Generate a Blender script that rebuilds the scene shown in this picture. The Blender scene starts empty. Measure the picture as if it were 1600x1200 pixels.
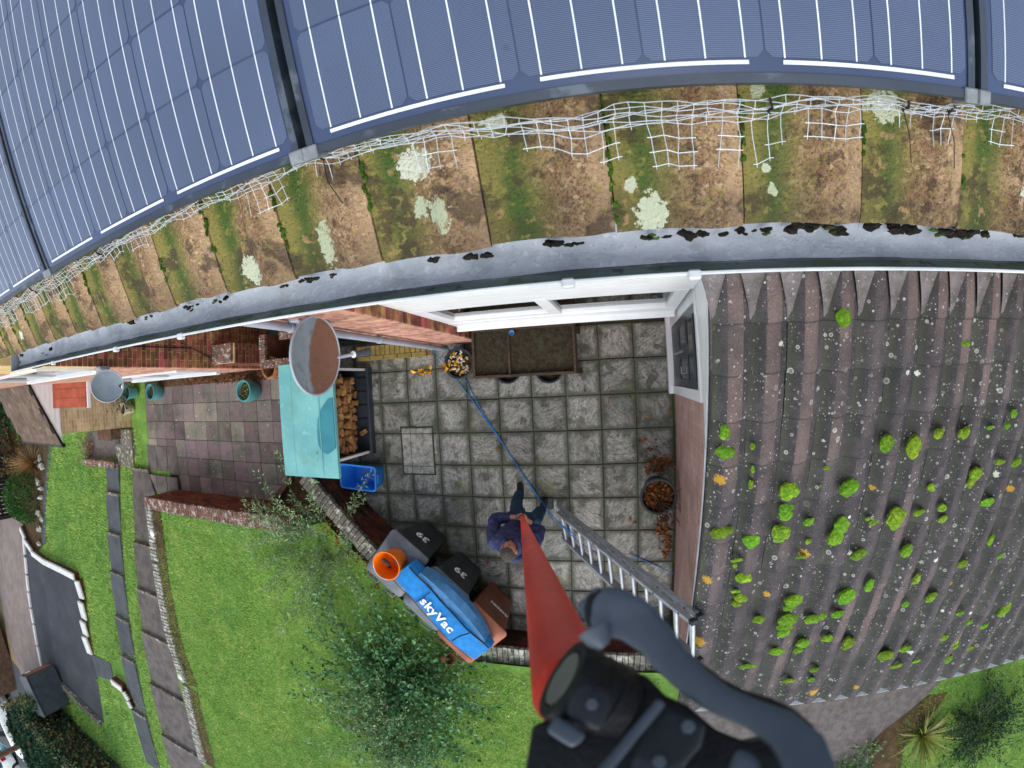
import bpy, bmesh, math, random
import numpy as np
from mathutils import Matrix, Vector, Euler

random.seed(11)
rng = np.random.default_rng(11)
sc = bpy.context.scene
COL = bpy.context.collection
rad = math.radians

# ------------------------------------------------------------------ camera
H = 5.8636                       # lens height above the patio
F_PX, K1 = 713.15, -0.04213      # measured lens: angle = r*(1+K1*r^2), r in units of F_PX (1600 px wide frame)


def rot_xyz(tx, ty, tz):
    return np.array((Matrix.Rotation(tz, 3, 'Z') @ Matrix.Rotation(ty, 3, 'Y') @ Matrix.Rotation(tx, 3, 'X')))


CAM_R = rot_xyz(-0.017056, 0.248178, -0.050579)
cd = bpy.data.cameras.new('camera')
cam = bpy.data.objects.new('camera', cd)
COL.objects.link(cam)
sc.camera = cam
sc.render.engine = 'CYCLES'
cd.type = 'PANO'
pc = cd if hasattr(cd, 'panorama_type') else cd.cycles
pc.panorama_type = 'FISHEYE_LENS_POLYNOMIAL'
cd.sensor_fit = 'HORIZONTAL'
cd.sensor_width, cd.sensor_height = 36.0, 27.0
f_mm = F_PX * 36 / 1600
pc.fisheye_fov = rad(176)
pc.fisheye_polynomial_k0 = 0
pc.fisheye_polynomial_k1 = -1 / f_mm
pc.fisheye_polynomial_k2 = 0
pc.fisheye_polynomial_k3 = -K1 / f_mm ** 3
pc.fisheye_polynomial_k4 = 0
cd.clip_start, cd.clip_end = 0.01, 500
M4 = Matrix(CAM_R.tolist()).to_4x4()
M4.translation = (0, 0, H)
cam.matrix_world = M4
cd.dof.use_dof = True
cd.dof.focus_distance = 1.7
cd.lens = 16
cd.dof.aperture_fstop = 7.5

# ------------------------------------------------------------------ sky, sun, exposure
SUN_EL, SUN_AZ = rad(42), rad(172)     # azimuth measured clockwise from +Y
w = bpy.data.worlds.new('World')
sc.world = w
w.use_nodes = True
nt = w.node_tree
nt.nodes.clear()
sky = nt.nodes.new('ShaderNodeTexSky')
sky.sky_type = 'NISHITA'
sky.sun_disc = False
sky.sun_elevation, sky.sun_rotation = SUN_EL, SUN_AZ
sky.air_density, sky.dust_density, sky.ozone_density = 1.0, 1.0, 1.0
hs = nt.nodes.new('ShaderNodeHueSaturation')
hs.inputs['Saturation'].default_value = 0.42      # overcast: the cloud deck is nearly neutral
bg = nt.nodes.new('ShaderNodeBackground')
bg.inputs['Strength'].default_value = 0.15
wo = nt.nodes.new('ShaderNodeOutputWorld')
nt.links.new(sky.outputs[0], hs.inputs['Color'])
nt.links.new(hs.outputs[0], bg.inputs[0])
nt.links.new(bg.outputs[0], wo.inputs[0])
sl = bpy.data.lights.new('sun', 'SUN')
sl.energy, sl.angle, sl.color = 1.0, rad(45), (1.0, 0.97, 0.93)
so = bpy.data.objects.new('sun', sl)
COL.objects.link(so)
sd = Vector((math.sin(SUN_AZ) * math.cos(SUN_EL), math.cos(SUN_AZ) * math.cos(SUN_EL), math.sin(SUN_EL)))
so.rotation_euler = sd.to_track_quat('Z', 'Y').to_euler()
so.location = sd * 30
vs = sc.view_settings
vs.view_transform, vs.look, vs.exposure, vs.gamma = 'Standard', 'None', 0.98, 1.0
vs.use_curve_mapping = False
sc.cycles.max_bounces = 6
sc.cycles.diffuse_bounces = 3
sc.cycles.glossy_bounces = 3
sc.cycles.transparent_max_bounces = 12


# ------------------------------------------------------------------ surveying helpers: sight lines of the lens -> points in the place
def ray(px, py):
    x, y = (px - 800) / F_PX, -(py - 600) / F_PX
    r = math.hypot(x, y)
    th = r * (1 + K1 * r * r)
    s = math.sin(th) / r if r > 1e-9 else 1
    return CAM_R @ np.array([x * s, y * s, -math.cos(th)])


def Zp(px, py, z=0.0):
    d = ray(px, py)
    return Vector(d * ((z - H) / d[2])) + Vector((0, 0, H))


def Xp(px, py, x):
    d = ray(px, py)
    return Vector(d * (x / d[0])) + Vector((0, 0, H))


def Yp(px, py, y):
    d = ray(px, py)
    return Vector(d * (y / d[1])) + Vector((0, 0, H))


def Dp(px, py, dist):
    return Vector(ray(px, py) * dist) + Vector((0, 0, H))


def terr(x, y):                   # sloping gardens on the left, rising away from the houses
    return -0.35 + 0.16 * max(0.0, -1.2 - y)


def lawn_h(x, y):                 # raised lawn behind the retaining walls
    return 0.52 + 0.08 * max(0.0, -2.5 - y)


def Tp(px, py, fn=terr):
    d = ray(px, py)
    lo, hi = 0.05, 400
    for _ in range(60):
        m = (lo + hi) / 2
        p = d * m
        if p[2] + H > fn(p[0], p[1]):
            lo = m
        else:
            hi = m
    return Vector(d * lo) + Vector((0, 0, H))


# ------------------------------------------------------------------ materials
def lin(c):
    if isinstance(c, str):
        c = [int(c[i:i + 2], 16) / 255 for i in (0, 2, 4)]
        return tuple(x / 12.92 if x <= 0.04045 else ((x + 0.055) / 1.055) ** 2.4 for x in c)
    return tuple(c)


def mat(name, c, c2=None, scale=5, lo=.35, hi=.65, rough=.85, bump=0, bscale=70, rnd=0, spots=(), metal=0, spec=.3,
        coord='P', island=0, aniso=None, hrnd=0, coat=0, sub=None, detail=6):
    m = bpy.data.materials.new(name)
    m.use_nodes = True
    t = m.node_tree
    t.nodes.clear()
    N, L = t.nodes.new, t.links.new
    out = N('ShaderNodeOutputMaterial')
    bs = N('ShaderNodeBsdfPrincipled')
    L(bs.outputs[0], out.inputs[0])
    bs.inputs['Roughness'].default_value = rough
    bs.inputs['Metallic'].default_value = metal
    bs.inputs['Specular IOR Level'].default_value = spec
    if coat:
        bs.inputs['Coat Weight'].default_value = coat
        bs.inputs['Coat Roughness'].default_value = .06
    if coord == 'P':
        vec = N('ShaderNodeNewGeometry').outputs['Position']
    else:
        tc = N('ShaderNodeTexCoord').outputs['Object']
        oi = N('ShaderNodeObjectInfo').outputs['Random']
        mu = N('ShaderNodeMath'); mu.operation = 'MULTIPLY'; mu.inputs[1].default_value = 37.0
        L(oi, mu.inputs[0])
        ad = N('ShaderNodeVectorMath'); ad.operation = 'ADD'
        L(tc, ad.inputs[0]); L(mu.outputs[0], ad.inputs[1])
        vec = ad.outputs[0]
        if coord == 'L':
            vec = tc
    base_vec = vec
    if aniso:
        vr = N('ShaderNodeVectorRotate')
        oi2 = N('ShaderNodeObjectInfo').outputs['Random']
        m2 = N('ShaderNodeMath'); m2.operation = 'MULTIPLY'; m2.inputs[1].default_value = 200.0
        L(oi2, m2.inputs[0])
        if coord != 'L':
            L(m2.outputs[0], vr.inputs['Angle'])
        L(vec, vr.inputs['Vector'])
        mp = N('ShaderNodeVectorMath'); mp.operation = 'MULTIPLY'
        mp.inputs[1].default_value = aniso
        L(vr.outputs[0], mp.inputs[0])
        vec = mp.outputs[0]

    def noise(sc_, v=None, det=detail, ro=.6):
        n = N('ShaderNodeTexNoise')
        n.inputs['Scale'].default_value = sc_
        n.inputs['Detail'].default_value = det
        n.inputs['Roughness'].default_value = ro
        L(v or vec, n.inputs['Vector'])
        return n.outputs[0]

    def remap(v, a, b):
        r = N('ShaderNodeMapRange')
        r.interpolation_type = 'SMOOTHSTEP'
        r.inputs[1].default_value, r.inputs[2].default_value = a, b
        L(v, r.inputs[0])
        return r.outputs[0]

    def mixc(fac, a, b):
        x = N('ShaderNodeMix')
        x.data_type = 'RGBA'
        if hasattr(fac, 'links'):
            L(fac, x.inputs[0])
        else:
            x.inputs[0].default_value = fac
        for s_, v_ in ((6, a), (7, b)):
            if isinstance(v_, tuple):
                x.inputs[s_].default_value = (*v_, 1)
            else:
                L(v_, x.inputs[s_])
        return x.outputs[2]

    crust = []
    col = lin(c)
    if c2 is not None:
        col = mixc(remap(noise(scale), lo, hi), col, lin(c2))
    for s_ in spots:
        kind, sc_, sl_, sh_, cc = s_[:5]
        amt = s_[5] if len(s_) > 5 else 1.0
        if kind == 'N':
            fac = remap(noise(sc_, base_vec), sl_, sh_)
        elif kind == 'D':           # crust at one place: ('D', noise scale, (point), (rx, ry), colour, amount, up-slope direction)
            if not crust:
                crust.append(noise(sc_, N('ShaderNodeNewGeometry').outputs['Position'], 5, .7))
            sb_ = N('ShaderNodeVectorMath'); sb_.operation = 'SUBTRACT'
            L(N('ShaderNodeNewGeometry').outputs['Position'], sb_.inputs[0]); sb_.inputs[1].default_value = tuple(sl_)
            cx_ = N('ShaderNodeCombineXYZ')
            for q_, (dr_, rr_) in enumerate((((1, 0, 0), sh_[0]), (s_[6], sh_[1]))):
                dt_ = N('ShaderNodeVectorMath'); dt_.operation = 'DOT_PRODUCT'
                L(sb_.outputs[0], dt_.inputs[0]); dt_.inputs[1].default_value = tuple(v_ / rr_ for v_ in dr_)
                L(dt_.outputs['Value'], cx_.inputs[q_])
            ln_ = N('ShaderNodeVectorMath'); ln_.operation = 'LENGTH'
            L(cx_.outputs[0], ln_.inputs[0])
            a_ = N('ShaderNodeMath'); a_.operation = 'MULTIPLY_ADD'; a_.inputs[1].default_value = 3.2
            L(crust[0], a_.inputs[0]); L(ln_.outputs['Value'], a_.inputs[2])
            fac = remap(a_.outputs[0], 2.62, 2.50)
        elif kind == 'W':           # stains that run across neighbouring pieces
            fac = remap(noise(sc_, N('ShaderNodeNewGeometry').outputs['Position']), sl_, sh_)
        elif kind == 'A':           # streaks along the grain
            fac = remap(noise(sc_), sl_, sh_)
        elif kind == 'E':           # dirt gathered along the edges of a slab
            sp = N('ShaderNodeSeparateXYZ')
            L(N('ShaderNodeTexCoord').outputs['Object'], sp.inputs[0])
            ab = []
            for q_ in (0, 1):
                f_ = N('ShaderNodeMath'); f_.operation = 'ABSOLUTE'
                L(sp.outputs[q_], f_.inputs[0]); ab.append(f_.outputs[0])
            mx_ = N('ShaderNodeMath'); mx_.operation = 'MAXIMUM'
            L(ab[0], mx_.inputs[0]); L(ab[1], mx_.inputs[1])
            a_ = N('ShaderNodeMath'); a_.operation = 'MULTIPLY_ADD'
            a_.inputs[1].default_value = s_[6]
            L(noise(sc_, base_vec), a_.inputs[0]); L(mx_.outputs[0], a_.inputs[2])
            fac = remap(a_.outputs[0], sl_, sh_)
        elif kind == 'V':           # round spots
            v = N('ShaderNodeTexVoronoi')
            v.inputs['Scale'].default_value = sc_
            L(base_vec, v.inputs['Vector'])
            fac = remap(v.outputs['Distance'], sh_, sl_)
        elif kind == 'R':           # lichen rings
            v = N('ShaderNodeTexVoronoi')
            v.inputs['Scale'].default_value = sc_
            L(base_vec, v.inputs['Vector'])
            sep = N('ShaderNodeSeparateColor')
            L(v.outputs['Color'], sep.inputs[0])
            dv = N('ShaderNodeMath'); dv.operation = 'DIVIDE'
            L(v.outputs['Distance'], dv.inputs[0])
            ra = N('ShaderNodeMath'); ra.operation = 'MULTIPLY_ADD'
            ra.inputs[1].default_value, ra.inputs[2].default_value = .17, .07
            L(sep.outputs[1], ra.inputs[0])
            L(ra.outputs[0], dv.inputs[1])
            cr = N('ShaderNodeValToRGB')
            e = cr.color_ramp.elements
            e[0].position, e[0].color = 0.0, (.45, .45, .45, 1)
            e[1].position, e[1].color = 1.0, (0, 0, 0, 1)
            for p_, q_ in ((.5, .25), (.72, .9), (.9, .8)):
                n_ = e.new(p_); n_.color = (q_, q_, q_, 1)
            L(dv.outputs[0], cr.inputs[0])
            th = N('ShaderNodeMath'); th.operation = 'GREATER_THAN'; th.inputs[1].default_value = sl_
            L(sep.outputs[0], th.inputs[0])
            pm = N('ShaderNodeMath'); pm.operation = 'MULTIPLY'
            L(cr.outputs[0], pm.inputs[0]); L(th.outputs[0], pm.inputs[1])
            # patchy: more lichen in places
            pn = remap(noise(sh_, base_vec, 2), .38, .6)
            pm2 = N('ShaderNodeMath'); pm2.operation = 'MULTIPLY'
            L(pm.outputs[0], pm2.inputs[0]); L(pn, pm2.inputs[1])
            fac = pm2.outputs[0]
        elif kind in 'XYZ':         # band along an axis of the object
            sp = N('ShaderNodeSeparateXYZ')
            L(N('ShaderNodeTexCoord').outputs['Object'], sp.inputs[0])
            nn = noise(sc_, base_vec)
            a_ = N('ShaderNodeMath'); a_.operation = 'MULTIPLY_ADD'
            a_.inputs[1].default_value = s_[6] if len(s_) > 6 else .05
            L(nn, a_.inputs[0]); L(sp.outputs['XYZ'.index(kind)], a_.inputs[2])
            fac = remap(a_.outputs[0], sl_, sh_)
        if amt != 1.0:
            am = N('ShaderNodeMath'); am.operation = 'MULTIPLY'; am.inputs[1].default_value = amt
            L(fac, am.inputs[0]); fac = am.outputs[0]
        col = mixc(fac, col, lin(cc))
    if rnd or hrnd or island:
        hv = N('ShaderNodeHueSaturation')
        src = N('ShaderNodeNewGeometry').outputs['Random Per Island'] if island else N('ShaderNodeObjectInfo').outputs['Random']
        a = N('ShaderNodeMath'); a.operation = 'MULTIPLY_ADD'
        k = island or rnd
        a.inputs[1].default_value, a.inputs[2].default_value = 2 * k, 1 - k
        L(src, a.inputs[0]); L(a.outputs[0], hv.inputs['Value'])
        if hrnd:
            fr = N('ShaderNodeMath'); fr.operation = 'MULTIPLY'; fr.inputs[1].default_value = 7.31
            fr2 = N('ShaderNodeMath'); fr2.operation = 'FRACT'
            L(src, fr.inputs[0]); L(fr.outputs[0], fr2.inputs[0])
            b = N('ShaderNodeMath'); b.operation = 'MULTIPLY_ADD'
            b.inputs[1].default_value, b.inputs[2].default_value = 2 * hrnd, .5 - hrnd
            L(fr2.outputs[0], b.inputs[0]); L(b.outputs[0], hv.inputs['Hue'])
        if isinstance(col, tuple):
            hv.inputs['Color'].default_value = (*col, 1)
        else:
            L(col, hv.inputs['Color'])
        col = hv.outputs[0]
    if isinstance(col, tuple):
        bs.inputs['Base Color'].default_value = (*col, 1)
    else:
        L(col, bs.inputs['Base Color'])
    if bump:
        bm_ = N('ShaderNodeBump')
        bm_.inputs['Strength'].default_value = bump
        bm_.inputs['Distance'].default_value = .01
        L(noise(bscale), bm_.inputs['Height'])
        L(bm_.outputs[0], bs.inputs['Normal'])
    if sub:
        bs.inputs['Subsurface Weight'].default_value = sub
        bs.inputs['Subsurface Radius'].default_value = (.01, .01, .01)
    return m


def brick_mat(name, c1, c2, mortar, w_=.225, h_=.075, axes='XZ', rough=.9):
    """brick pattern for walls and paving whose bricks are too small in the picture to pick apart"""
    m = bpy.data.materials.new(name)
    m.use_nodes = True
    t = m.node_tree
    N, L = t.nodes.new, t.links.new
    bs = t.nodes['Principled BSDF']
    bs.inputs['Roughness'].default_value = rough
    sp = N('ShaderNodeSeparateXYZ')
    L(N('ShaderNodeNewGeometry').outputs['Position'], sp.inputs[0])
    cb = N('ShaderNodeCombineXYZ')
    L(sp.outputs['XYZ'.index(axes[0])], cb.inputs[0])
    L(sp.outputs['XYZ'.index(axes[1])], cb.inputs[1])
    b = N('ShaderNodeTexBrick')
    b.inputs['Scale'].default_value = 1
    b.inputs['Brick Width'].default_value = w_
    b.inputs['Row Height'].default_value = h_
    b.inputs['Mortar Size'].default_value = .006
    b.inputs['Mortar Smooth'].default_value = .3
    b.inputs['Color1'].default_value = (*lin(c1), 1)
    b.inputs['Color2'].default_value = (*lin(c2), 1)
    b.inputs['Mortar'].default_value = (*lin(mortar), 1)
    L(cb.outputs[0], b.inputs['Vector'])
    n = N('ShaderNodeTexNoise'); n.inputs['Scale'].default_value = 3; n.inputs['Detail'].default_value = 8
    L(N('ShaderNodeNewGeometry').outputs['Position'], n.inputs['Vector'])
    mr = N('ShaderNodeMapRange'); mr.inputs[1].default_value, mr.inputs[2].default_value = .3, .7
    mr.inputs[3].default_value, mr.inputs[4].default_value = .75, 1.15
    L(n.outputs[0], mr.inputs[0])
    hv = N('ShaderNodeHueSaturation')
    L(b.outputs['Color'], hv.inputs['Color']); L(mr.outputs[0], hv.inputs['Value'])
    L(hv.outputs[0], bs.inputs['Base Color'])
    bp = N('ShaderNodeBump'); bp.inputs['Strength'].default_value = .6; bp.inputs['Distance'].default_value = .006; bp.invert = True
    L(b.outputs['Fac'], bp.inputs['Height']); L(bp.outputs[0], bs.inputs['Normal'])
    return m


MAT = {}
MAT['white'] = mat('white_upvc', (.80, .81, .82), (.74, .75, .76), scale=3, rough=.35, spec=.4)
MAT['slab'] = mat('riven_slab', '9b9891', '75756f', scale=9, lo=.36, hi=.64, rough=.55, bump=1.0, bscale=16, rnd=.20, coord='O', aniso=(1, 3.2, 1),
                  spots=[('A', 16, .52, .62, '55564f', .6), ('A', 34, .55, .63, 'bab7af', .6), ('N', 38, .56, .64, '46473f', .6), ('W', 1.1, .47, .60, '4f5247', .62), ('W', 4.5, .53, .61, '34362f', .6), ('W', 2.3, .57, .67, '7d7a52', .45), ('W', 14, .58, .65, '2e302a', .5), ('E', 7, .20, .262, '3f4236', .75, .11)])
MAT['slab_cut'] = mat('cut_slab', '9a978f', '77776f', scale=9, rough=.6, bump=1.0, bscale=16, spots=[('N', 14, .52, .62, '5b5c55', .6), ('N', 30, .55, .63, 'b3b0a8', .6)])
MAT['joint'] = mat('mossy_joint', '3a3a32', '2f3423', scale=4, bump=.4, spots=[('N', 2.2, .5, .6, '3c4a22')])
MAT['purple'] = mat('coloured_slab', '84736e', '6f6c66', scale=5, rough=.8, bump=.4, bscale=90, rnd=.30, hrnd=.07, coord='P',
                    spots=[('N', 1.2, .50, .64, '4c5044', .75), ('N', 26, .54, .63, '55504c', .6), ('R', 9, .5, 3, 'c9c6bb', .8), ('N', 60, .58, .66, '9a8c86', .5), ('N', 4, .58, .68, '5d4a4c', .5)])
MAT['brick_red'] = mat('red_brick', '7b4632', '5a3527', scale=9, rough=.92, bump=.5, bscale=90, rnd=.32, hrnd=.02,
                       spots=[('N', 3, .55, .7, '3c2a22', .6), ('N', 25, .6, .7, 'a06a50', .5)])
MAT['brick_dark'] = mat('weathered_brick', '6a3d2c', '40281f', scale=6, rough=.93, bump=.6, bscale=80, rnd=.35, hrnd=.02,
                        spots=[('N', 2.2, .5, .62, '2a2a20', .8), ('N', 5, .58, .7, '4a5030', .5)])
MAT['brick_multi'] = mat('multi_brick', 'a1664c', '6b4334', scale=9, rough=.92, bump=.4, bscale=90, rnd=.42, hrnd=.03,
                         spots=[('N', 25, .6, .7, 'b98066', .5)])
MAT['brick_salmon'] = mat('salmon_brick', 'bf9280', 'a0725f', scale=9, rough=.92, bump=.4, bscale=90, rnd=.26, hrnd=.012, spots=[('N', 20, .58, .68, 'd0b4a6', .5)])
MAT['mortar_y'] = mat('sandy_mortar', 'd3b684', 'bd9f6c', scale=12, bump=.4)
MAT['mortar_p'] = mat('pale_mortar', 'b9a698', 'a08f80', scale=12, bump=.4)
MAT['mortar_d'] = mat('dark_mortar', '5a5040', '40382c', scale=9, bump=.4)
MAT['coping'] = mat('lichened_coping', '6f6a60', '55524a', scale=8, rough=.95, bump=.7, bscale=60, rnd=.22,
                    spots=[('N', 10, .55, .64, 'b9bcae', .85), ('V', 26, .10, .2, 'd6d8cf', .8), ('N', 4, .58, .68, '4c5434', .6)])
MAT['coping_pale'] = mat('pale_lichened_coping', '8f8c80', '77756a', scale=8, rough=.95, bump=.7, bscale=60, rnd=.18,
                         spots=[('N', 12, .48, .6, 'c3c6ba', .9), ('N', 5, .6, .7, '5a5a44', .6)])
MAT['coping_red'] = mat('red_lichened_coping', '7d5a4a', '5d4a42', scale=8, rough=.95, bump=.7, bscale=60, rnd=.22,
                        spots=[('N', 9, .53, .62, 'b4b0a8', .7), ('V', 22, .12, .24, 'dedcd6', .85), ('N', 4, .58, .68, '4c4a38', .6)])
MAT['soil'] = mat('soil', '3d3527', '2a2419', scale=20, rough=1, bump=1, bscale=120, spots=[('N', 6, .55, .65, '39432a', .6), ('V', 40, .06, .14, 'a59a80', .7)])
MAT['wood_dark'] = mat('dark_timber', '4b3b30', '33281f', scale=6, rough=.8, bump=.4, bscale=40, aniso=(1, 8, 8), coord='P')
MAT['wood_brown'] = mat('brown_timber', '6b5140', '513c2e', scale=6, rough=.8, bump=.4, bscale=40, rnd=.15)
MAT['log_bark'] = mat('split_log', 'c99c68', 'a3713f', scale=14, rough=.85, bump=.8, bscale=50, rnd=.30, hrnd=.012, coord='O', aniso=(1, 5, 5),
                      spots=[('N', 12, .54, .64, '6a452a', .75), ('N', 6, .58, .66, 'dcb684', .6)])
MAT['teal'] = mat('teal_plastic', '78b6b3', '66a6a5', scale=2, rough=.5, spec=.4, spots=[('N', 8, .56, .68, '95c8c4', .5), ('N', 40, .62, .7, '4f8a88', .5), ('N', 3, .56, .68, '6a9c94', .6), ('N', 120, .64, .7, '4a7572', .5)])
MAT['teal_wet'] = mat('rain_puddle', '3a8690', '337985', scale=3, rough=.12, spec=.5)
MAT['darkplastic'] = mat('dark_grey_plastic', '3b444c', '30373e', scale=4, rough=.5, spec=.4)
MAT['bin_black'] = mat('black_bin_plastic', '2b3032', '212527', scale=5, rough=.5, spec=.4, spots=[('N', 9, .56, .68, '454b4d', .5), ('N', 60, .6, .68, '5a5f60', .4), ('N', 3, .58, .7, '3b3f38', .5)])
MAT['bin_lid'] = mat('grey_bin_lid', '6d727a', '5d6269', scale=6, rough=.55, spec=.4, spots=[('N', 14, .58, .68, '4c5056', .6), ('V', 30, .05, .1, '3a3d42', .6)])
MAT['bin_brown'] = mat('brown_bin_plastic', '6d3e28', '5a3220', scale=4, rough=.5, spec=.4, spots=[('N', 9, .56, .68, '82523a', .5), ('N', 60, .6, .68, '4a2a1c', .4)])
MAT['bin_brown_lid'] = mat('faded_brown_lid', 'a2644c', '8d5340', scale=4, rough=.6)
MAT['print'] = mat('white_print', (.8, .8, .8), rough=.6)
MAT['blue_box'] = mat('blue_plastic', '2a80d6', '2270c2', scale=4, rough=.4, spec=.4, spots=[('N', 8, .58, .70, '3f90dc', .5), ('N', 40, .62, .7, '1d5796', .5)])
MAT['bag'] = mat('blue_nylon', '1f86cf', '1a76ba', scale=12, rough=.75, bump=.3, bscale=160, spots=[('N', 5, .56, .7, '2f6fa6', .7), ('N', 60, .6, .68, '4a93cc', .5)])
MAT['bag_faded'] = mat('faded_blue_nylon', '4d83b4', '3f739f', scale=9, rough=.8, bump=.3, bscale=160, spots=[('N', 30, .58, .66, '6a97bd', .6)])
MAT['piping'] = mat('black_piping', '14171c', rough=.6)
MAT['orange'] = mat('orange_plastic', 'f57f12', 'e86f0a', scale=4, rough=.4, spec=.4)
MAT['metal'] = mat('aluminium', '9aa1a8', '868d94', scale=12, rough=.5, metal=.1, spec=.5, spots=[('N', 18, .58, .68, '7b8187', .6)])
MAT['rung'] = mat('rung_aluminium', 'c8cdd2', 'b4babf', scale=12, rough=.4, metal=.4)
MAT['galv'] = mat('galvanised_wire', 'ced6dc', 'b9c2c9', scale=60, rough=.45, metal=.25)
MAT['tie'] = mat('black_cable_tie', '15171a', rough=.5)
MAT['rope'] = mat('blue_rope', '2d7fc0', '1f66a0', scale=90, rough=.7)
MAT['pole'] = mat('red_pole', 'c53c2c', 'ae3226', scale=9, rough=.5, spec=.22, spots=[('N', 30, .58, .66, '93281f', .5), ('N', 90, .62, .68, 'cf6a5a', .35), ('N', 160, .6, .66, '7c231c', .4)])
MAT['clamp'] = mat('black_clamp', '14171a', '0d0f11', scale=30, rough=.5, spec=.3, bump=.3, bscale=200)
MAT['clamp_face'] = mat('satin_grey_metal', '2b2f35', '23272c', scale=30, rough=.55, spec=.25, spots=[('N', 60, .56, .66, '444a53', .5)])
MAT['lever'] = mat('grey_lever', '525b66', '46505a', scale=20, rough=.42, spec=.4, spots=[('N', 40, .56, .68, '5f6873', .5)])
MAT['gutter'] = mat('grey_gutter', '9599a0', '848990', scale=9, rough=.6, spec=.35, bump=.3, bscale=60,
                    spots=[('N', 8, .52, .64, '747b83', .6), ('N', 24, .56, .64, 'b3b5b4', .6), ('N', 5, .58, .68, '5d5a50', .6), ('N', 60, .58, .66, '66665f', .5)])
MAT['algae'] = mat('green_stained_gutter', '66756f', '566660', scale=8, rough=.6, spots=[('N', 14, .50, .60, '4d5a36', .8), ('N', 30, .58, .66, '2a2d24', .7)])
MAT['rim'] = mat('white_rim', 'd3d8da', 'b8bfc2', scale=8, rough=.4)
MAT['silt'] = mat('gutter_silt', 'aab1ba', '99a1ab', scale=9, rough=.65, bump=.5, bscale=60, spots=[('N', 10, .54, .66, '848c96', .6), ('N', 6, .6, .68, '8f8270', .5), ('N', 60, .58, .66, 'c2c8cd', .5), ('N', 140, .62, .68, '6d7174', .5)])
MAT['debris'] = mat('moss_debris', '26231c', '17150f', scale=30, rough=1, bump=1, bscale=90, spots=[('N', 16, .55, .65, '3c4226', .7)])
def tile_brown_mat(extra=()):
    return mat('weathered_roof_tile', 'b39573', '8f7155', scale=24, lo=.4, hi=.6, rough=.95, bump=1.0, bscale=160, rnd=.10,
                        spots=[('N', 150, .50, .60, '705440', .75), ('N', 34, .54, .62, '4a3b31', .7), ('N', 190, .56, .64, '352b23', .7), ('N', 70, .57, .64, 'cbb08e', .7), ('X', 20, .185, .215, 'c4a583', .6, .05),
                               ('X', 12, .185, .110, '857c44', .75, .10), ('X', 9, .172, .108, '425c28', .95, .13), ('X', 12, .085, .045, '8c8248', .85, .06), ('Y', 12, .20, .10, '3a312a', .5, .20), ('N', 9, .53, .60, '3d342c', .72), ('N', 60, .55, .63, '948a4a', .5), ('N', 200, .57, .65, '2a2c1c', .6), ('N', 30, .60, .68, 'a3835f', .7)] + list(extra))


MAT['tile_brown'] = tile_brown_mat()
MAT['tile_green'] = mat('algae_on_tile', '5f6330', '3d4c22', scale=9, rough=1, bump=.6, bscale=130, spots=[('N', 6, .55, .68, '2c4420', .8), ('N', 18, .58, .68, '7d7a3c', .7), ('N', 30, .62, .7, '6e553a', .6)])
def tile_garage_mat(extra=()):
    return mat('dark_garage_tile', '4a4648', '363538', scale=7, rough=.78, bump=.6, bscale=120, rnd=.14,
               spots=[('N', 3, .50, .64, '333636', .7), ('N', 80, .55, .64, '262627', .6), ('N', 130, .57, .64, '6c6766', .5), ('X', 10, .10, .05, '434a3a', .6, .06),
                      ('Y', 30, .024, .008, '262424', .8, .014), ('R', 9, .15, 1.3, 'b4b7aa', .9), ('R', 14, .2, 1.7, 'c4c6bd', .9), ('R', 26, .25, 2.0, 'cfd0ca', .9), ('R', 45, .3, 2.4, 'd6d6d2', .8)] + list(extra))


def tile_roll_mat(extra=()):
    return mat('worn_roll', '4c4749', '3c393b', scale=9, rough=.8, bump=.6, bscale=120, rnd=.14,
               spots=[('N', .8, .48, .64, '75645f', .7), ('N', 80, .53, .63, '353233', .6), ('N', 130, .56, .64, '877a77', .5), ('Y', 30, .024, .008, '262424', .8, .014), ('R', 10, .25, 1.5, 'b9bbb0', .8), ('R', 30, .3, 2, 'cfd0ca', .8)] + list(extra))


MAT['tile_garage'] = tile_garage_mat()
MAT['tile_roll'] = tile_roll_mat()
MAT['moss'] = mat('green_moss', '6a9420', '4f7517', scale=40, rough=1, rnd=.22, hrnd=.02, bump=1, bscale=200, spots=[('N', 24, .53, .64, '8fae2f', .8), ('N', 60, .57, .66, '32480f', .7)])
MAT['moss_dark'] = mat('dark_moss', '47691c', '35521a', scale=60, rough=1, bump=1, bscale=200, spots=[('N', 80, .55, .65, '6a8a2a', .6)])
MAT['lichen_pale'] = mat('pale_lichen', 'bcc4a8', 'a0ab88', scale=70, rough=1, bump=.25, bscale=200, spots=[('N', 120, .53, .61, '828e6c', .7), ('N', 50, .58, .66, 'd6dac8', .6), ('N', 30, .6, .68, '8c7d58', .6)])
MAT['lichen_yellow'] = mat('yellow_lichen', 'c59a1e', 'a87c18', scale=50, rough=1, bump=.8, bscale=120, spots=[('N', 60, .58, .66, '6a5a20', .6)])
MAT['lichen_white'] = mat('white_lichen', 'bfc3ba', 'a4a99f', scale=90, rough=1, spots=[('N', 160, .55, .63, '8a9084', .6)])
MAT['mortar_fillet'] = mat('grey_mortar_fillet', '756f70', '625d5e', scale=9, rough=.95, bump=.5, spots=[('N', 8, .50, .64, '4f5446', .7), ('N', 60, .56, .66, '8e8887', .5), ('R', 26, .3, 2, 'c4c6bd', .8)])
MAT['pv_frame'] = mat('black_anodised_frame', '39424e', '303843', scale=4, rough=.45, metal=.3, spots=[('N', 14, .55, .66, '59636e', .7)])
MAT['pv_back'] = mat('dark_backsheet_under_glass', '364462', '303d58', scale=3, rough=.16, spec=.5)
MAT['ribbon'] = mat('silver_ribbon', 'd5dbe2', 'c3cad2', scale=9, rough=.3)
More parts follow.
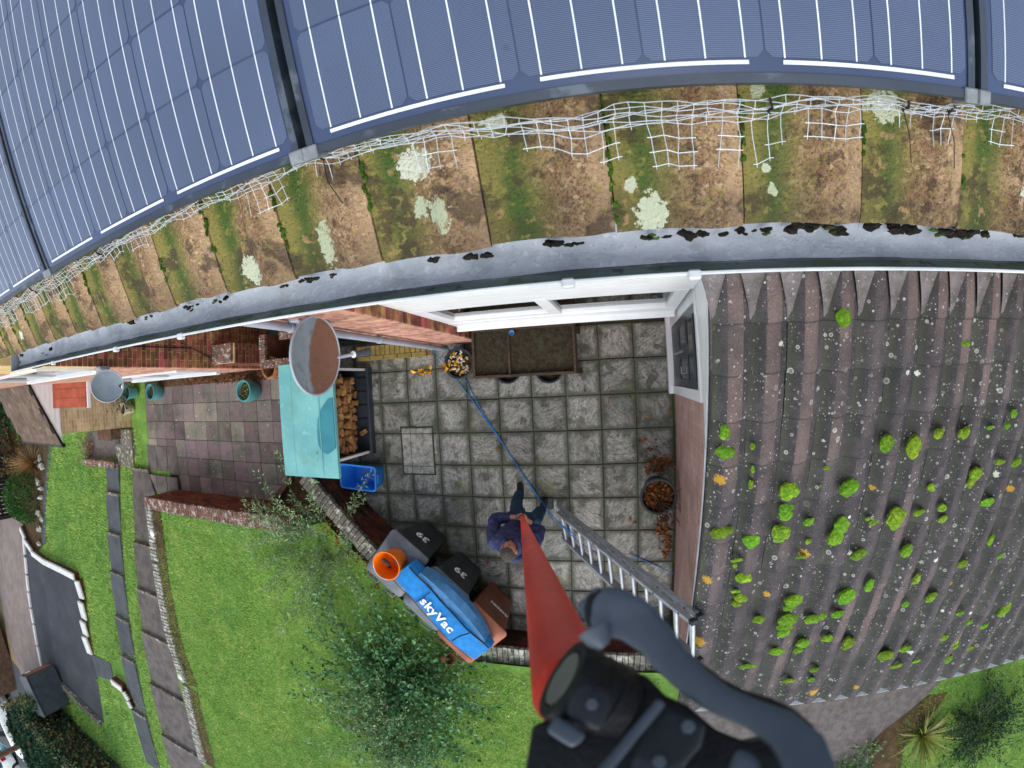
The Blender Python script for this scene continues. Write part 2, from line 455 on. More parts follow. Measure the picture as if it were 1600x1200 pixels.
MAT['dark_gap'] = mat('dark_underlay', '14161a', rough=.9)
MAT['dish'] = mat('grey_dish', '84909b', '76828d', scale=5, rough=.55, spec=.4, coord='L', spots=[('N', 40, .6, .68, '62676c', .5)])
MAT['dish_algae'] = mat('dish_with_brown_algae', '8a97a2', '7a8792', scale=5, rough=.6, spec=.35, coord='L',
                        spots=[('Z', 4.5, .17, .13, '7a5646', 1.0, .26), ('N', 9, .54, .66, '63483c', .5), ('N', 45, .58, .66, '8a7264', .5), ('N', 90, .6, .66, '4f443e', .5)])
MAT['pipe_grey'] = mat('grey_downpipe', 'a3a8b4', '949aa6', scale=4, rough=.45, spec=.4, spots=[('N', 7, .6, .7, '7f858f', .5)])
MAT['terracotta'] = mat('terracotta', 'a8714b', '8e5c3a', scale=7, rough=.9, bump=.4, rnd=.05, spots=[('N', 9, .58, .66, 'cbb598', .7), ('N', 4, .6, .7, '6b5a38', .6)])
MAT['teal_glaze'] = mat('teal_glaze', '4f8f90', '417d80', scale=4, rough=.3, spec=.5, spots=[('N', 7, .6, .7, '76aaa8', .5)])
MAT['pot_black'] = mat('black_pot', '2b3238', '20262b', scale=5, rough=.5, spec=.4)
MAT['pot_cream'] = mat('cream_pot', 'c2b59f', 'a8987f', scale=6, rough=.85)
MAT['pebble'] = mat('white_pebble', 'cfcabd', 'b2ab9c', scale=9, rough=.7, rnd=.25)
MAT['leaf_yellow'] = mat('yellow_leaf', 'd2a52c', 'c07f22', scale=30, rough=.7, island=.3)
MAT['leaf_litter'] = mat('brown_leaf_litter', '9a5f2c', '6d3f20', scale=20, rough=.85, island=.5, hrnd=.02)
MAT['leaf_white'] = mat('pale_fallen_leaf', 'b9bb98', '9aa27a', scale=20, rough=.8, island=.3)
MAT['twig'] = mat('twig', '4d3a2e', '37291f', scale=20, rough=.95)
MAT['stem_green'] = mat('green_stem', '6a7a3c', '55602e', scale=20, rough=.8)
MAT['foliage'] = mat('shrub_leaf', '588a54', '427444', scale=3, rough=.5, spec=.35, island=.48, hrnd=.02, spots=[('N', 2.2, .54, .68, '8ab06e', .6)])
MAT['foliage_grey'] = mat('grey_green_leaf', '93ac80', '748f64', scale=3, rough=.6, island=.35, hrnd=.015)
MAT['hedge'] = mat('hedge_leaf', '33563c', '27462f', scale=1.2, rough=.5, spec=.35, island=.5, hrnd=.02, spots=[('N', 1.0, .56, .7, '4f7650', .6)])
MAT['hedge_dry'] = mat('dry_hedge_leaf', '79754c', '5f6038', scale=1.2, rough=.8, island=.4)
MAT['blade_yellow'] = mat('strap_leaf', '8f8f34', '6f7a35', scale=3, rough=.5, island=.35)
MAT['blade_red'] = mat('red_strap_leaf', '5d3a34', '43302c', scale=3, rough=.6, island=.35)
MAT['blade_straw'] = mat('straw_grass', 'b08a5a', '94704a', scale=3, rough=.8, island=.3)
MAT['shrub_brown'] = mat('russet_leaf', '5f3a26', '47301f', scale=3, rough=.8, island=.4)
MAT['lawn'] = mat('lawn_turf', '6c9440', '587f35', scale=1.3, rough=1, bump=.8, bscale=70,
                  spots=[('N', 4, .5, .66, '84a650', .7), ('N', 14, .55, .68, '4a6c2c', .6), ('N', 2.2, .60, .72, '9aa558', .6), ('N', 9, .64, .72, '817d50', .5)])
MAT['grass'] = mat('grass_blade', '98bc57', '7da647', scale=1.1, rough=.75, island=.32, hrnd=.02, spots=[('N', 2.0, .50, .64, 'b0bf62', .6), ('N', .6, .50, .64, '62994a', .65), ('N', 6, .58, .68, '8f9a58', .55), ('N', 13, .60, .68, '4f7a35', .5)])
MAT['tarmac'] = mat('tarmac', '44474d', '3a3d43', scale=1.2, rough=.85, bump=.5, bscale=180, spots=[('N', .8, .6, .72, '5d6065', .6), ('N', 3, .66, .74, '70757a', .4)])
MAT['road'] = mat('road_asphalt', '565a5f', '4c5055', scale=.8, rough=.9)
MAT['path_brown'] = mat('brown_path_slab', '6b6460', '57524f', scale=4, rough=.9, bump=.4, rnd=.12, spots=[('N', 2, .55, .68, '46443e', .6), ('N', 25, .6, .68, '8a7f78', .4)])
MAT['path_grey'] = mat('grey_path_slab', '53575c', '484c50', scale=3, rough=.85, bump=.3, rnd=.1, spots=[('N', 3, .6, .7, '3b3f3a', .6)])
MAT['concrete'] = mat('exposed_aggregate', '77706d', '625d5a', scale=9, rough=.95, bump=1, bscale=120, spots=[('V', 60, .1, .22, 'a79f99', .7), ('N', 70, .58, .66, '45403d', .7), ('N', 3, .58, .7, '4d4f3c', .5)])
MAT['gravel_pink'] = mat('pinkish_drive', '8f827c', '7e726d', scale=2, rough=.95, bump=.4, spots=[('N', 30, .56, .66, 'a4968e', .5)])
MAT['sand'] = mat('tan_verge', '9a8868', '84744f', scale=2, rough=1)
MAT['earth'] = mat('brown_bed', '5a452f', '40331f', scale=8, rough=1, bump=1, bscale=60, spots=[('N', 6, .55, .65, '6d5a35', .6), ('N', 4, .58, .68, '47552c', .6)])
MAT['stone_white'] = mat('white_wall_paint', (.72, .72, .70), (.6, .6, .57), scale=3, rough=.9, bump=.3)
MAT['slate'] = mat('brown_tile', '6b5a4c', '54463c', scale=4, rough=.9, bump=.4, rnd=.16, spots=[('N', 5, .58, .68, '8a8474', .5)])
MAT['tile_orange'] = mat('orange_tile', 'a85a45', '964c39', scale=4, rough=.85, rnd=.12, spots=[('N', 9, .56, .68, '80402f', .5)])
MAT['fence'] = mat('dark_fence', '2d2925', '211e1b', scale=4, rough=.9, rnd=.15)
MAT['glass_dark'] = mat('dark_glass', '2c343a', '232a30', scale=2, rough=.08, spec=.6)
MAT['car_white'] = mat('white_car_paint', (.7, .72, .74), rough=.25, coat=.6)
MAT['car_blue'] = mat('teal_car_paint', '2d6b78', rough=.25, coat=.6)
MAT['car_dark'] = mat('dark_car_paint', '22262b', rough=.25, coat=.6)
MAT['red_lens'] = mat('red_lens', 'b0202a', rough=.3)
MAT['tyre'] = mat('tyre', '17181a', rough=.9)
MAT['door'] = mat('dark_door', '353c46', '2c333c', scale=4, rough=.35, spec=.5)
MAT['chrome'] = mat('chrome', 'c8ccd0', rough=.2, metal=.9)
MAT['jacket'] = mat('navy_jacket', '30365c', '252a48', scale=7, rough=.75, bump=1.0, bscale=22, spots=[('N', 14, .55, .66, '454c78', .6), ('N', 8, .58, .68, '1c2036', .6)])
MAT['jeans'] = mat('blue_jeans', '27435c', '1d3448', scale=12, rough=.9, bump=.3, bscale=160)
MAT['shoe'] = mat('dark_shoe', '1b1d20', '26282b', scale=9, rough=.7)
MAT['skin'] = mat('skin', 'c08a70', 'b07860', scale=9, rough=.55, sub=.1)
MAT['hair'] = mat('short_dark_hair', '3a332e', '55504a', scale=40, rough=.85, bump=.9, bscale=160)
MAT['paving_block'] = brick_mat('yellow_brick_wall', 'd3b88f', 'b3966c', 'dccab0', axes='YZ')
MAT['gar_brick'] = brick_mat('pink_garage_brick', 'b58f86', 'a27a70', 'b8a79c', axes='YZ')
MAT['house_brick_low'] = brick_mat('pink_house_brick', 'b98a74', 'a5735e', 'c0aa9a', axes='XZ')


def cell_mat():
    m = mat('blue_solar_cell', '394865', '33405b', scale=2.2, rough=.13, spec=.5, coord='O', spots=[('N', 3, .56, .7, '3f4d6c', .5), ('N', 26, .7, .74, '26304d', .5)])
    t = m.node_tree
    N, L = t.nodes.new, t.links.new
    bs = [n for n in t.nodes if n.type == 'BSDF_PRINCIPLED'][0]
    sp = N('ShaderNodeSeparateXYZ'); L(N('ShaderNodeTexCoord').outputs['Object'], sp.inputs[0])
    a = N('ShaderNodeMath'); a.operation = 'MULTIPLY'; a.inputs[1].default_value = 2 * math.pi / .0026
    L(sp.outputs[1], a.inputs[0])
    s = N('ShaderNodeMath'); s.operation = 'SINE'; L(a.outputs[0], s.inputs[0])
    mr = N('ShaderNodeMapRange'); mr.inputs[1].default_value, mr.inputs[2].default_value = .1, 1
    mr.inputs[3].default_value, mr.inputs[4].default_value = 0, .22
    L(s.outputs[0], mr.inputs[0])
    x = N('ShaderNodeMix'); x.data_type = 'RGBA'
    L(mr.outputs[0], x.inputs[0])
    src = bs.inputs['Base Color'].links[0].from_socket
    L(src, x.inputs[6]); x.inputs[7].default_value = (.40, .45, .54, 1)
    L(x.outputs[2], bs.inputs['Base Color'])
    return m


MAT['cell'] = cell_mat()


def glass_mat():
    m = bpy.data.materials.new('window_glass')
    m.use_nodes = True
    t = m.node_tree
    t.nodes.clear()
    N, L = t.nodes.new, t.links.new
    o = N('ShaderNodeOutputMaterial'); mx = N('ShaderNodeMixShader'); tr = N('ShaderNodeBsdfTransparent'); gl = N('ShaderNodeBsdfGlossy')
    gl.inputs['Roughness'].default_value = .02
    tr.inputs[0].default_value = (.82, .86, .86, 1)
    fr = N('ShaderNodeFresnel'); fr.inputs[0].default_value = 1.7
    L(fr.outputs[0], mx.inputs[0]); L(tr.outputs[0], mx.inputs[1]); L(gl.outputs[0], mx.inputs[2]); L(mx.outputs[0], o.inputs[0])
    return m


MAT['glass'] = glass_mat()


# ------------------------------------------------------------------ mesh helpers
def V(*a):
    return Vector(a)


class MB:
    def __init__(s):
        s.v, s.f = [], []

    def add(s, vs_, fs):
        o = len(s.v)
        s.v += [tuple(x) for x in vs_]
        s.f += [tuple(i + o for i in f) for f in fs]
        return s

    def obox(s, o, a, b, c):
        o, a, b, c = map(Vector, (o, a, b, c))
        vs_ = [o, o + a, o + a + b, o + b, o + c, o + a + c, o + a + b + c, o + b + c]
        if a.cross(b).dot(c) < 0:
            fs = [(0, 1, 2, 3), (4, 7, 6, 5), (0, 4, 5, 1), (1, 5, 6, 2), (2, 6, 7, 3), (3, 7, 4, 0)]
        else:
            fs = [(3, 2, 1, 0), (5, 6, 7, 4), (1, 5, 4, 0), (2, 6, 5, 1), (3, 7, 6, 2), (0, 4, 7, 3)]
        return s.add(vs_, fs)

    def box(s, lo, hi):
        lo, hi = Vector(lo), Vector(hi)
        d = hi - lo
        return s.obox(lo, (d.x, 0, 0), (0, d.y, 0), (0, 0, d.z))

    def cbox(s, c, size, R=None):
        c = Vector(c)
        R = R or Matrix.Identity(3)
        a, b, d = (R @ V(size[0], 0, 0)), (R @ V(0, size[1], 0)), (R @ V(0, 0, size[2]))
        return s.obox(c - (a + b + d) / 2, a, b, d)

    def prism(s, poly, up):
        n = len(poly)
        poly = [Vector(p) for p in poly]
        up = Vector(up)
        s.add(poly + [p + up for p in poly],
              [tuple(range(n - 1, -1, -1)), tuple(range(n, 2 * n))] + [(i, (i + 1) % n, n + (i + 1) % n, n + i) for i in range(n)])
        return s

    def loft(s, rings, cap=True, closed=True):
        n = len(rings[0])
        vs_ = [p for r in rings for p in r]
        fs = []
        for k in range(len(rings) - 1):
            for i in range(n if closed else n - 1):
                j = (i + 1) % n
                fs.append((k * n + i, k * n + j, (k + 1) * n + j, (k + 1) * n + i))
        if cap:
            fs.append(tuple(range(n - 1, -1, -1)))
            m = (len(rings) - 1) * n
            fs.append(tuple(range(m, m + n)))
        return s.add(vs_, fs)

    def tube(s, pts, r, n=8, cap=True, flat=1.0):
        pts = [Vector(p) for p in pts]
        rs = r if isinstance(r, (list, tuple)) else [r] * len(pts)
        up = V(0, 0, 1)
        rings = []
        last = None
        for i, p in enumerate(pts):
            t = (pts[min(i + 1, len(pts) - 1)] - pts[max(i - 1, 0)]).normalized()
            if last is None:
                a = t.cross(up)
                if a.length < 1e-3:
                    a = t.cross(V(1, 0, 0))
            else:
                a = last - t * last.dot(t)
            a.normalize()
            last = a
            b = t.cross(a)
            rings.append([p + (a * math.cos(2 * math.pi * k / n) + b * flat * math.sin(2 * math.pi * k / n)) * rs[i] for k in range(n)])
        return s.loft(rings, cap)

    def lathe(s, c, prof, n=24, ax=(0, 0, 1), ex=None, cap=False, sq=1.0):
        c, ax = Vector(c), Vector(ax).normalized()
        ex = Vector(ex) if ex else (ax.cross(V(0, 1, 0)) if abs(ax.y) < .9 else ax.cross(V(1, 0, 0)))
        ex = (ex - ax * ex.dot(ax)).normalized()
        ey = ax.cross(ex)
        rings = [[c + ax * z + (ex * math.cos(2 * math.pi * k / n) + ey * sq * math.sin(2 * math.pi * k / n)) * r for k in range(n)] for r, z in prof]
        return s.loft(rings, cap)

    def mesh(s, name, smooth=False, bevel=0, seg=1):
        me = bpy.data.meshes.new(name)
        me.from_pydata(s.v, [], s.f)
        if bevel:
            bm = bmesh.new()
            bm.from_mesh(me)
            bmesh.ops.remove_doubles(bm, verts=bm.verts, dist=1e-6)
            es = [e for e in bm.edges if len(e.link_faces) == 2 and e.calc_face_angle(0) > .5]
            bmesh.ops.bevel(bm, geom=es, offset=bevel, segments=seg, profile=.5, affect='EDGES', clamp_overlap=True)
            bm.to_mesh(me)
            bm.free()
        me.validate()
        if smooth:
            me.polygons.foreach_set('use_smooth', [True] * len(me.polygons))
            if smooth != 'all':
                try:
                    me.set_sharp_from_angle(angle=rad(38))
                except Exception:
                    pass
        me.update()
        return me

    def obj(s, name, m, parent=None, smooth=False, bevel=0, seg=1):
        return put(name, s.mesh(name, smooth, bevel, seg), m, parent)


WORLD = {}


def put(name, me, m, parent=None, mw=None):
    o = bpy.data.objects.new(name, me)
    COL.objects.link(o)
    if m is not None and me is not None and not me.materials:
        me.materials.append(MAT[m] if isinstance(m, str) else m)
    mw = mw or Matrix.Identity(4)
    if parent is not None:
        o.parent = parent
        o.matrix_parent_inverse = WORLD[parent.name].inverted()
    o.matrix_basis = mw
    WORLD[o.name] = mw.copy()
    return o


def tag(o, label=None, cat=None, group=None, kind=None):
    if label:
        o['label'] = label
    if cat:
        o['category'] = cat
    if group:
        o['group'] = group
    if kind:
        o['kind'] = kind
    return o


def thing(name, label, cat, loc, group=None, kind=None):
    o = bpy.data.objects.new(name, None)
    COL.objects.link(o)
    o.empty_display_size = .1
    o.location = loc
    WORLD[o.name] = Matrix.Translation(Vector(loc))
    return tag(o, label, cat, group, kind)


def structure(o):
    o['kind'] = 'structure'
    return o


def sheet(name, poly, fn, dz, m, parent=None, cuts=(), noise=0):
    """thin ground sheet over a plan polygon, draped on a height function"""
    bm = bmesh.new()
    vs_ = [bm.verts.new((p[0], p[1], 0)) for p in poly]
    bm.faces.new(vs_)
    for y in cuts:
        bmesh.ops.bisect_plane(bm, geom=bm.verts[:] + bm.edges[:] + bm.faces[:], plane_co=(0, y, 0), plane_no=(0, 1, 0))
    bmesh.ops.triangulate(bm, faces=bm.faces)
    bm.normal_update()
    for f in bm.faces:
        if f.normal.z < 0:
            f.normal_flip()
    for v in bm.verts:
        v.co.z = fn(v.co.x, v.co.y) + dz
    me = bpy.data.meshes.new(name)
    bm.to_mesh(me)
    bm.free()
    return put(name, me, m, parent)


def slab_on(mb, pts, fn, dz, th):
    """thick slab over plan quad"""
    top = [V(p[0], p[1], fn(p[0], p[1]) + dz) for p in pts]
    mb.prism([p - V(0, 0, th) for p in top], (0, 0, th))


def inside(poly, x, y):
    c = False
    n = len(poly)
    for i in range(n):
        x1, y1 = poly[i][0], poly[i][1]
        x2, y2 = poly[(i + 1) % n][0], poly[(i + 1) % n][1]
        if (y1 > y) != (y2 > y) and x < (x2 - x1) * (y - y1) / (y2 - y1) + x1:
            c = not c
    return c


def inside_np(poly, x, y):
    c = np.zeros(len(x), bool)
    n = len(poly)
    for i in range(n):
        x1, y1 = poly[i][0], poly[i][1]
        x2, y2 = poly[(i + 1) % n][0], poly[(i + 1) % n][1]
        if y1 == y2:
            continue
        c ^= ((y1 > y) != (y2 > y)) & (x < (x2 - x1) * (y - y1) / (y2 - y1) + x1)
    return c


def blades(name, label, poly, fn, density, length, width, m, holes=(), cat='grass'):
    xs, ys = [p[0] for p in poly], [p[1] for p in poly]
    area = (max(xs) - min(xs)) * (max(ys) - min(ys))
    n = int(area * density)
    x = rng.uniform(min(xs), max(xs), n)
    y = rng.uniform(min(ys), max(ys), n)
    k = inside_np(poly, x, y)
    for h in holes:
        k &= ~inside_np(h, x, y)
    x, y = x[k], y[k]
    n = len(x)
    z = np.array([fn(a, b) for a, b in zip(x, y)])
    base = np.stack([x, y, z + .002], 1)
    az = rng.uniform(0, 2 * np.pi, n)
    L_ = length * rng.uniform(.5, 1.25, n)
    lean = rng.uniform(.35, 1.3, n)
    tip = base + np.stack([np.cos(az) * np.sin(lean), np.sin(az) * np.sin(lean), np.cos(lean)], 1) * L_[:, None]
    side = np.stack([-np.sin(az), np.cos(az), np.zeros(n)], 1) * (width * rng.uniform(.6, 1.3, n) / 2)[:, None]
    vv = np.stack([base - side, base + side, tip], 1).reshape(-1, 3)
    me = bpy.data.meshes.new(name)
    me.from_pydata(vv.tolist(), [], np.arange(3 * n).reshape(-1, 3).tolist())
    o = put(name, me, m)
    tag(o, label, cat, kind='stuff')
    return o


def leaf_mesh(name, base, direc, size, m, parent=None, wid=.55, fold=.25):
    """many leaves at once: numpy arrays base (n,3), direc (n,3), size (n)"""
    n = len(base)
    d = direc / (np.linalg.norm(direc, axis=1, keepdims=True) + 1e-9)
    r = rng.normal(size=(n, 3))
    s = np.cross(d, r)
    s /= np.linalg.norm(s, axis=1, keepdims=True) + 1e-9
    up = np.cross(s, d)
    flip = np.where(up[:, 2] < 0, -1, 1)[:, None]
    s, up = s * flip, up * flip
    L_ = size[:, None]
    mid = base + d * L_ * .45
    a = mid - s * L_ * wid / 2 + up * L_ * fold * .4
    b = mid + s * L_ * wid / 2 + up * L_ * fold * .4
    tip = base + d * L_ - up * L_ * .1
    vv = np.stack([base, a, tip, b], 1).reshape(-1, 3)
    i = np.arange(n) * 4
    fs = np.concatenate([np.stack([i, i + 1, i + 2], 1), np.stack([i, i + 2, i + 3], 1)])
    me = bpy.data.meshes.new(name)
    me.from_pydata(vv.tolist(), [], fs.tolist())
    return put(name, me, m, parent)


def shrub(name, label, cat, base, n_br, length, leaf, m, spread=1.0, up=1.0, bias=(0, 0, 0), nleaf=30, droop=.3, wid=.55, stem='stem_green', group=None, stemr=.006, lvar=.4):
    base = Vector(base)
    t = thing(name, label, cat, base, group)
    st = MB()
    B, D, S = [], [], []
    bx = Vector(bias)
    for _ in range(n_br):
        az = random.uniform(0, 2 * math.pi)
        el = random.uniform(.15, 1.0)
        d = V(math.cos(az) * spread * (1.1 - el * .6), math.sin(az) * spread * (1.1 - el * .6), up * el) + bx
        d.normalize()
        Lb = length * random.uniform(1 - lvar, 1 + lvar * .6)
        p = base + V(random.gauss(0, .05 * length), random.gauss(0, .05 * length), 0)
        pts = [p.copy()]
        dd = d.copy()
        ns = 7
        for k in range(ns):
            dd = (dd + V(random.gauss(0, .12), random.gauss(0, .12), random.gauss(0, .08) - droop * k / ns * .35)).normalized()
            p = p + dd * (Lb / ns)
            pts.append(p.copy())
        st.tube(pts, [stemr * (1 - .8 * k / ns) for k in range(ns + 1)], 4, False)
        for q in range(nleaf):
            u = random.uniform(.25, 1.0) * ns
            k = min(int(u), ns - 1)
            pos = pts[k].lerp(pts[k + 1], u - k)
            tdir = (pts[k + 1] - pts[k]).normalized()
            off = V(random.gauss(0, 1), random.gauss(0, 1), random.gauss(.25, .6)).normalized()
            B.append(pos + off * leaf * random.uniform(.1, .9))
            D.append(tdir * .5 + off)
            S.append(leaf * random.uniform(.6, 1.25))
    st.obj('stem', stem, t)
    leaf_mesh('foliage', np.array([tuple(b) for b in B]), np.array([tuple(b) for b in D]), np.array(S), m, t, wid)
    return t


def strap_plant(name, label, cat, base, n, length, width, m, upness=.7, group=None, droop=.5, trunk=None):
    base = Vector(base)
    t = thing(name, label, cat, base, group)
    c = base.copy()
    if trunk:
        c = base + V(0, 0, trunk)
        MB().tube([base, c], [.05, .04], 8).obj('trunk', 'twig', t, True)
    mb = MB()
    for _ in range(n):
        az = random.uniform(0, 2 * math.pi)
        el = random.uniform(.1, upness) * math.pi / 2
        d = V(math.cos(az) * math.cos(el), math.sin(az) * math.cos(el), math.sin(el))
        s = V(-math.sin(az), math.cos(az), 0)
        L_ = length * random.uniform(.7, 1.15)
        p = c.copy()
        rows = []
        for k in range(6):
            wv = width * (1 - (k / 5) ** 2 * .95) / 2
            rows.append([p - s * wv, p + V(0, 0, -wv * .3), p + s * wv])
            d = (d + V(0, 0, -droop * .16)).normalized()
            p = p + d * L_ / 5
        mb.loft(rows, False, False)
    mb.obj('leaf_blades', m, t)
    return t


BR = {}


def bricks(parent, m, origin, du, dn, length, height, z0=0, bw=.215, bh=.065, jt=.010, proud=.008, name='brick', limit=300, mz=None, ymax=None):
    """stretcher-bond bricks on a wall face; du along the wall, dn outwards"""
    du, dn = Vector(du).normalized(), Vector(dn).normalized()
    key = (m, bw, bh)
    if key not in BR:
        BR[key] = MB().cbox((0, 0, 0), (bw, .03, bh)).mesh('brick', bevel=.003)
    half_key = (m, bw, bh, 'h')
    if half_key not in BR:
        BR[half_key] = MB().cbox((0, 0, 0), ((bw - jt) / 2, .03, bh)).mesh('brick', bevel=.003)
    R = Matrix((du, dn, V(0, 0, 1))).transposed().to_4x4()
    rows = int(height / (bh + jt))
    cnt = 0
    for r in range(rows):
        off = (bw + jt) / 2 * (r % 2)
        x = -off
        while x < length - .04:
            a, b = max(x, 0), min(x + bw, length)
            wv = b - a
            if wv > .03:
                me = BR[key] if wv > bw - .01 else BR[half_key]
                mw = R.copy()
                c = Vector(origin) + du * ((a + b) / 2) + dn * (proud - .015 + random.uniform(-.002, .002)) + V(0, 0, z0 + r * (bh + jt) + bh / 2 + jt)
                if wv <= bw - .01:
                    mw = mw @ Matrix.Diagonal((wv / ((bw - jt) / 2), 1, 1, 1))
                mw.translation = c
                put(name, me, m, parent, mw)
                cnt += 1
                if cnt >= limit:
                    return cnt
            x += bw + jt
    return cnt


def coping(parent, m, p0, p1, z, depth_dir, depth, bw=.068, jt=.009, h=.07, name='coping_brick'):
    p0, p1 = Vector(p0), Vector(p1)
    du = (p1 - p0).normalized()
    dv = Vector(depth_dir).normalized()
    key = (m, 'cop', round(depth, 3), bw)
    if key not in BR:
        BR[key] = MB().cbox((0, 0, 0), (bw, depth, h)).mesh('coping_brick', bevel=.006)
    R = Matrix((du, dv, du.cross(dv))).transposed().to_4x4()
    n = int((p1 - p0).length / (bw + jt))
    for i in range(n):
        c = p0 + du * ((i + .5) * (bw + jt)) + dv * (depth / 2 + random.uniform(-.006, .006))
        mw = R @ Matrix.Rotation(random.uniform(-.03, .03), 4, 'Z')
        zz = z if not callable(z) else z(c.x, c.y)
        mw.translation = V(c.x, c.y, zz - h / 2 + random.uniform(-.004, .004))
        put(name, BR[key], m, parent, mw)


def text_mesh(name, txt, size, m, parent, mw, extrude=.001, shear=0, bold=0, space=1.0):
    cu = bpy.data.curves.new(name, 'FONT')
    cu.body = txt
    cu.size = size
    cu.extrude = extrude
    cu.shear = shear
    cu.offset = bold
    cu.space_character = space
    cu.align_x, cu.align_y = 'CENTER', 'CENTER'
    cu.resolution_u = 4
    o = bpy.data.objects.new(name, cu)
    COL.objects.link(o)
    dg = bpy.context.evaluated_depsgraph_get()
    me = bpy.data.meshes.new_from_object(o.evaluated_get(dg))
    bpy.data.objects.remove(o)
    return put(name, me, m, parent, mw)


def blob(mb, c, r, axes=((1, 0, 0), (0, 1, 0), (0, 0, 1)), seed=0, lump=.25, sub=2):
    """lumpy cushion"""
    bm = bmesh.new()
    bmesh.ops.create_icosphere(bm, subdivisions=sub, radius=1)
    rs = np.random.default_rng(seed)
    ph = rs.uniform(0, 6.28, 6)
    A = [Vector(a) for a in axes]
    vs_ = []
    for v in bm.verts:
        p = v.co
        k = 1 + lump * (math.sin(3.1 * p.x + ph[0]) * math.sin(2.7 * p.y + ph[1]) + .6 * math.sin(6.3 * p.x + ph[2]) * math.sin(5.9 * p.y + ph[3]) + .4 * math.sin(9 * p.z + ph[4]))
        q = Vector(c) + A[0] * p.x * r[0] * k + A[1] * p.y * r[1] * k + A[2] * p.z * r[2] * k
        vs_.append(q)
    bm.verts.index_update()
    fs = [tuple(v.index for v in f.verts) for f in bm.faces]
    bm.free()
    mb.add(vs_, fs)
    return mb


# ================================================================== THE SETTING
def ground_h(x, y):
    return (terr(x, y) - .006 if x < -9.4 else -.6)


gx = [-140, -80, -50, -30, -20, -14, -9.45, -9.35, -5, 0, 8, 20, 60]
gy = [-90, -60, -40, -25, -15, -8, -4, -1.2, 0, 3, 10, 40]
gm = MB()
for i in range(len(gx) - 1):
    for j in range(len(gy) - 1):
        q = [(gx[i], gy[j]), (gx[i + 1], gy[j]), (gx[i + 1], gy[j + 1]), (gx[i], gy[j + 1])]
        gm.add([(a, b, ground_h(a, b)) for a, b in q], [(0, 1, 2, 3)])
structure(gm.obj('ground', 'lawn'))

# ---- main patio: every slab its own piece
PX0, PY0, PP = .11889, .23548, .45
DW0, DW1 = Zp(560, 770), Zp(612, 826)               # base line of the diagonal retaining wall
dwd = (DW1 - DW0).normalized()
dwn = V(-dwd.y, dwd.x, 0)
if dwn.y < 0:
    dwn = -dwn
BW_Y = -3.62                                         # face of the low wall at the far side of the patio
DWA = DW0 - dwd * .62
t_end = (BW_Y - DW0.y) / dwd.y
DWB = DW0 + dwd * t_end
patio = structure(sheet('patio', [(-4.5, .75), (.62, .75), (.62, BW_Y - .1), (DWB.x - .1, BW_Y - .1), (DWA.x - .1, DWA.y - .1), (-4.5, DWA.y)], lambda x, y: 0, -.012, 'joint'))
SLAB = [MB().cbox((0, 0, 0), (.438, .438, .036)).mesh('paving_slab', bevel=.006) for _ in range(1)][0]
for i in range(-10, 1):
    for j in range(-1, 9):
        cx, cy = PX0 + (i + .5) * PP, PY0 - (j + .5) * PP
        sx = 1.0
        if i == 0:
            cx, sx = PX0 + .235, 1.05
        dd = V(cx, cy, 0) - DW0
        if dd.dot(dwn) < -.32 or cy < BW_Y - .2:
            continue
        mw = Matrix.Translation((cx + random.uniform(-.003, .003), cy + random.uniform(-.003, .003), -.018 + random.uniform(-.003, .003)))
        mw = mw @ Euler((random.uniform(-.004, .004), random.uniform(-.004, .004), random.uniform(-.006, .006))).to_matrix().to_4x4() @ Matrix.Diagonal((sx, 1, 1, 1))
        put('paving_slab', SLAB, 'slab', patio, mw)

# ---- lower coloured patio beside it
pp = structure(sheet('lower_patio', [(-10.3, .4), (-4.5, .4), (-4.5, -1.5), (-5.0, -2.3), (-9.3, -2.3), (-10.3, -2.2)], lambda x, y: -.3, -.012, 'joint'))
SLAB2 = MB().cbox((0, 0, 0), (.382, .375, .036)).mesh('paving_slab', bevel=.005)
for i in range(15):
    for j in range(6):
        cx, cy = -5.795 - (i - 3) * .39, .085 - j * .383
        if cx > -4.6 or cx < -10.25 or (cx < -9.3 and j > 3):
            continue
        mw = Matrix.Translation((cx, cy, -.318 + random.uniform(-.003, .003))) @ Euler((random.uniform(-.004, .004), random.uniform(-.004, .004), random.uniform(-.01, .01))).to_matrix().to_4x4()
        put('paving_slab', SLAB2, 'purple', pp, mw)
for k in range(6):                                    # long kerb slabs at its outer corner
    put('kerb_slab', MB().cbox((0, 0, 0), (.42, .62, .05)).mesh('kerb_slab', bevel=.006), 'path_brown', pp, Matrix.Translation((-9.28 - .44 * (k // 2), -1.35 - .66 * (k % 2), -.315 if k % 2 == 0 else -.235)))

# ---- raised lawn
PWL, PWR = Zp(278.75, 765, -.3), Zp(415.6, 781, -.3)  # foot of the wall between the lower patio and the lawn
pwd = (PWR - PWL).normalized()
pwn = V(-pwd.y, pwd.x, 0)
WT = .63                                               # top of that wall
PW0, PW1 = PWL, PWL + pwd * 4.35
LW = [Tp(*p, fn=lambda x, y: lawn_h(x, y) + .06) for p in ((226, 785), (238, 880), (258, 990), (284, 1070), (312, 1190))]
lawn_poly = [(PW0.x + .05, PW0.y - .15), (PW1.x, PW1.y - .15), (DW0.x - .30, DW0.y - .35), (DWB.x - .22, BW_Y - .2), (.6, BW_Y - .2), (.6, -3.2), (14, -3.2), (14, -14), (-8.3, -14), (LW[4].x, LW[4].y), (LW[2].x, LW[2].y)]
structure(sheet('raised_lawn', lawn_poly, lawn_h, 0, 'lawn', cuts=(-2.5,)))

# ---- ground pieces on the left: neighbour's paving, drive, lawns, beds
def tpoly(px, fn=terr):
    return [Tp(x, y, fn) for x, y in px]


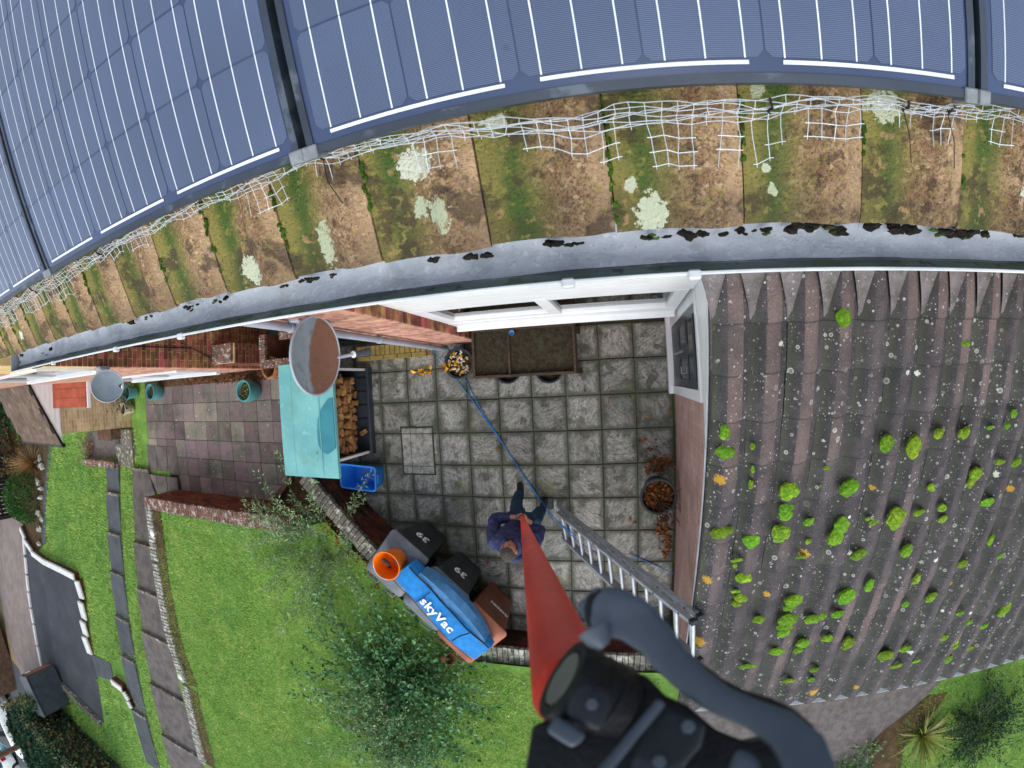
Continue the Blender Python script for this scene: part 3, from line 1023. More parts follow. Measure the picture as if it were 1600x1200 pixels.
drive = tpoly([(37, 828), (52, 862), (72, 885), (125, 908), (130, 925), (134, 985), (143, 1022), (150, 1040), (163, 1130), (120, 1095), (70, 1050), (58, 1000), (45, 930)])
structure(sheet('driveway', drive, terr, .012, 'tarmac', cuts=(-1.2,)))
structure(sheet('shared_drive', tpoly([(0, 775), (24, 770), (36, 822), (44, 925), (58, 1002), (68, 1050), (40, 1075), (15, 1000), (0, 930)]), terr, .008, 'gravel_pink', cuts=(-1.2,)))
structure(sheet('verge', tpoly([(0, 930), (15, 1000), (40, 1075), (28, 1085), (0, 1010)]), terr, .006, 'sand'))
structure(sheet('road', tpoly([(2, 1012), (30, 1045), (45, 1090), (90, 1199), (2, 1199)]), terr, .008, 'road'))
structure(sheet('side_path', tpoly([(0, 690), (6, 690), (8, 770), (0, 775)]), terr, .006, 'concrete'))
structure(sheet('planting_bed', tpoly([(24, 688), (78, 690), (72, 730), (70, 770), (66, 815), (70, 850), (58, 862), (46, 840), (36, 822), (30, 800), (10, 780), (8, 690)]), terr, .008, 'earth', cuts=(-1.2,)))
structure(sheet('lawn_edge', tpoly([(79, 692), (83, 692), (76, 740), (72, 800), (72, 850), (66, 850), (67, 790), (72, 735)]), terr, .012, 'path_grey', cuts=(-1.2,)))
structure(sheet('neighbour_forecourt', tpoly([(137, 676), (206, 670), (214, 712), (190, 715), (140, 716)]), terr, .008, 'concrete', cuts=(-1.2,)))
structure(sheet('drive_apron', tpoly([(143, 1022), (172, 1035), (180, 1066), (152, 1055)]), terr, .014, 'path_grey'))

# ---- stepped garden paths: each tread a slab of its own, rising away from the house
def step_path(name, m, left, right, risers, label=None):
    p = bpy.data.objects.new(name, None)
    COL.objects.link(p)
    WORLD[p.name] = Matrix.Identity(4)
    structure(p)
    for k in range(len(risers) - 1):
        a, b = risers[k], risers[k + 1]
        y0, y1 = a, b
        zt, zf = terr(0, y0) + .07, terr(0, y1) + .012
        x0a, x1a = left(y0), right(y0)
        x0b, x1b = left(y1), right(y1)
        q = [V(x0a, y0, zt - .2), V(x1a, y0, zt - .2), V(x1b, y1, zf - .2), V(x0b, y1, zf - .2)]
        MB().prism(q, (0, 0, .2)).obj('step_slab', m, p, bevel=.008)
        MB().prism([V(x0a - .01, y0 + .03, zt - .2), V(x1a + .01, y0 + .03, zt - .2), V(x1a + .01, y0 - .045, zt - .2), V(x0a - .01, y0 - .045, zt - .2)], (0, 0, .212)).obj('step_nosing', 'coping', p, bevel=.006)
    return p


LWX = lambda y: float(np.interp(-y, [-v.y for v in LW], [v.x for v in LW])) + .02
step_path('garden_path', 'path_brown', lambda y: -11.05 + .04 * max(0, -y - 6), lambda y: max(-10.35, LWX(y)) if y < -2.2 else -10.3, [-1.62, -3.4, -4.55, -5.65, -7.05, -8.55, -10.2, -12.0])
g = [Tp(*p) for p in ((171, 727), (171, 769), (174, 832), (177, 893), (180, 960), (187, 1020), (205, 1105), (240, 1199))]
gpx = np.polyfit([v.y for v in g], [v.x for v in g], 1)
step_path('neighbour_path', 'path_grey', lambda y: np.polyval(gpx, y) - .05, lambda y: np.polyval(gpx, y) + .68, [g[0].y, g[1].y, g[2].y, g[3].y, g[4].y, g[5].y, g[6].y, g[7].y])

# ---- grass blades
vis_lawn = [(PW0.x + .1, PW0.y - .28), (PW1.x, PW1.y - .24), (DW0.x - .36, DW0.y - .42), (DWB.x - .3, BW_Y - .32), (.5, BW_Y - .30), (-.2, -6.3), (-2.5, -7.2), (-6, -8.2), (-8.6, -9.4), (LW[3].x + .15, LW[3].y), (LW[2].x + .15, LW[2].y), (LW[1].x + .15, LW[1].y)]
blades('lawn_grass', 'short bright green grass covering the raised lawn', vis_lawn, lawn_h, 3000, .05, .010, 'grass')
conc = [Zp(*p, .5) for p in ((1130, 1050), (1460, 1055), (1372, 1128), (1385, 1200), (1235, 1200), (1050, 1120))]
rl = [Zp(*p, .5) for p in ((1452, 1060), (1640, 1005), (1680, 1240), (1380, 1240), (1390, 1120))]
blades('side_lawn_grass', 'bright green grass beyond the eaves of the garage roof', rl, lambda x, y: lawn_h(x, y), 2200, .05, .010, 'grass')
rise = lambda x, y: terr(x, y) - .006
nl = tpoly([(80, 692), (137, 672), (138, 716), (170, 722), (172, 770), (176, 890), (180, 960), (190, 1022), (178, 1038), (145, 1020), (133, 960), (126, 905), (74, 882), (70, 850), (72, 790)])
blades('neighbour_lawn_grass', 'bright green grass of the lawn between the tarmac drive and the grey stepped path', nl, rise, 700, .085, .02, 'grass')
st_ = tpoly([(192, 672), (214, 668), (224, 730), (222, 850), (232, 985), (250, 1075), (268, 1160), (280, 1199), (245, 1199), (212, 1105), (197, 1020), (193, 960), (192, 890), (191, 770)])
blades('strip_grass', 'long narrow strip of green grass between the two stepped paths', st_, rise, 900, .075, .016, 'grass')
sm = tpoly([(152, 1058), (180, 1070), (192, 1100), (205, 1120), (230, 1199), (165, 1199), (95, 1100), (78, 1050), (100, 1070), (168, 1140)])
blades('drive_grass', 'green grass beside the low end of the tarmac drive', sm, rise, 450, .10, .022, 'grass')
dc = tpoly([(79, 1046), (70, 1052), (165, 1140), (170, 1130)])
# kerb between the drive and the grass strip behind the hedge
ke = bpy.data.objects.new('drive_kerb', None); COL.objects.link(ke); WORLD[ke.name] = Matrix.Identity(4); structure(ke)
ka, kb = Tp(74, 1046), Tp(160, 1133)
for k in range(8):
    a, b = ka.lerp(kb, k / 8 + .004), ka.lerp(kb, (k + 1) / 8 - .004)
    n_ = V(-(b - a).y, (b - a).x, 0).normalized() * .22
    MB().prism([a - V(0, 0, .1), b - V(0, 0, .1), b + n_ - V(0, 0, .1), a + n_ - V(0, 0, .1)], (0, 0, .2)).obj('kerb_stone', 'coping', ke, bevel=.01)

structure(sheet('concrete_path', conc, lawn_h, .006, 'concrete'))
structure(sheet('soil_strip', [Zp(*p, .5) for p in ((1365, 1130), (1440, 1075), (1470, 1070), (1440, 1110), (1400, 1150), (1390, 1200), (1350, 1200), (1345, 1150))], lawn_h, .012, 'earth'))


# ================================================================== RETAINING WALLS
def retaining(name, label, p0, p1, nrm, z0, zt, thick, mb_, mc, mo='mortar_d'):
    p0, p1, nrm = Vector(p0), Vector(p1), Vector(nrm).normalized()
    t = thing(name, label, 'wall', (p0 + p1) / 2)
    du = p1 - p0
    c = MB().obox(V(p0.x, p0.y, z0 - .1) - nrm * .008, du, -nrm * (thick - .02), (0, 0, zt - .07 - z0 + .1)).obj('core', mo, t)
    bricks(t, mb_, V(p0.x, p0.y, 0), du, nrm, du.length, zt - .07 - z0, z0)
    cp0, cp1 = p0 + nrm * .02, p1 + nrm * .02
    coping(t, mc, V(cp0.x, cp0.y, 0), V(cp1.x, cp1.y, 0), zt, -nrm, thick)
    return t


retaining('retaining_wall', 'diagonal dark brick retaining wall with grey lichened coping beside the blue box', DWA, DWB, dwn, 0, .68, .24, 'brick_dark', 'coping')
retaining('retaining_wall', 'low brick wall with pale lichened coping below the ladder', V(DWB.x - .1, BW_Y, 0), V(.6, BW_Y, 0), V(0, 1, 0), 0, .54, .26, 'brick_dark', 'coping_pale')
retaining('retaining_wall', 'long red brick retaining wall between the coloured patio and the lawn', PW0, PW1, pwn, -.3, WT, .24, 'brick_red', 'coping_red')
# low wall that returns at an angle between the coloured patio and the planted corner
ra_, rb_ = Zp(452, 745, -.05), Zp(421, 785, -.05)
rdir = rb_ - ra_
t = thing('brick_kerb', 'narrow brown timber edging beside the planted corner by the teal log store', 'edging', (ra_ + rb_) / 2)
MB().obox(V(ra_.x, ra_.y, -.32), V(rdir.x, rdir.y, 0), V(-rdir.y, rdir.x, 0).normalized() * .09, (0, 0, .30)).obj('board', 'wood_brown', t, bevel=.006)
MB().cbox((ra_.x, ra_.y, -.2), (.1, .1, .32)).obj('post', 'wood_brown', t, bevel=.006)
structure(sheet('planted_corner', [(-4.52, -1.35), (ra_.x, ra_.y), (rb_.x, rb_.y), (PW1.x - .2, PW1.y + .02), (DW0.x - .35, DW0.y - .28), (DWA.x - .2, DWA.y - .2)], lambda x, y: -.12, 0, 'earth'))

# left edge of the raised lawn: lichened coping bricks and a strip of bare earth
t = thing('garden_wall', 'long garden wall with white lichened coping at the left edge of the raised lawn', 'wall', LW[2])
for k in range(len(LW) - 1):
    a, b = LW[k], LW[k + 1]
    d_ = V((b - a).x, (b - a).y, 0)
    nn = V(-d_.y, d_.x, 0).normalized()
    MB().obox(V(a.x, a.y, -.6), d_, nn * .2, (0, 0, .6 + min(lawn_h(0, a.y), lawn_h(0, b.y)) - .02)).obj('wall_core', 'brick_dark', t)
    coping(t, 'coping_pale' if k < 4 else 'coping', V(a.x, a.y, 0) - nn * .03, V(b.x, b.y, 0) - nn * .03, lambda x, y: lawn_h(x, y) + .06, nn, .24)
    structure(sheet('earth_strip', [(a + nn * .2)[:2], (b + nn * .2)[:2], (b + nn * .55)[:2], (a + nn * .5)[:2]], lawn_h, .012, 'earth'))

# low flint edge between the two patios
t = thing('flint_edging', 'row of small pale stones along the edge behind the teal log store', 'edging', (-4.47, -.3, 0))
MB().box((-4.52, -1.25, -.33), (-4.43, .4, .0)).obj('kerb', 'coping', t)
fm = MB().cbox((0, 0, 0), (.05, .045, .04)).mesh('stone', bevel=.014, seg=2)
for k in range(38):
    mw = Matrix.Translation((-4.49 + random.uniform(-.025, .025), -1.2 + k * .042, .012)) @ Euler((random.random(), random.random(), random.random() * 6)).to_matrix().to_4x4() @ Matrix.Scale(random.uniform(.6, 1.2), 4)
    put('stone', fm, 'pebble', t, mw)

# ================================================================== THE HOUSE
S30, C30 = math.sin(rad(30)), math.cos(rad(30))
ES, EN = V(0, C30, S30), V(0, -S30, C30)
HX0, HX1 = -2.5, 7.0
house = thing('house', 'red brick house with white window, grey gutter and mossy brown roof tiles', 'house', (0, .7, 0))
wl = MB().box((HX0, .56, -.4), (-1.85, 1.1, 5.0)).obj('wall', 'mortar_p', house)
bricks(wl, 'brick_salmon', V(HX0, .56, 0), (1, 0, 0), (0, -1, 0), .65, 4.0, 0)
# reveal beside the window (faces +X)
bricks(wl, 'brick_multi', V(-1.85, .56, 0), (0, 1, 0), (1, 0, 0), .16, 3.6, 0, limit=100)
wr = MB().box((-1.86, .72, -.4), (.62, 1.0, 1.02)).box((-1.86, .72, 2.25), (.62, 1.0, 5.0)).box((.62, .72, -.4), (HX1, 1.0, 5.0)).obj('wall', 'house_brick_low', house)
MB().box((HX0, 1.1, -.4), (HX1, 9, 5.0)).obj('wall', 'brick_salmon', house)
# window
win = MB().box((-1.86, .655, 1.0), (.56, .73, 1.30)).obj('window', 'white', house, bevel=.006)
MB().box((-1.90, .60, .97), (.56, .73, 1.02)).obj('sill', 'white', win, bevel=.006)
for a, b in ((-1.86, -1.70), (-.72, -.60), (.44, .56)):
    MB().box((a, .658, 1.302), (b, .728, 2.24)).obj('frame', 'white', win, bevel=.006)
for a, b, zb in ((-1.70, -.72, 1.302), (-.60, .44, 1.302)):
    MB().box((a, .662, zb), (b, .726, zb + (.16 if a < -1 else .05))).obj('frame', 'white', win, bevel=.006)
    MB().box((a, .662, 2.14), (b, .726, 2.238)).obj('frame', 'white', win, bevel=.006)
    MB().box((a + .002, .70, zb), (b - .002, .706, 2.14)).obj('pane', 'glass', win)
    MB().box((a, .78, 1.28), (b, .98, 1.33)).obj('inner_sill', 'white', win)
    MB().box((a, .979, 1.34), (b, .99, 2.24)).obj('blind', 'stone_white', win)
cl = MB()
for k in range(12):
    cl.obox((-1.87, .66, 2.24 + k * .15), (2.45, 0, 0), (0, .06, .012), (0, 0, .143))
cl.obj('cladding', 'white', house)
# soffit and fascia
MB().box((HX0 - .02, .272, 4.97), (HX1, .73, 4.985)).obj('soffit', 'white', house)
MB().box((HX0 - .02, .268, 4.96), (HX1, .29, 5.12)).obj('fascia', 'white', house)
MB().box((HX0 - .05, .27, 4.95), (HX0 - .02, .75, 5.25)).obj('box_end', 'white', house)
# gutter
gc, gr = (.215, 5.12), .056


def gprof(r, a0, a1, n):
    return [(gc[0] - r * math.cos(rad(a0 + (a1 - a0) * k / n)), gc[1] - r * math.sin(rad(a0 + (a1 - a0) * k / n)) * .95) for k in range(n + 1)]


def trough(x0, x1, ri, ro, a0=0, a1=180, n=14):
    mb = MB()
    ins, outs = gprof(ri, a0, a1, n), gprof(ro, a0, a1, n)
    ring = ins + outs[::-1]
    mb.loft([[V(x, y, z) for y, z in ring] for x in (x0, x1)])
    return mb


GX0, GX1 = -2.57, 3.2
gut = trough(GX0, GX1, .052, .056).obj('gutter', 'gutter', house, True)
trough(GX0 + .002, GX1, .0490, .0518, 4, 52, 10).obj('stain', 'algae', gut, True)
MB().tube([V(GX0, gc[0] - gr + .002, gc[1] + .001), V(GX1, gc[0] - gr + .002, gc[1] + .001)], .0032, 6).obj('rim', 'rim', gut, True)
MB().loft([[V(x, y, z) for y, z in gprof(.0556, 0, 180, 14)] for x in (GX0 - .004, GX0 + .002)]).obj('end_cap', 'gutter', gut)
trough(-2.235, -2.16, .048, .0615).obj('joint', 'darkplastic', gut, True)
sp_ = MB()
nx = 180
rows = []
for i in range(nx + 1):
    x = GX0 + .01 + (GX1 - GX0) * i / nx
    rr = []
    for k in range(9):
        a = 58 + 96 * k / 8
        y = gc[0] - .0495 * math.cos(rad(a))
        z = gc[1] - .0495 * math.sin(rad(a)) * .95 + .004 + .006 * math.sin(x * 9 + k) * math.sin(x * 23 + 2 * k) + random.uniform(0, .0015) + (.012 + .006 * math.sin(x * 7.1) if k > 6 else 0)
        rr.append(V(x, y, z))
    rows.append(rr)
sp_.loft(rows, False, False)
sp_.obj('silt', 'silt', gut, 'all')
for q in ((180, 545), (281, 521), (82, 569), (887, 436), (1085, 424)):
    p = Zp(*q, 5.125)
    MB().cbox((p.x, .158, 5.121), (.022, .016, .016)).obj('clip', 'rim', gut, bevel=.003)
for q, r in (((678, 409), .014), ((735, 402), .018), ((760, 400), .014), ((1012, 374), .012), ((1070, 369), .02), ((1092, 367), .016), ((1200, 361), .013), ((1235, 359), .024), ((1268, 358), .022),
             ((1300, 358), .015), ((1360, 359), .024), ((1395, 359), .03), ((1430, 362), .026), ((1480, 364), .022), ((1515, 366), .026), ((1540, 368), .02), ((1590, 370), .022),
             ((490, 437), .014), ((470, 441), .01), ((445, 449), .01), ((860, 385), .012), ((880, 386), .016), ((905, 384), .01), ((32, 556), .02), ((78, 547), .018), ((300, 487), .008), ((350, 470), .009)):
    p = Zp(*q, 5.116)
    r *= .64
    p.y += .004
    m_ = MB()
    for k in range(3):
        blob(m_, p + V(random.uniform(-r, r), random.uniform(-r * .35, r * .35), random.uniform(-.006, .004)), (r * random.uniform(.6, 1.0), r * random.uniform(.35, .55), r * .4), seed=random.randrange(9999), lump=.35)
    m_.obj('moss_lump', 'debris', gut, True)
for k in range(26):
    x = random.uniform(-1.4, 1.2)
    r = random.uniform(.004, .010)
    m_ = MB()
    for q in range(3):
        blob(m_, V(x + random.uniform(-.02, .02), .234 + random.uniform(-.006, .004), 5.104 + random.uniform(-.003, .003)), (r * random.uniform(.8, 2.0), r * .6, r * .5), seed=random.randrange(9999), lump=.35)
    tag(m_.obj('moss_lump', 'debris' if k % 3 else 'moss_dark', gut, True), kind='stuff')
# roof deck and tiles
TP0 = V(0, .233, 5.142)


def roofpt(x, s, n=0):
    return V(x, 0, 0) + TP0 + ES * s + EN * n


dk = MB().obox(roofpt(HX0 - .05, .03, -.10), (HX1 - HX0, 0, 0), ES * 5.2, EN * .02).obj('roof', 'dark_gap', house)


def tile_mesh(name, wd, ln, roll_from, amp, th=.014, wave=False):
    """single-roll interlocking tile: flat pan on the left, raised roll on the right"""
    prof = []
    n = 16
    for i in range(n + 1):
        u = i / n
        if u < roll_from:
            h = .25 * amp * (1 - math.sin(math.pi * min(1, u / roll_from))) * (1 if u < roll_from * .5 else .6)
        else:
            v = (u - roll_from) / (1 - roll_from)
            h = amp * math.sin(math.pi * min(v, .90)) ** .9 if v > 0 else 0
        if wave:
            h = amp * (.5 - .5 * math.cos(2 * math.pi * ((u * .97) ** .9))) ** .85
        prof.append((u * wd, h))
    mb = MB()
    rings = []
    for s in (0, .012, ln * .5, ln):
        drop = -.004 if s == 0 else 0
        rings.append([(x, s, h + drop) for x, h in prof] + [(x, s, h - th) for x, h in prof[::-1]])
    mb.loft([[Vector(p) for p in r] for r in rings])
    me = mb.mesh(name, True)
    return me, n


TW, TL = .206, .36
tm, tn = tile_mesh('roof_tile', TW - .003, TL, .52, .026)
tm.materials.append(MAT['tile_brown'])
RB = Matrix((V(1, 0, 0), ES, EN)).transposed().to_4x4()
for i in range(-13, 8):
    for r in range(2):
        x = .0035 + i * TW
        p = roofpt(x, r * .30 + random.uniform(-.004, .004), r * .012 + .004)
        mw = RB.copy()
        mw = mw @ Matrix.Rotation(random.uniform(-.006, .006), 4, 'Z') @ Matrix.Rotation(-.035, 4, 'X')
        mw.translation = p
        put('roof_tile', tm, None, dk, mw)
    # moss in the joint
    if random.random() < .75:
        L_ = random.uniform(.06, .22)
        s0 = random.uniform(0, .12)
        mo = MB()
        for k in range(int(L_ / .012)):
            if random.random() < .25:
                continue
            blob(mo, roofpt(x + random.uniform(-.004, .004), s0 + k * .012 + random.uniform(-.004, .004), .008), (.0045 * random.uniform(.4, 1.4), .009 * random.uniform(.5, 1.3), .0045), seed=random.randrange(9999), sub=2, lump=.3)
        tag(mo.obj('moss_seam', 'moss_dark', dk, True), kind='stuff') if mo.v else None

def patch(name, px, py, rx, ry, m, parent, plane, seed, th=.002, ragged=.3):
    """irregular crust lying on a sloping surface; plane = function(px,py)->(point, ex, ey, en)"""
    p, ex, ey, en = plane(px, py)
    rs = np.random.default_rng(seed)
    ph = rs.uniform(0, 6.28, 4)
    n = 44
    ring = []
    for k in range(n):
        a = 2 * math.pi * k / n
        q = 1 + ragged * (math.sin(2 * a + ph[0]) * .5 + math.sin(3 * a + ph[1]) * .4 + math.sin(5 * a + ph[2]) * .25 + math.sin(9 * a + ph[3]) * .16 + math.sin(15 * a + ph[1]) * .09)
        ring.append(p + ex * rx * q * math.cos(a) + ey * ry * q * math.sin(a))
    mb = MB()
    mb.loft([[v - en * .004 for v in ring], [v + en * th * .25 for v in ring], [p + (v - p) * .7 + en * th * .3 for v in ring]])
    return mb.obj(name, m, parent, True)


def house_plane(px, py):
    d = Vector(ray(px, py))
    o = V(0, 0, H)
    q = TP0 + EN * .012
    p = o + d * ((q - o).dot(EN) / d.dot(EN))
    return p, V(1, 0, 0), ES, EN


LICH = []
for k, (px, py, rx, ry) in enumerate(((392, 424, .030, .030), (507, 383, .017, .042), (645, 258, .034, .03), (1019, 335, .026, .035), (655, 325, .016, .02), (770, 190, .02, .012), (1388, 165, .034, .026),
                                      (1188, 139, .012, .014), (30, 525, .02, .02), (985, 290, .01, .012), (690, 335, .018, .03), (1600, 300, .02, .02), (1200, 262, .008, .008), (1210, 297, .010, .010))):
    LICH.append(('D', 70, tuple(house_plane(px, py)[0]), (rx * .98, ry * .98), ('c3cab0', 'b5bea0', 'd2d6c4')[k % 3], .92, tuple(ES)))
tm.materials[0] = tile_brown_mat(LICH)

# downpipe at the corner
dp = MB().tube([V(-2.42, .50, 0.02), V(-2.42, .50, 4.9)], .034, 12).obj('downpipe', 'pipe_grey', house, True)
for z in (.45, 1.75, 3.1):
    MB().lathe((-2.42, .50, z), [(.036, 0), (.041, .004), (.041, .05), (.036, .054)], 14).obj('bracket', 'pipe_grey', dp, True)
    MB().box((-2.44, .5, z + .01), (-2.40, .56, z + .04)).obj('bracket', 'pipe_grey', dp)

# ================================================================== SOLAR PANELS
PVO = V(0, .363, 5.342)
cellv = []
cw = .156
ch = .009
oct_ = [(-cw / 2 + ch, -cw / 2), (cw / 2 - ch, -cw / 2), (cw / 2, -cw / 2 + ch), (cw / 2, cw / 2 - ch), (cw / 2 - ch, cw / 2), (-cw / 2 + ch, cw / 2), (-cw / 2, cw / 2 - ch), (-cw / 2, -cw / 2 + ch)]
CELL = MB().prism([V(x, y, 0) for x, y in oct_], (0, 0, .0004)).mesh('solar_cell')
BUS = MB().box((-.0011, -.0795, 0), (.0011, .0795, .0004)).mesh('busbar')


MAT['dull'] = mat('dull_clamp', '80858a', '6c7176', scale=40, rough=.6, spots=[('N', 60, .56, .66, '5a5f64', .6)])


def solar_panel(x0, label, rows):
    t = thing('solar_panel', label, 'solar panel', V(x0 + .495, 0, 0) + PVO, 'solar panels on the house roof')
    o = V(x0, 0, 0) + PVO
    Wd, Ln, th = .99, 1.64, .038
    P = lambda x, s, n: o + V(x, 0, 0) + ES * s + EN * n
    fr = MB()
    fw = .013
    fr.obox(P(0, 0, -th), (Wd, 0, 0), ES * fw, EN * th)
    fr.obox(P(0, Ln - fw, -th), (Wd, 0, 0), ES * fw, EN * th)
    fr.obox(P(0, fw, -th), (fw, 0, 0), ES * (Ln - 2 * fw), EN * th)
    fr.obox(P(Wd - fw, fw, -th), (fw, 0, 0), ES * (Ln - 2 * fw), EN * th)
    fr.obj('frame', 'pv_frame', t, bevel=.0015)
    MB().obox(P(fw, fw, -.008), (Wd - 2 * fw, 0, 0), ES * (Ln - 2 * fw), EN * .005).obj('glass_laminate', 'pv_back', t)
    for r in range(rows):
        for c in range(6):
            cx, cs = .0235 + cw / 2 + .0015 + c * .1585 - .0005, .030 + cw / 2 + .0045 + r * .160
            mw = RB.copy()
            mw.translation = P(cx, cs, -.0024)
            put('solar_cell', CELL, 'cell', t, mw)
            for b in (-1, 0, 1):
                mw = RB.copy()
                mw.translation = P(cx + b * .0522, cs, -.0018)
                put('busbar', BUS, 'ribbon', t, mw)
    for c in range(3):
        x = .0255 + .0262 + c * .317 - .004
        MB().obox(P(x, .0245, -.0019), (.270, 0, 0), ES * .0055, EN * .0007).obj('end_ribbon', 'ribbon', t)
    for x in (-.012, Wd - .02):
        MB().obox(P(x, -.006, -.03), (.03, 0, 0), ES * .022, EN * .034).obj('clamp', 'dull', t, bevel=.002)
    return t


solar_panel(-2.449, 'blue solar panel at the far left of the row, cut by the picture edge', 6)
solar_panel(-1.443, 'blue solar panel second from the left above the gutter end', 6)
solar_panel(-.437, 'large blue solar panel in the top middle with six columns of cells', 6)
solar_panel(.565, 'blue solar panel at the far right, only its left strip in view', 4)
# ---- crumpled wire bird mesh below the panels
t = thing('bird_mesh', 'crumpled galvanised wire mesh strip along the lower edge of the solar panels', 'wire mesh', roofpt(-.4, .15, .03))
wm = MB()
MCL = [(-60, 520), (0, 487), (60, 452), (150, 400), (240, 352), (340, 303), (480, 251), (600, 222), (700, 207), (800, 199), (900, 193), (1000, 184), (1100, 174), (1200, 166), (1300, 162), (1400, 166), (1500, 172), (1600, 180), (1700, 190)]


def mesh_plane(px, py, off):
    d = Vector(ray(px, py))
    q = TP0 + EN * off
    return V(0, 0, H) + d * ((q - V(0, 0, H)).dot(EN) / d.dot(EN))


mc = [mesh_plane(a, b, .042) for a, b in MCL]
X0, X1, pit = mc[0].x, mc[-1].x, .0225
nu = int((X1 - X0) / pit)
mcx, mcs = [p.x for p in mc], [(p - TP0).dot(ES) for p in mc]
FL = [(-9, -1.45, 2, .25), (-1.2, -1.0, 1, .4), (-.66, -.555, 2, 0), (-.50, -.44, 1, .5), (-.30, -.225, 2, 0), (-.12, -.02, 1, .3), (-.02, .03, 2, 0), (.04, .255, 3, .1), (.262, .42, 2, .1), (.425, .50, 1, .2), (.52, .60, 2, .1), (.64, 2, 2, .25)]
prof_ = []
for i in range(nu + 1):
    x = X0 + i * pit
    s_c = float(np.interp(x, mcx, mcs)) + .003 * math.sin(x * 21) + .002 * math.sin(x * 47)
    spread = .0042 * (1 + .35 * math.sin(x * 8.0 + 1) + (.5 if x < -1.3 else 0))
    pts = []
    for k in range(8):
        w_ = .0035 * math.sin(x * 31 + k * 1.7) + .0022 * math.sin(x * 77 + k * 2.9)
        pts.append(roofpt(x + random.gauss(0, .0012), s_c + (3.5 - k) * spread * .8 + w_, .054 - .0034 * k + random.gauss(0, .0012)))
    nf, drop = 0, 0
    for a, b, n_, d_ in FL:
        if a <= x <= b:
            nf = 0 if random.random() < d_ * .6 else n_
    q = pts[-1].copy()
    for k in range(nf):
        q = q - ES * (.0215 + random.uniform(-.002, .002)) + EN * random.uniform(-.006, .002) + V(random.gauss(0, .0016) + .0015 * math.sin(x * 30), 0, 0)
        pts.append(q.copy())
    prof_.append(pts)
    wm.tube(pts + [pts[-1] - ES * .005], .00066, 4)
for k in range(11):
    run = []
    for i in range(nu + 1):
        brk = k > 7 and random.random() < .12
        if len(prof_[i]) > k and not brk:
            run.append(prof_[i][k])
        else:
            if len(run) > 1:
                wm.tube([run[0] - V(.006, 0, 0)] + run + [run[-1] + V(.006, 0, 0)], .00072, 4)
            run = []
    if len(run) > 1:
        wm.tube(run, .00072, 4)
wm.obj('wire_netting', 'galv', t)
for x in (-1.75, -1.22, -.78, -.445, .262, .47, .572, .9):
    i = min(max(int((x - X0) / pit), 0), nu)
    a = prof_[i]
    MB().tube([a[0] + EN * .004, a[2] + EN * .006 + V(.002, 0, 0), a[4] + EN * .004 - V(.001, 0, 0), a[5] + EN * .002], .0022, 6).obj('cable_tie', 'tie', t, True)
    if x in (-.445, .47, .572):
        tl = .085
        b = a[4]
        MB().tube([b, b - ES * tl * .5 + EN * .012 + V(.006, 0, 0), b - ES * tl + EN * .002 + V(.018, 0, 0)], .0010, 4).obj('cable_tie', 'tie', t)

# ================================================================== THE GARAGE
GP = rad(17.5)
GS, GN = V(0, math.cos(GP), math.sin(GP)), V(0, -math.sin(GP), math.cos(GP))
G0 = V(0, .6, 3.05)
gar = thing('garage', 'garage with dark lichen-spotted pantile roof, white bargeboard and pink brick side wall', 'garage', (3, -1.2, 0))


def gpt(x, y, n=0):
    return V(x, y, G0.z + (y - G0.y) * math.tan(GP)) + GN * n


def garage_plane(px, py, off=.03):
    d = Vector(ray(px, py))
    o = V(0, 0, H)
    q = G0 + GN * off
    p = o + d * ((q - o).dot(GN) / d.dot(GN))
    return p, V(1, 0, 0), GS, GN


EAVE = -3.44
VX = .565
MB().prism([V(.62, .71, -.2), V(.62, -.24, -.2), V(.62, -.24, 2.62), V(.62, .71, 2.62)][::-1], (.1, 0, 0)).obj('door_wall', 'gar_brick', gar)
MB().add([(.615, EAVE + .2, -.2), (.615, -.24, -.2), (.615, -.24, gpt(0, -.24).z - .12), (.615, EAVE + .2, gpt(0, EAVE + .2).z - .12),
          (.75, EAVE + .2, -.2), (.75, -.24, -.2), (.75, -.24, gpt(0, -.24).z - .12), (.75, EAVE + .2, gpt(0, EAVE + .2).z - .12)],
         [(0, 1, 2, 3), (7, 6, 5, 4), (3, 2, 6, 7), (0, 3, 7, 4), (1, 5, 6, 2)]).obj('wall', 'gar_brick', gar)
MB().box((.75, EAVE + .2, -.2), (7, EAVE + .3, gpt(0, EAVE + .2).z - .12)).obj('wall', 'gar_brick', gar)
# roof deck
gd = MB().obox(gpt(VX + .02, EAVE + .04, -.05), (6.4, 0, 0), GS * 4.25, GN * .02).obj('roof', 'dark_gap', gar)
# bargeboard: a white board under the verge, and a fascia over the door head
bb = []
for y in (.69, -.5, -1.3, -2.0, EAVE + .1):
    hgt_ = .24 + max(0, (y + .6)) * .40
    bb.append([V(VX + .004, y, gpt(0, y).z - .035), V(VX + .03, y, gpt(0, y).z - .035), V(VX + .045, y, gpt(0, y).z - .035 - hgt_), V(VX + .02, y, gpt(0, y).z - .035 - hgt_)])
MB().loft(bb).obj('bargeboard', 'white', gar)
gv = MB()
for k in range(3):
    gv.loft([[V(VX + .001 + k * .002, y, gpt(0, y).z - .09 - k * .06), V(VX + .014, y, gpt(0, y).z - .09 - k * .06), V(VX + .014, y, gpt(0, y).z - .098 - k * .06), V(VX + .001 + k * .002, y, gpt(0, y).z - .098 - k * .06)] for y in (.69, -.5, EAVE + .1)])
gv.obj('groove', 'rim', gar)
MB().box((.55, .60, 2.92), (1.9, .715, 3.2)).obj('fascia', 'white', gar, bevel=.004)
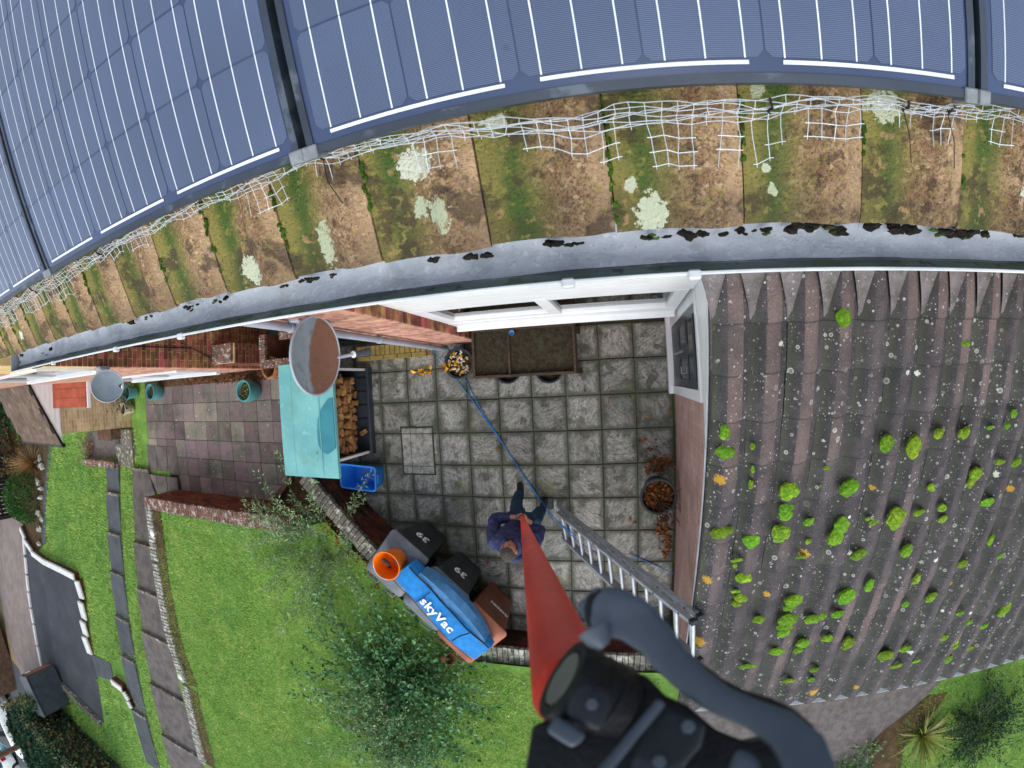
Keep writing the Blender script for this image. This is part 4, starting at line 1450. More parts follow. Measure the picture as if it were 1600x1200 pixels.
# door in the side wall
dr = MB().box((.60, -.135, .16), (.635, .575, 2.12)).obj('door', 'door', gar, bevel=.003)
for a, b, c, d in ((-.07, .17, .30, .95), (.27, .50, .30, .95), (-.07, .17, 1.1, 1.55), (.27, .50, 1.1, 1.55), (-.07, .50, 1.68, 2.0)):
    MB().box((.588, a, c), (.602, b, d)).obj('panel', 'door', dr, bevel=.008)
    MB().box((.584, a + .03, c + .03), (.592, b - .03, d - .03)).obj('panel', 'glass_dark' if c > 1 else 'door', dr, bevel=.004)
MB().tube([V(.575, .215, .75), V(.565, .215, .8), V(.565, .215, 1.35), V(.575, .215, 1.4)], .010, 8).obj('pull_handle', 'chrome', dr, True)
MB().tube([V(.59, .0, 1.28), V(.56, .0, 1.28), V(.56, .07, 1.28)], .008, 6).obj('handle', 'chrome', dr, True)
fm_ = MB()
fm_.box((.585, -.235, .08), (.66, -.14, 2.22)).box((.585, .58, .08), (.66, .70, 2.22)).box((.587, -.14, 2.125), (.66, .58, 2.218))
fm_.obj('door_frame', 'white', dr, bevel=.004)
MB().box((.535, -.24, .02), (.625, .72, .145)).obj('threshold', 'white', dr, bevel=.006)
# tiles
GTW, GTL = .2545, .40
gtm, gtn = tile_mesh('roof_tile', GTW - .002, GTL, .36, .070, .018, True)
gtm.materials.append(MAT['tile_garage'])
gtm.materials.append(MAT['tile_roll'])
for pgn in gtm.polygons:
    if GTW * .36 < pgn.center.x < GTW * .80:
        pgn.material_index = 1
RG = Matrix((V(1, 0, 0), GS, GN)).transposed().to_4x4()
gauge = .326
rowsY = [EAVE + k * gauge * math.cos(GP) for k in range(13)]
for r, y in enumerate(rowsY):
    for i in range(0, 23):
        x = VX + i * GTW + random.uniform(-.003, .003)
        if x > 6.2 - (r < 0):
            continue
        p = gpt(x, y, .006)
        mw = RG @ Matrix.Rotation(random.uniform(-.008, .008), 4, 'Z') @ Matrix.Rotation(-.05 + random.uniform(-.004, .004), 4, 'X')
        mw.translation = p + GS * random.uniform(-.006, .006)
        put('roof_tile', gtm, None, gd, mw)
# grey mortar fillets where the top course meets the wall
for i in range(0, 14):
    x = VX + (i + .02) * GTW
    y0 = rowsY[-1] + .05
    w0 = .085
    n__ = 6
    rows = []
    for q in range(n__ + 1):
        u = q / n__
        yy = .66 + (y0 - .02 - .66) * u
        hw = w0 * (1 - u) ** 1.3 + .012
        bulge = .055 * (1 - u) + .012
        rows.append([gpt(x - hw, yy, bulge * .75 + .02 * (1 - u)), gpt(x - hw * .5, yy, bulge * .6), gpt(x, yy, bulge * .5), gpt(x + hw * .5, yy, bulge * .6), gpt(x + hw, yy, bulge * .75 + .02 * (1 - u))])
    MB().loft(rows, False, False).obj('mortar_fillet', 'mortar_fillet', gd, 'all')
# verge strip and gutter
MB().obox(gpt(VX - .012, EAVE, -.045), (.014, 0, 0), GS * 4.2, GN * .055).obj('verge', 'tile_roll', gar)
eg = V(0, EAVE - .03, gpt(0, EAVE).z - .02)
MB().loft([[V(x, eg.y + .05 * math.cos(rad(a)), eg.z - .05 * math.sin(rad(a))) for a in range(0, 181, 20)] + [V(x, eg.y + .046 * math.cos(rad(a)), eg.z - .046 * math.sin(rad(a))) for a in range(180, -1, -20)] for x in (.56, 6.4)]).obj('gutter', 'rim', gar, True)
# moss cushions and lichen, where the roof shows them
MOSS = [(1319, 495, 12, 14), (1133, 676, 8, 12), (1133, 706, 14, 11), (1232, 768, 15, 14), (1228, 793, 12, 8), (1226, 805, 11, 8), (1220, 833, 14, 14), (1326, 762, 14, 14), (1312, 822, 12, 12), (1306, 840, 13, 14),
        (1172, 846, 13, 11), (1126, 832, 15, 10), (1385, 692, 11, 13), (1428, 696, 13, 15), (1163, 902, 12, 10), (1152, 942, 9, 7), (1157, 934, 9, 8), (1240, 938, 12, 11), (1233, 949, 9, 7), (1322, 932, 11, 13),
        (1231, 968, 14, 12), (1224, 990, 9, 7), (1228, 978, 13, 8), (1270, 967, 12, 9), (1283, 962, 9, 8), (1309, 960, 9, 6), (1186, 968, 10, 7), (1292, 998, 9, 7), (1254, 1006, 10, 9), (1248, 1016, 8, 6), (1326, 1006, 9, 12),
        (1213, 1019, 11, 8), (1169, 1040, 12, 5), (1233, 1063, 11, 5), (1272, 1047, 6, 5), (1267, 1062, 6, 5), (1384, 1023, 12, 9), (1401, 808, 14, 15), (1398, 818, 10, 10), (1343, 866, 11, 8), (1417, 860, 9, 10), (1359, 914, 7, 12),
        (1432, 905, 6, 9), (1467, 678, 10, 8), (1508, 677, 8, 8), (1500, 678, 4, 6), (1525, 740, 11, 9), (1519, 752, 7, 10), (1472, 794, 8, 6), (1474, 811, 7, 5), (1541, 785, 11, 6), (1436, 801, 10, 5), (1546, 846, 6, 9),
        (1504, 881, 8, 6), (1454, 934, 8, 8), (1415, 945, 6, 6), (1500, 958, 7, 4), (1570, 952, 8, 10), (1514, 972, 5, 6), (1536, 979, 8, 4), (1476, 996, 7, 5), (1493, 1003, 5, 5), (1493, 1011, 5, 6), (1481, 1030, 7, 7), (1517, 1012, 7, 4),
        (1414, 1013, 8, 6), (1401, 1040, 10, 4), (1432, 1033, 7, 3), (1355, 810, 6, 4), (1365, 816, 8, 6), (1263, 816, 8, 6), (1263, 846, 5, 6), (1112, 927, 4, 4), (1150, 924, 8, 3), (1153, 875, 9, 4), (1148, 884, 4, 5), (1252, 870, 8, 4),
        (1175, 697, 5, 6), (1176, 734, 3, 6), (1173, 756, 4, 8), (1293, 731, 6, 4), (1281, 760, 3, 3), (1583, 646, 6, 6), (1560, 722, 11, 4), (1588, 722, 9, 5), (1508, 536, 9, 5), (1456, 762, 7, 6), (1573, 666, 6, 4), (1547, 668, 6, 3), (1561, 870, 6, 4), (1600, 836, 4, 4)]
for k, (px, py, rx, ry) in enumerate(MOSS):
    p, ex, ey, en = garage_plane(px, py, .058)
    s_ = (p - V(0, 0, H)).length / F_PX
    # view foreshortening along the slope is mild
    m_ = MB()
    n_ = 2 if rx < 7 else 5
    for q in range(n_):
        f = 1 if n_ == 1 else random.uniform(.62, .85)
        blob(m_, p + ex * (0 if n_ == 1 else random.uniform(-.3, .3) * rx * s_) + ey * (0 if n_ == 1 else random.uniform(-.3, .3) * ry * s_), (rx * s_ * f * 1.12, ry * s_ * 1.2 * f, min(rx, ry) * s_ * .55 * f), (ex, ey, en), seed=k * 7 + q, lump=.15, sub=3)
    m_.obj('moss_cushion', 'moss', gd, True)
YL = []
for k, (px, py, r) in enumerate(((1124, 748, 10), (1256, 863, 9), (1105, 905, 9), (1091, 1000, 11), (1197, 925, 6), (1271, 1078, 8), (1363, 762, 5), (1580, 765, 6), (1488, 915, 4), (1551, 896, 4), (1337, 1070, 5), (1525, 1030, 4))):
    p = garage_plane(px, py)[0]
    s_ = (p - V(0, 0, H)).length / F_PX
    YL.append(('D', 60, tuple(p), (r * s_ * .8, r * s_ * .75), 'b98f2c', .9, tuple(GS)))
for k in range(10):
    px, py = random.uniform(1118, 1590), random.uniform(500, 1030)
    r = random.uniform(2, 4)
    p = garage_plane(px, py)[0]
    s_ = (p - V(0, 0, H)).length / F_PX
    YL.append(('D', 60, tuple(p), (r * s_, r * s_), 'ced1c8', .9, tuple(GS)))
gtm.materials[0] = tile_garage_mat(YL)
gtm.materials[1] = tile_roll_mat(YL)


# ================================================================== NEIGHBOURING HOUSE ON THE LEFT
NX, NY = -6.05, .45
nb = thing('neighbour_house', 'neighbouring dark red brick house with sandy mortar beyond the passage', 'house', (-9, 1.5, -.35))
nw = MB().box((-13.5, NY, -.5), (NX, 6, 5.2)).obj('wall', 'mortar_y', nb)
bricks(nw, 'brick_multi', V(NX, NY, 0), (0, 1, 0), (1, 0, 0), 1.0, 4.2, -.35, limit=300)
bricks(nw, 'brick_salmon', V(NX, NY, 0), (-1, 0, 0), (0, -1, 0), 1.5, 4.2, -.35, limit=300)
MB().box((-13.4, NY - .004, -.5), (NX - 1.5, NY, 5.1)).obj('wall', 'house_brick_low', nb)
for z0, z1, xa, xb in ((.35, 1.3, -9.6, -6.6), (2.75, 3.7, -9.4, -6.35)):
    wn = MB().box((xa, NY - .07, z0), (xb, NY + .03, z0 + .10)).obj('window', 'white', nb, bevel=.006)
    MB().box((xa, NY - .035, z1 - .08), (xb, NY + .03, z1)).obj('frame', 'white', wn)
    for x in (xa, (xa + xb) / 2 - .04, xb - .08):
        MB().box((x, NY - .034, z0 + .1), (x + .08, NY + .03, z1 - .08)).obj('frame', 'white', wn)
    MB().box((xa + .06, NY - .012, z0 + .1), (xb - .06, NY - .002, z1 - .08)).obj('pane', 'glass_dark', wn)
# cable clipped along the wall
MB().tube([V(NX + .02, .52, .2), V(NX + .02, .56, .9), V(NX + .02, .74, 1.4), V(NX + .02, .72, 2.6), V(NX + .02, .60, 4.0)], .008, 5).obj('cable', 'tie', nb)
nr = MB().obox(V(-13.6, NY - .3, 4.9), (7.7, 0, 0), V(0, 4, 2.0), V(0, 0, .08)).obj('roof', 'slate', nb)

# ---- neighbour's front extension: brick wall, white gable boards, porch canopy, brown roof
EX = Tp(206, 667).x
ext = thing('house_extension', 'single-storey extension with yellow brick wall, white boarded gable and brown roof', 'house', (EX - 1, -.2, -.35))
a = Xp(96, 678, EX)
eY0 = Tp(206, 667).y
MB().box((EX - 3.2, eY0, -.5), (EX, NY + .02, a.z)).obj('wall', 'paving_block', ext)
p1, p2 = Xp(47, 604, EX), Xp(95, 690, EX)
sl_ = (p1.z - p2.z) / (p1.y - p2.y)
roofz = lambda y: p2.z + (y - p2.y) * sl_
MB().prism([V(EX + .015, p2.y, a.z), V(EX + .015, NY + .3, a.z), V(EX + .015, NY + .3, roofz(NY + .3) - .02), V(EX + .015, p2.y, roofz(p2.y) + .02)], (-.07, 0, 0)).obj('gable_wall', 'white', ext)
for k in range(7):
    zb = a.z + .03 + k * .11
    y0 = max(p2.y, p2.y + (zb + .1 - p2.z) / sl_ + .02)
    MB().obox(V(EX + .016, y0, zb), (0, NY + .3 - y0, 0), (.014, 0, 0), (-.010, 0, .105)).obj('gable_board', 'white', ext)
rs_ = V(0, 1, sl_).normalized()
rn_ = V(0, -sl_, 1).normalized()
ro = MB().obox(V(EX + .04, p2.y - .06, roofz(p2.y - .06) - .02), (-2.9, 0, 0), rs_ * 2.1, rn_ * .04).obj('roof', 'dark_gap', ext)
rt = MB().cbox((0, 0, 0), (.235, .30, .02)).mesh('roof_tile', bevel=.004)
RE = Matrix((V(1, 0, 0), rs_, rn_)).transposed().to_4x4()
for r in range(9):
    for c in range(12):
        mw = RE @ Matrix.Rotation(-.06, 4, 'X')
        mw.translation = V(EX - .09 - c * .24 - (.12 if r % 2 else 0), p2.y, roofz(p2.y)) + rs_ * (.08 + r * .235) + rn_ * .035
        put('roof_tile', rt, 'slate', ro, mw)
MB().tube([V(EX + .1, p2.y - .08, roofz(p2.y) - .03), V(EX - 2.9, p2.y - .08, roofz(p2.y) - .03)], .05, 8).obj('gutter', 'tie', ext, True)
# canopy
cz1, cz0 = Xp(83, 615, EX).z, None
c0 = Xp(83, 592, EX + .05)
cE = EX + .95
zE = Xp(135, 615, cE).z
yA, yB = Xp(110, 592, EX + .5).y, Xp(110, 637, EX + .5).y
can = MB().add([(EX, yA, cz1), (EX, yB, cz1), (cE, yB, zE), (cE, yA, zE), (EX, yA, cz1 - .12), (EX, yB, cz1 - .12), (cE, yB, zE - .1), (cE, yA, zE - .1)],
               [(0, 1, 2, 3), (7, 6, 5, 4), (1, 5, 6, 2), (3, 2, 6, 7), (0, 3, 7, 4), (0, 4, 5, 1)]).obj('canopy', 'tile_orange', ext)
cs_ = (V(EX, 0, cz1) - V(cE, 0, zE))
for r in range(8):
    for c in range(3):
        q = V(cE, yB + (yA - yB) * (c + .5) / 3, zE) + cs_ * ((r + .5) / 8) + V(0, 0, .022)
        MB().cbox(q, ((cs_.length) / 8 * 1.08, abs(yA - yB) / 3 - .006, .02), Matrix.Rotation(-math.atan2(cs_.z, -cs_.x) * -1 + .05 + math.pi, 3, 'Y')).obj('canopy_tile', 'tile_orange', can)
MB().box((cE, yB - .02, zE - .07), (cE + .06, yA + .02, zE + .0)).obj('gutter', 'white', can)
MB().tube([V(cE + .04, yA - .03, zE - .05), V(cE + .1, yA - .02, zE - .2), V(cE + .02, yA + .02, zE - .5), V(cE - .1, yA + .02, -.3)], .03, 8).obj('downpipe', 'white', can, True)
# neighbour's lower wing with mossy roof at the far left and its white boxed eaves
wg = thing('far_roof', 'dark mossy tiled roof with white boxed eave at the far left edge', 'roof', Yp(15, 585, 1.2))
q0 = [Yp(0, 612, .55), Yp(42, 606, .48), Yp(36, 560, .75), Yp(-20, 545, 1.0)]
wz = 2.2
fr0 = Xp(44, 606, EX - .6)
dk2 = MB().obox(V(EX - .45, NY - .1, fr0.z - .1), (-3.5, 0, 0), V(0, 2.2, 1.25), V(0, -.03, .06)).obj('roof', 'dark_gap', wg)
RW = Matrix((V(1, 0, 0), V(0, 2.2, 1.25).normalized(), V(0, -1.25, 2.2).normalized())).transposed().to_4x4()
for r in range(5):
    for c in range(14):
        mw = RW @ Matrix.Rotation(-.06, 4, 'X')
        mw.translation = V(EX - .58 - c * .24, NY - .1, fr0.z - .06) + V(0, 2.2, 1.25).normalized() * (.1 + r * .25) + V(0, -.03, .06)
        put('roof_tile', rt, 'slate', dk2, mw)
b0 = Xp(49, 585, EX - .35)
MB().box((EX - .5, NY - .02, b0.z - .25), (EX - .1, NY + .5, b0.z + .15)).obj('eave_box', 'white', wg, bevel=.01)

# ---- low brick planters and steps in the passage, at the foot of that wall
t = thing('brick_pier', 'low brick pier with sandy joints beside the neighbouring wall', 'brick pier', (-5.9, .6, -.3))
pc_ = [Zp(293, 575, .55), Zp(352, 575, .2)]
MB().box((-6.02, .50, -.4), (-5.55, .80, .95)).obj('core', 'mortar_y', t)
bricks(t, 'brick_red', V(-5.55, .50, 0), (0, 1, 0), (1, 0, 0), .30, 1.3, -.35)
bricks(t, 'brick_red', V(-5.55, .50, 0), (-1, 0, 0), (0, -1, 0), .47, 1.3, -.35)
for k in range(3):
    for j in range(2):
        put('capping_brick', MB().cbox((0, 0, 0), (.15, .145, .06)).mesh('capping_brick', bevel=.005), 'coping_red', t, Matrix.Translation((-5.95 + k * .155, .577 + j * .15, .98)))
t = thing('planter_wall', 'hollow brick planter with lichened top in the passage between the houses', 'planter', (-5.2, .65, -.1))
for lo_, hi_ in (((-5.5, .42, -.4), (-4.75, .53, .38)), ((-5.5, .53, -.4), (-5.38, .95, .38)), ((-4.87, .53, -.4), (-4.75, .95, .38))):
    MB().box(lo_, hi_).obj('wall', 'brick_red', t)
for k in range(9):
    put('coping_brick', MB().cbox((0, 0, 0), (.075, .13, .065)).mesh('coping_brick', bevel=.005), 'coping_red', t, Matrix.Translation((-5.46 + k * .083, .475, .41)))
for k in range(5):
    put('coping_brick', MB().cbox((0, 0, 0), (.13, .075, .065)).mesh('coping_brick', bevel=.005), 'coping_red', t, Matrix.Translation((-5.44, .58 + k * .083, .41)))
MB().box((-5.38, .53, -.2), (-4.87, .95, -.1)).obj('soil', 'soil', t)
t = thing('white_spotted_wall', 'short brick wall end with white lichen spots beside the downpipe', 'wall', (-4.2, .9, 0))
MB().box((-4.75, .80, -.4), (-3.7, 1.05, .72)).obj('core', 'brick_dark', t)
for k in range(12):
    put('coping_brick', MB().cbox((0, 0, 0), (.078, .28, .065)).mesh('coping_brick', bevel=.005), 'coping_red', t, Matrix.Translation((-4.70 + k * .086, .92, .75)))
t = thing('brick_step', 'low yellow brick plinth at the foot of the house corner', 'step', (-3.0, .6, 0))
a_, b_ = Zp(505, 530, .25), Zp(590, 545, .25)
MB().box((-3.75, .42, -.1), (-2.62, .62, .16)).obj('core', 'mortar_y', t)
ym = mat('yellow_brick', '8f7a44', '7a6838', scale=9, rough=.9, bump=.4, rnd=.15)
for k in range(14):
    put('brick', MB().cbox((0, 0, 0), (.07, .14, .065)).mesh('brick', bevel=.004), ym, t, Matrix.Translation((-3.70 + k * .08, .545, .18)))
for k in range(5):
    put('brick', MB().cbox((0, 0, 0), (.215, .06, .065)).mesh('brick', bevel=.004), ym, t, Matrix.Translation((-3.63 + k * .226, .44, .18)))
# paved ground of the passage
structure(sheet('passage_floor', [(-6.0, .4), (-2.5, .75), (-2.5, 3), (-6.0, 3)], lambda x, y: -.3, 0, 'path_grey'))
fb = [Tp(205, 607), Tp(262, 602), Tp(330, 585), Tp(415, 575), Tp(412, 590), Tp(335, 598), Tp(262, 610)]
structure(sheet('flower_bed', [(-9.6, .27), (-5.0, .27), (-5.0, .45), (-9.6, .45)], lambda x, y: -.29, 0, 'earth'))

# ================================================================== SATELLITE DISHES
def satellite_dish(label, c, nrm, r, m, wallpt, lnbm, arm_m='pipe_grey', arm=None):
    c, nrm = Vector(c), Vector(nrm).normalized()
    t = thing('satellite_dish', label, 'satellite dish', wallpt, 'satellite dishes')
    up = V(0, 0, 1) - nrm * nrm.z
    up.normalize()
    side = up.cross(nrm)
    # reflector, own frame: local X = side, Y = depth, Z = up so the weathering follows the dish
    mb = MB()
    n = 40
    prof = [(0, 0), (.25, .006), (.5, .026), (.75, .060), (.95, .098), (1.0, .108), (1.03, .108), (1.035, .099), (.96, .088), (.75, .052), (.5, .018), (0, -.008)]
    rings = []
    for rr, dz in prof:
        rings.append([V(math.cos(2 * math.pi * k / n) * max(rr, .002) * r * .94, -dz * r * 1.4, math.sin(2 * math.pi * k / n) * max(rr, .002) * r * 1.03) for k in range(n)])
    mb.loft(rings)
    R = Matrix((side, -nrm, up)).transposed().to_4x4()
    R.translation = c
    me = mb.mesh('reflector', True)
    rf = put('reflector', me, m, t, R)
    rim = MB()
    ring = [V(math.cos(2 * math.pi * k / n) * r * .965, -.152 * r, math.sin(2 * math.pi * k / n) * r * 1.06) for k in range(n + 1)]
    rim.tube(ring, .009, 6, False)
    put('rim', rim.mesh('rim', True), 'pipe_grey', rf, R)
    # feed arm and LNB
    lo_ = c - up * r * 1.03 + nrm * r * .15
    ft = Vector(arm) if arm else c + nrm * r * 1.5 - up * r * .42
    MB().tube([c - up * r * .95 - nrm * .03, lo_, lo_.lerp(ft, .35), ft], .014, 8).obj('feed_arm', arm_m, t, True)
    d = (c - ft).normalized()
    d = (ft - lo_).normalized()
    lb = MB().lathe(ft - d * .02, [(.026, 0), (.030, .004), (.030, .035), (.022, .04), (.022, .06), (.027, .062), (.027, .12), (.034, .122), (.034, .165), (.0, .165)], 16, d).obj('lnb', lnbm, t, True)
    MB().lathe(ft - d * .034, [(.0, 0), (.028, .001), (.030, .012), (.024, .02)], 16, d).obj('feed_cap', 'white', lb, True)
    # wall bracket
    MB().tube([Vector(wallpt), c - nrm * .12, c - nrm * .02], .02, 8).obj('wall_bracket', 'pipe_grey', t, True)
    MB().cbox(wallpt, (.12, .04, .16)).obj('wall_plate', 'pipe_grey', t, bevel=.01)
    return t


dc_ = Zp(487, 556, 3.1)
satellite_dish('large grey satellite dish with brown algae on the house corner above the teal log store', dc_, (.985, -.05, -.06), .305, 'dish_algae', (dc_.x - .12, .55, dc_.z), 'darkplastic', arm=Zp(556, 553, 2.62))
dc2 = Zp(167, 603, 2.9)
satellite_dish('smaller clean grey satellite dish on the neighbouring house beside the orange canopy', dc2, (.93, -.12, .25), .205, 'dish', (dc2.x - .1, NY - .02, dc2.z), 'tie', arm=Zp(189, 603, 2.72))

# ================================================================== POTS AND PLANTERS
def pot(name, label, c, r, h, m, cat='plant pot', fill='soil', taper=.75, group=None, thick=.02, belly=0):
    c = Vector(c)
    t = thing(name, label, cat, c, group)
    prof = [(0, 0)]
    for k in range(9):
        u = k / 8
        prof.append((r * (taper + (1 - taper) * u) + belly * math.sin(math.pi * u), h * u))
    prof += [(r * 1.06, h), (r * 1.06, h + .012), (r * 1.0, h + .016), (r - thick, h + .01), (r - thick, h * .8), (r - thick - .01, h * .78)]
    MB().lathe(c, prof, 28).obj('pot_body', m, t, True)
    if fill:
        MB().lathe(c + V(0, 0, h * .80), [(r - thick - .004, 0), (r * .6, .006), (r * .3, .010), (.001, .012)], 20).obj('soil', fill, t, True)
    return t


tc_ = Zp(436, 572, .05)
t = thing('chimney_pot', 'old terracotta chimney pot leaning near the teal log store', 'chimney pot', (-5.22, .42, -.3))
ax_ = V(-.12, 0, 1)
MB().lathe((-5.34, .42, -.3), [(.17, 0), (.185, .05), (.16, .12), (.155, .3), (.165, .52), (.185, .56), (.19, .62), (.178, .64), (.150, .63), (.13, .4), (.12, .1), (0, .1)], 28, ax_).obj('pot_body', 'terracotta', t, True)
b_ = Zp(401, 610, -.3)
t = pot('glazed_pot', 'big turquoise glazed pot with small plants on the coloured patio', (b_.x, b_.y, -.3), .185, .33, 'teal_glaze', belly=.035)
tag(leaf_mesh('seedlings', np.array([(b_.x + random.uniform(-.12, .12), b_.y + random.uniform(-.12, .12), -.0) for _ in range(70)]), rng.normal(size=(70, 3)) + np.array([0, 0, .8]), rng.uniform(.02, .05, 70), mat('seedling', '6d7f3a', '8a8a40', island=.3), t), kind='stuff')
b_ = Zp(252, 612, -.3)
pot('glazed_pot', 'small blue glazed pot near the corner of the coloured patio', (b_.x, b_.y, -.3), .17, .30, 'teal_glaze', belly=.03)
b_ = Zp(212, 613, -.3)
t = pot('glazed_pot', 'blue glazed pot with a bushy green plant below the far satellite dish', (b_.x, b_.y, -.3), .17, .26, 'teal_glaze')
n_ = 260
leaf_mesh('foliage', np.array([b_.x - .15, b_.y - .02, .1]) + rng.normal(size=(n_, 3)) * np.array([.2, .2, .1]), rng.normal(size=(n_, 3)) + np.array([0, 0, .5]), rng.uniform(.04, .09, n_), 'hedge', t)
b_ = Zp(206, 638, -.3)
pot('cream_pot', 'small cream pot on the grass beside the yellow brick wall', (b_.x, b_.y, -.3), .15, .26, 'pot_cream')

# raised planter table below the window
t = thing('planter_table', 'dark timber planter table with two soil compartments below the white window', 'planter', (-1.15, .35, 0))
x0, x1, y0, y1, zt = -1.77, -.545, .06, .64, .75
for lo_, hi_ in (((x0, y0, zt - .2), (x1, y0 + .03, zt)), ((x0, y1 - .03, zt - .2), (x1, y1, zt)), ((x0, y0 + .03, zt - .2), (x0 + .03, y1 - .03, zt)), ((x1 - .03, y0 + .03, zt - .2), (x1, y1 - .03, zt))):
    MB().box(lo_, hi_).obj('side_board', 'wood_dark', t, bevel=.003)
MB().box((-1.335, y0 + .03, zt - .2), (-1.31, y1 - .03, zt - .01)).obj('divider', 'wood_dark', t, bevel=.003)
MB().box((x0 + .03, y0 + .03, zt - .2), (x1 - .03, y1 - .03, zt - .17)).obj('bottom_board', 'wood_dark', t)
for lx in (x0 + .005, x1 - .065):
    for ly in (y0 + .005, y1 - .065):
        MB().box((lx, ly, 0), (lx + .06, ly + .06, zt - .2)).obj('leg', 'wood_dark', t, bevel=.003)
for lo_, hi_ in ((x0 + .03, -1.335), (-1.31, x1 - .03)):
    g_ = MB()
    nx_, ny_ = 24, 14
    rows = [[V(lo_ + (hi_ - lo_) * i / nx_, y0 + .03 + (y1 - y0 - .06) * j / ny_, zt - .06 + random.uniform(-.008, .008)) for j in range(ny_ + 1)] for i in range(nx_ + 1)]
    g_.loft(rows, False, False)
    g_.obj('soil', 'soil', t, 'all')
p_ = Zp(800, 520, .72)
tag(MB().lathe((p_.x, p_.y - .0, .69), [(.02, 0), (.03, .03), (.034, .05), (.030, .05), (.0, .02)], 12).obj('blue_cup', 'bag_faded', None, True), 'tiny blue-grey cup standing in the planter table soil', 'cup')
for q, nm in (((793, 578), 'black plastic pot half hidden under the planter table, the left one'), ((858, 577), 'black plastic pot half hidden under the planter table, the right one')):
    b_ = Zp(*q, .28)
    pot('plastic_pot', nm, (b_.x, b_.y, 0), .17, .27, 'pot_black', group='pots under the planter table')

# pot of pebbles by the downpipe
b_ = Zp(717, 568, .3)
t = pot('plastic_pot', 'black pot of white pebbles with a yellow-leaved shoot beside the planter table', (b_.x, b_.y, 0), .195, .30, 'pot_black')
pm_ = MB()
blob(pm_, (0, 0, 0), (1, 1, 1), lump=.08, sub=2)
pme = pm_.mesh('pebble', True)
for k in range(42):
    a, r_ = random.uniform(0, 6.28), .16 * math.sqrt(random.random())
    mw = Matrix.Translation((b_.x + r_ * math.cos(a), b_.y + r_ * math.sin(a), .262 + random.uniform(0, .012))) @ Euler((random.random(), random.random(), random.random() * 6)).to_matrix().to_4x4() @ Matrix.Diagonal((random.uniform(.014, .03), random.uniform(.012, .02), .012, 1))
    put('pebble', pme, 'pebble', t, mw)
s0, s1, s2 = V(b_.x, b_.y - .03, .27), V(b_.x - .12, b_.y - .06, .55), Zp(652, 582, .72)
MB().tube([s0, s1, s2], [.006, .005, .003], 5).obj('stem', 'twig', t)
lb_, ld_ = [], []
for k in range(34):
    u = random.uniform(.3, 1.05)
    q = s1.lerp(s2, u) if u > .45 else s0.lerp(s1, u * 2)
    lb_.append(tuple(q)); ld_.append((random.gauss(0, 1), random.gauss(0, 1), random.gauss(.2, .4)))
leaf_mesh('leaves', np.array(lb_), np.array(ld_), rng.uniform(.05, .10, 34), 'leaf_yellow', t, .6)
lb_ = [(b_.x + random.uniform(-.14, .14), b_.y + random.uniform(-.14, .14), .29) for _ in range(26)]
leaf_mesh('leaves', np.array(lb_), rng.normal(size=(26, 3)) * [1, 1, .3], rng.uniform(.04, .08, 26), 'leaf_yellow', t, .6)

# big pot with a bare shrub by the garage wall
b_ = Zp(1029, 776, .45)
t = pot('plastic_pot', 'large black pot with dead leaves and a bare twiggy shrub by the garage wall', (b_.x, b_.y, 0), .215, .45, 'pot_black', fill='earth')
n_ = 260
a = rng.uniform(0, 6.28, n_); r_ = .185 * np.sqrt(rng.random(n_))
leaf_mesh('dead_leaves', np.stack([b_.x + r_ * np.cos(a), b_.y + r_ * np.sin(a), .39 + rng.uniform(0, .03, n_)], 1), rng.normal(size=(n_, 3)) * [1, 1, .35], rng.uniform(.03, .06, n_), 'leaf_litter', t, .7)
tw = MB()
for k in range(16):
    az = random.uniform(-2.6, .5)
    d_ = V(math.cos(az) * .5, math.sin(az) * .6, random.uniform(.5, 1.1)).normalized()
    p = V(b_.x, b_.y - .08, .40)
    pts = [p.copy()]
    for j in range(6):
        d_ = (d_ + V(random.gauss(0, .25), random.gauss(0, .25), random.gauss(0, .15))).normalized()
        p = p + d_ * random.uniform(.05, .10)
        p.x = min(p.x, .60)
        pts.append(p.copy())
    tw.tube(pts, [.008 * (1 - j / 8) for j in range(7)], 5)
tw.obj('twigs', 'twig', t)
# drifts of fallen leaves
lb_ = []
for (px, py, sx, sy, n_) in ((1035, 722, 18, 10, 75), (1022, 735, 16, 8, 30), (1035, 820, 12, 22, 80), (1042, 850, 8, 25, 50), (1005, 690, 8, 10, 8), (1020, 700, 10, 6, 6), (1075, 842, 4, 4, 3), (990, 815, 4, 4, 3), (955, 620, 60, 25, 8), (790, 870, 20, 40, 14), (745, 900, 16, 20, 12), (690, 850, 15, 20, 8), (700, 620, 100, 40, 7), (780, 700, 10, 5, 2), (905, 590, 5, 5, 2), (1010, 660, 14, 8, 4)):
    for _ in range(n_):
        q = Zp(px + random.gauss(0, sx * .6), py + random.gauss(0, sy * .6), .004)
        if q.x < .59:
            lb_.append((q.x, q.y, .004 + random.uniform(0, .025)))
n_ = len(lb_)
tag(leaf_mesh('fallen_leaves', np.array(lb_), rng.normal(size=(n_, 3)) * [1, 1, .12], rng.uniform(.035, .07, n_), 'leaf_litter', None, .7), 'scattered orange-brown fallen leaves on the patio slabs', 'leaves', kind='stuff')
lb_ = []
for _ in range(160):
    q = Tp(random.gauss(690, 110), random.gauss(1020, 60), lawn_h)
    if q.y < BW_Y - .35 or (q.x < -2.6 and q.y < -3.0):
        lb_.append((q.x, q.y, q.z + .03))
n_ = len(lb_)
tag(leaf_mesh('pale_leaves', np.array(lb_), rng.normal(size=(n_, 3)) * [1, 1, .15], rng.uniform(.03, .06, n_), 'leaf_white', None, .65), 'pale fallen leaves lying on the lawn around the shrub', 'leaves', kind='stuff')

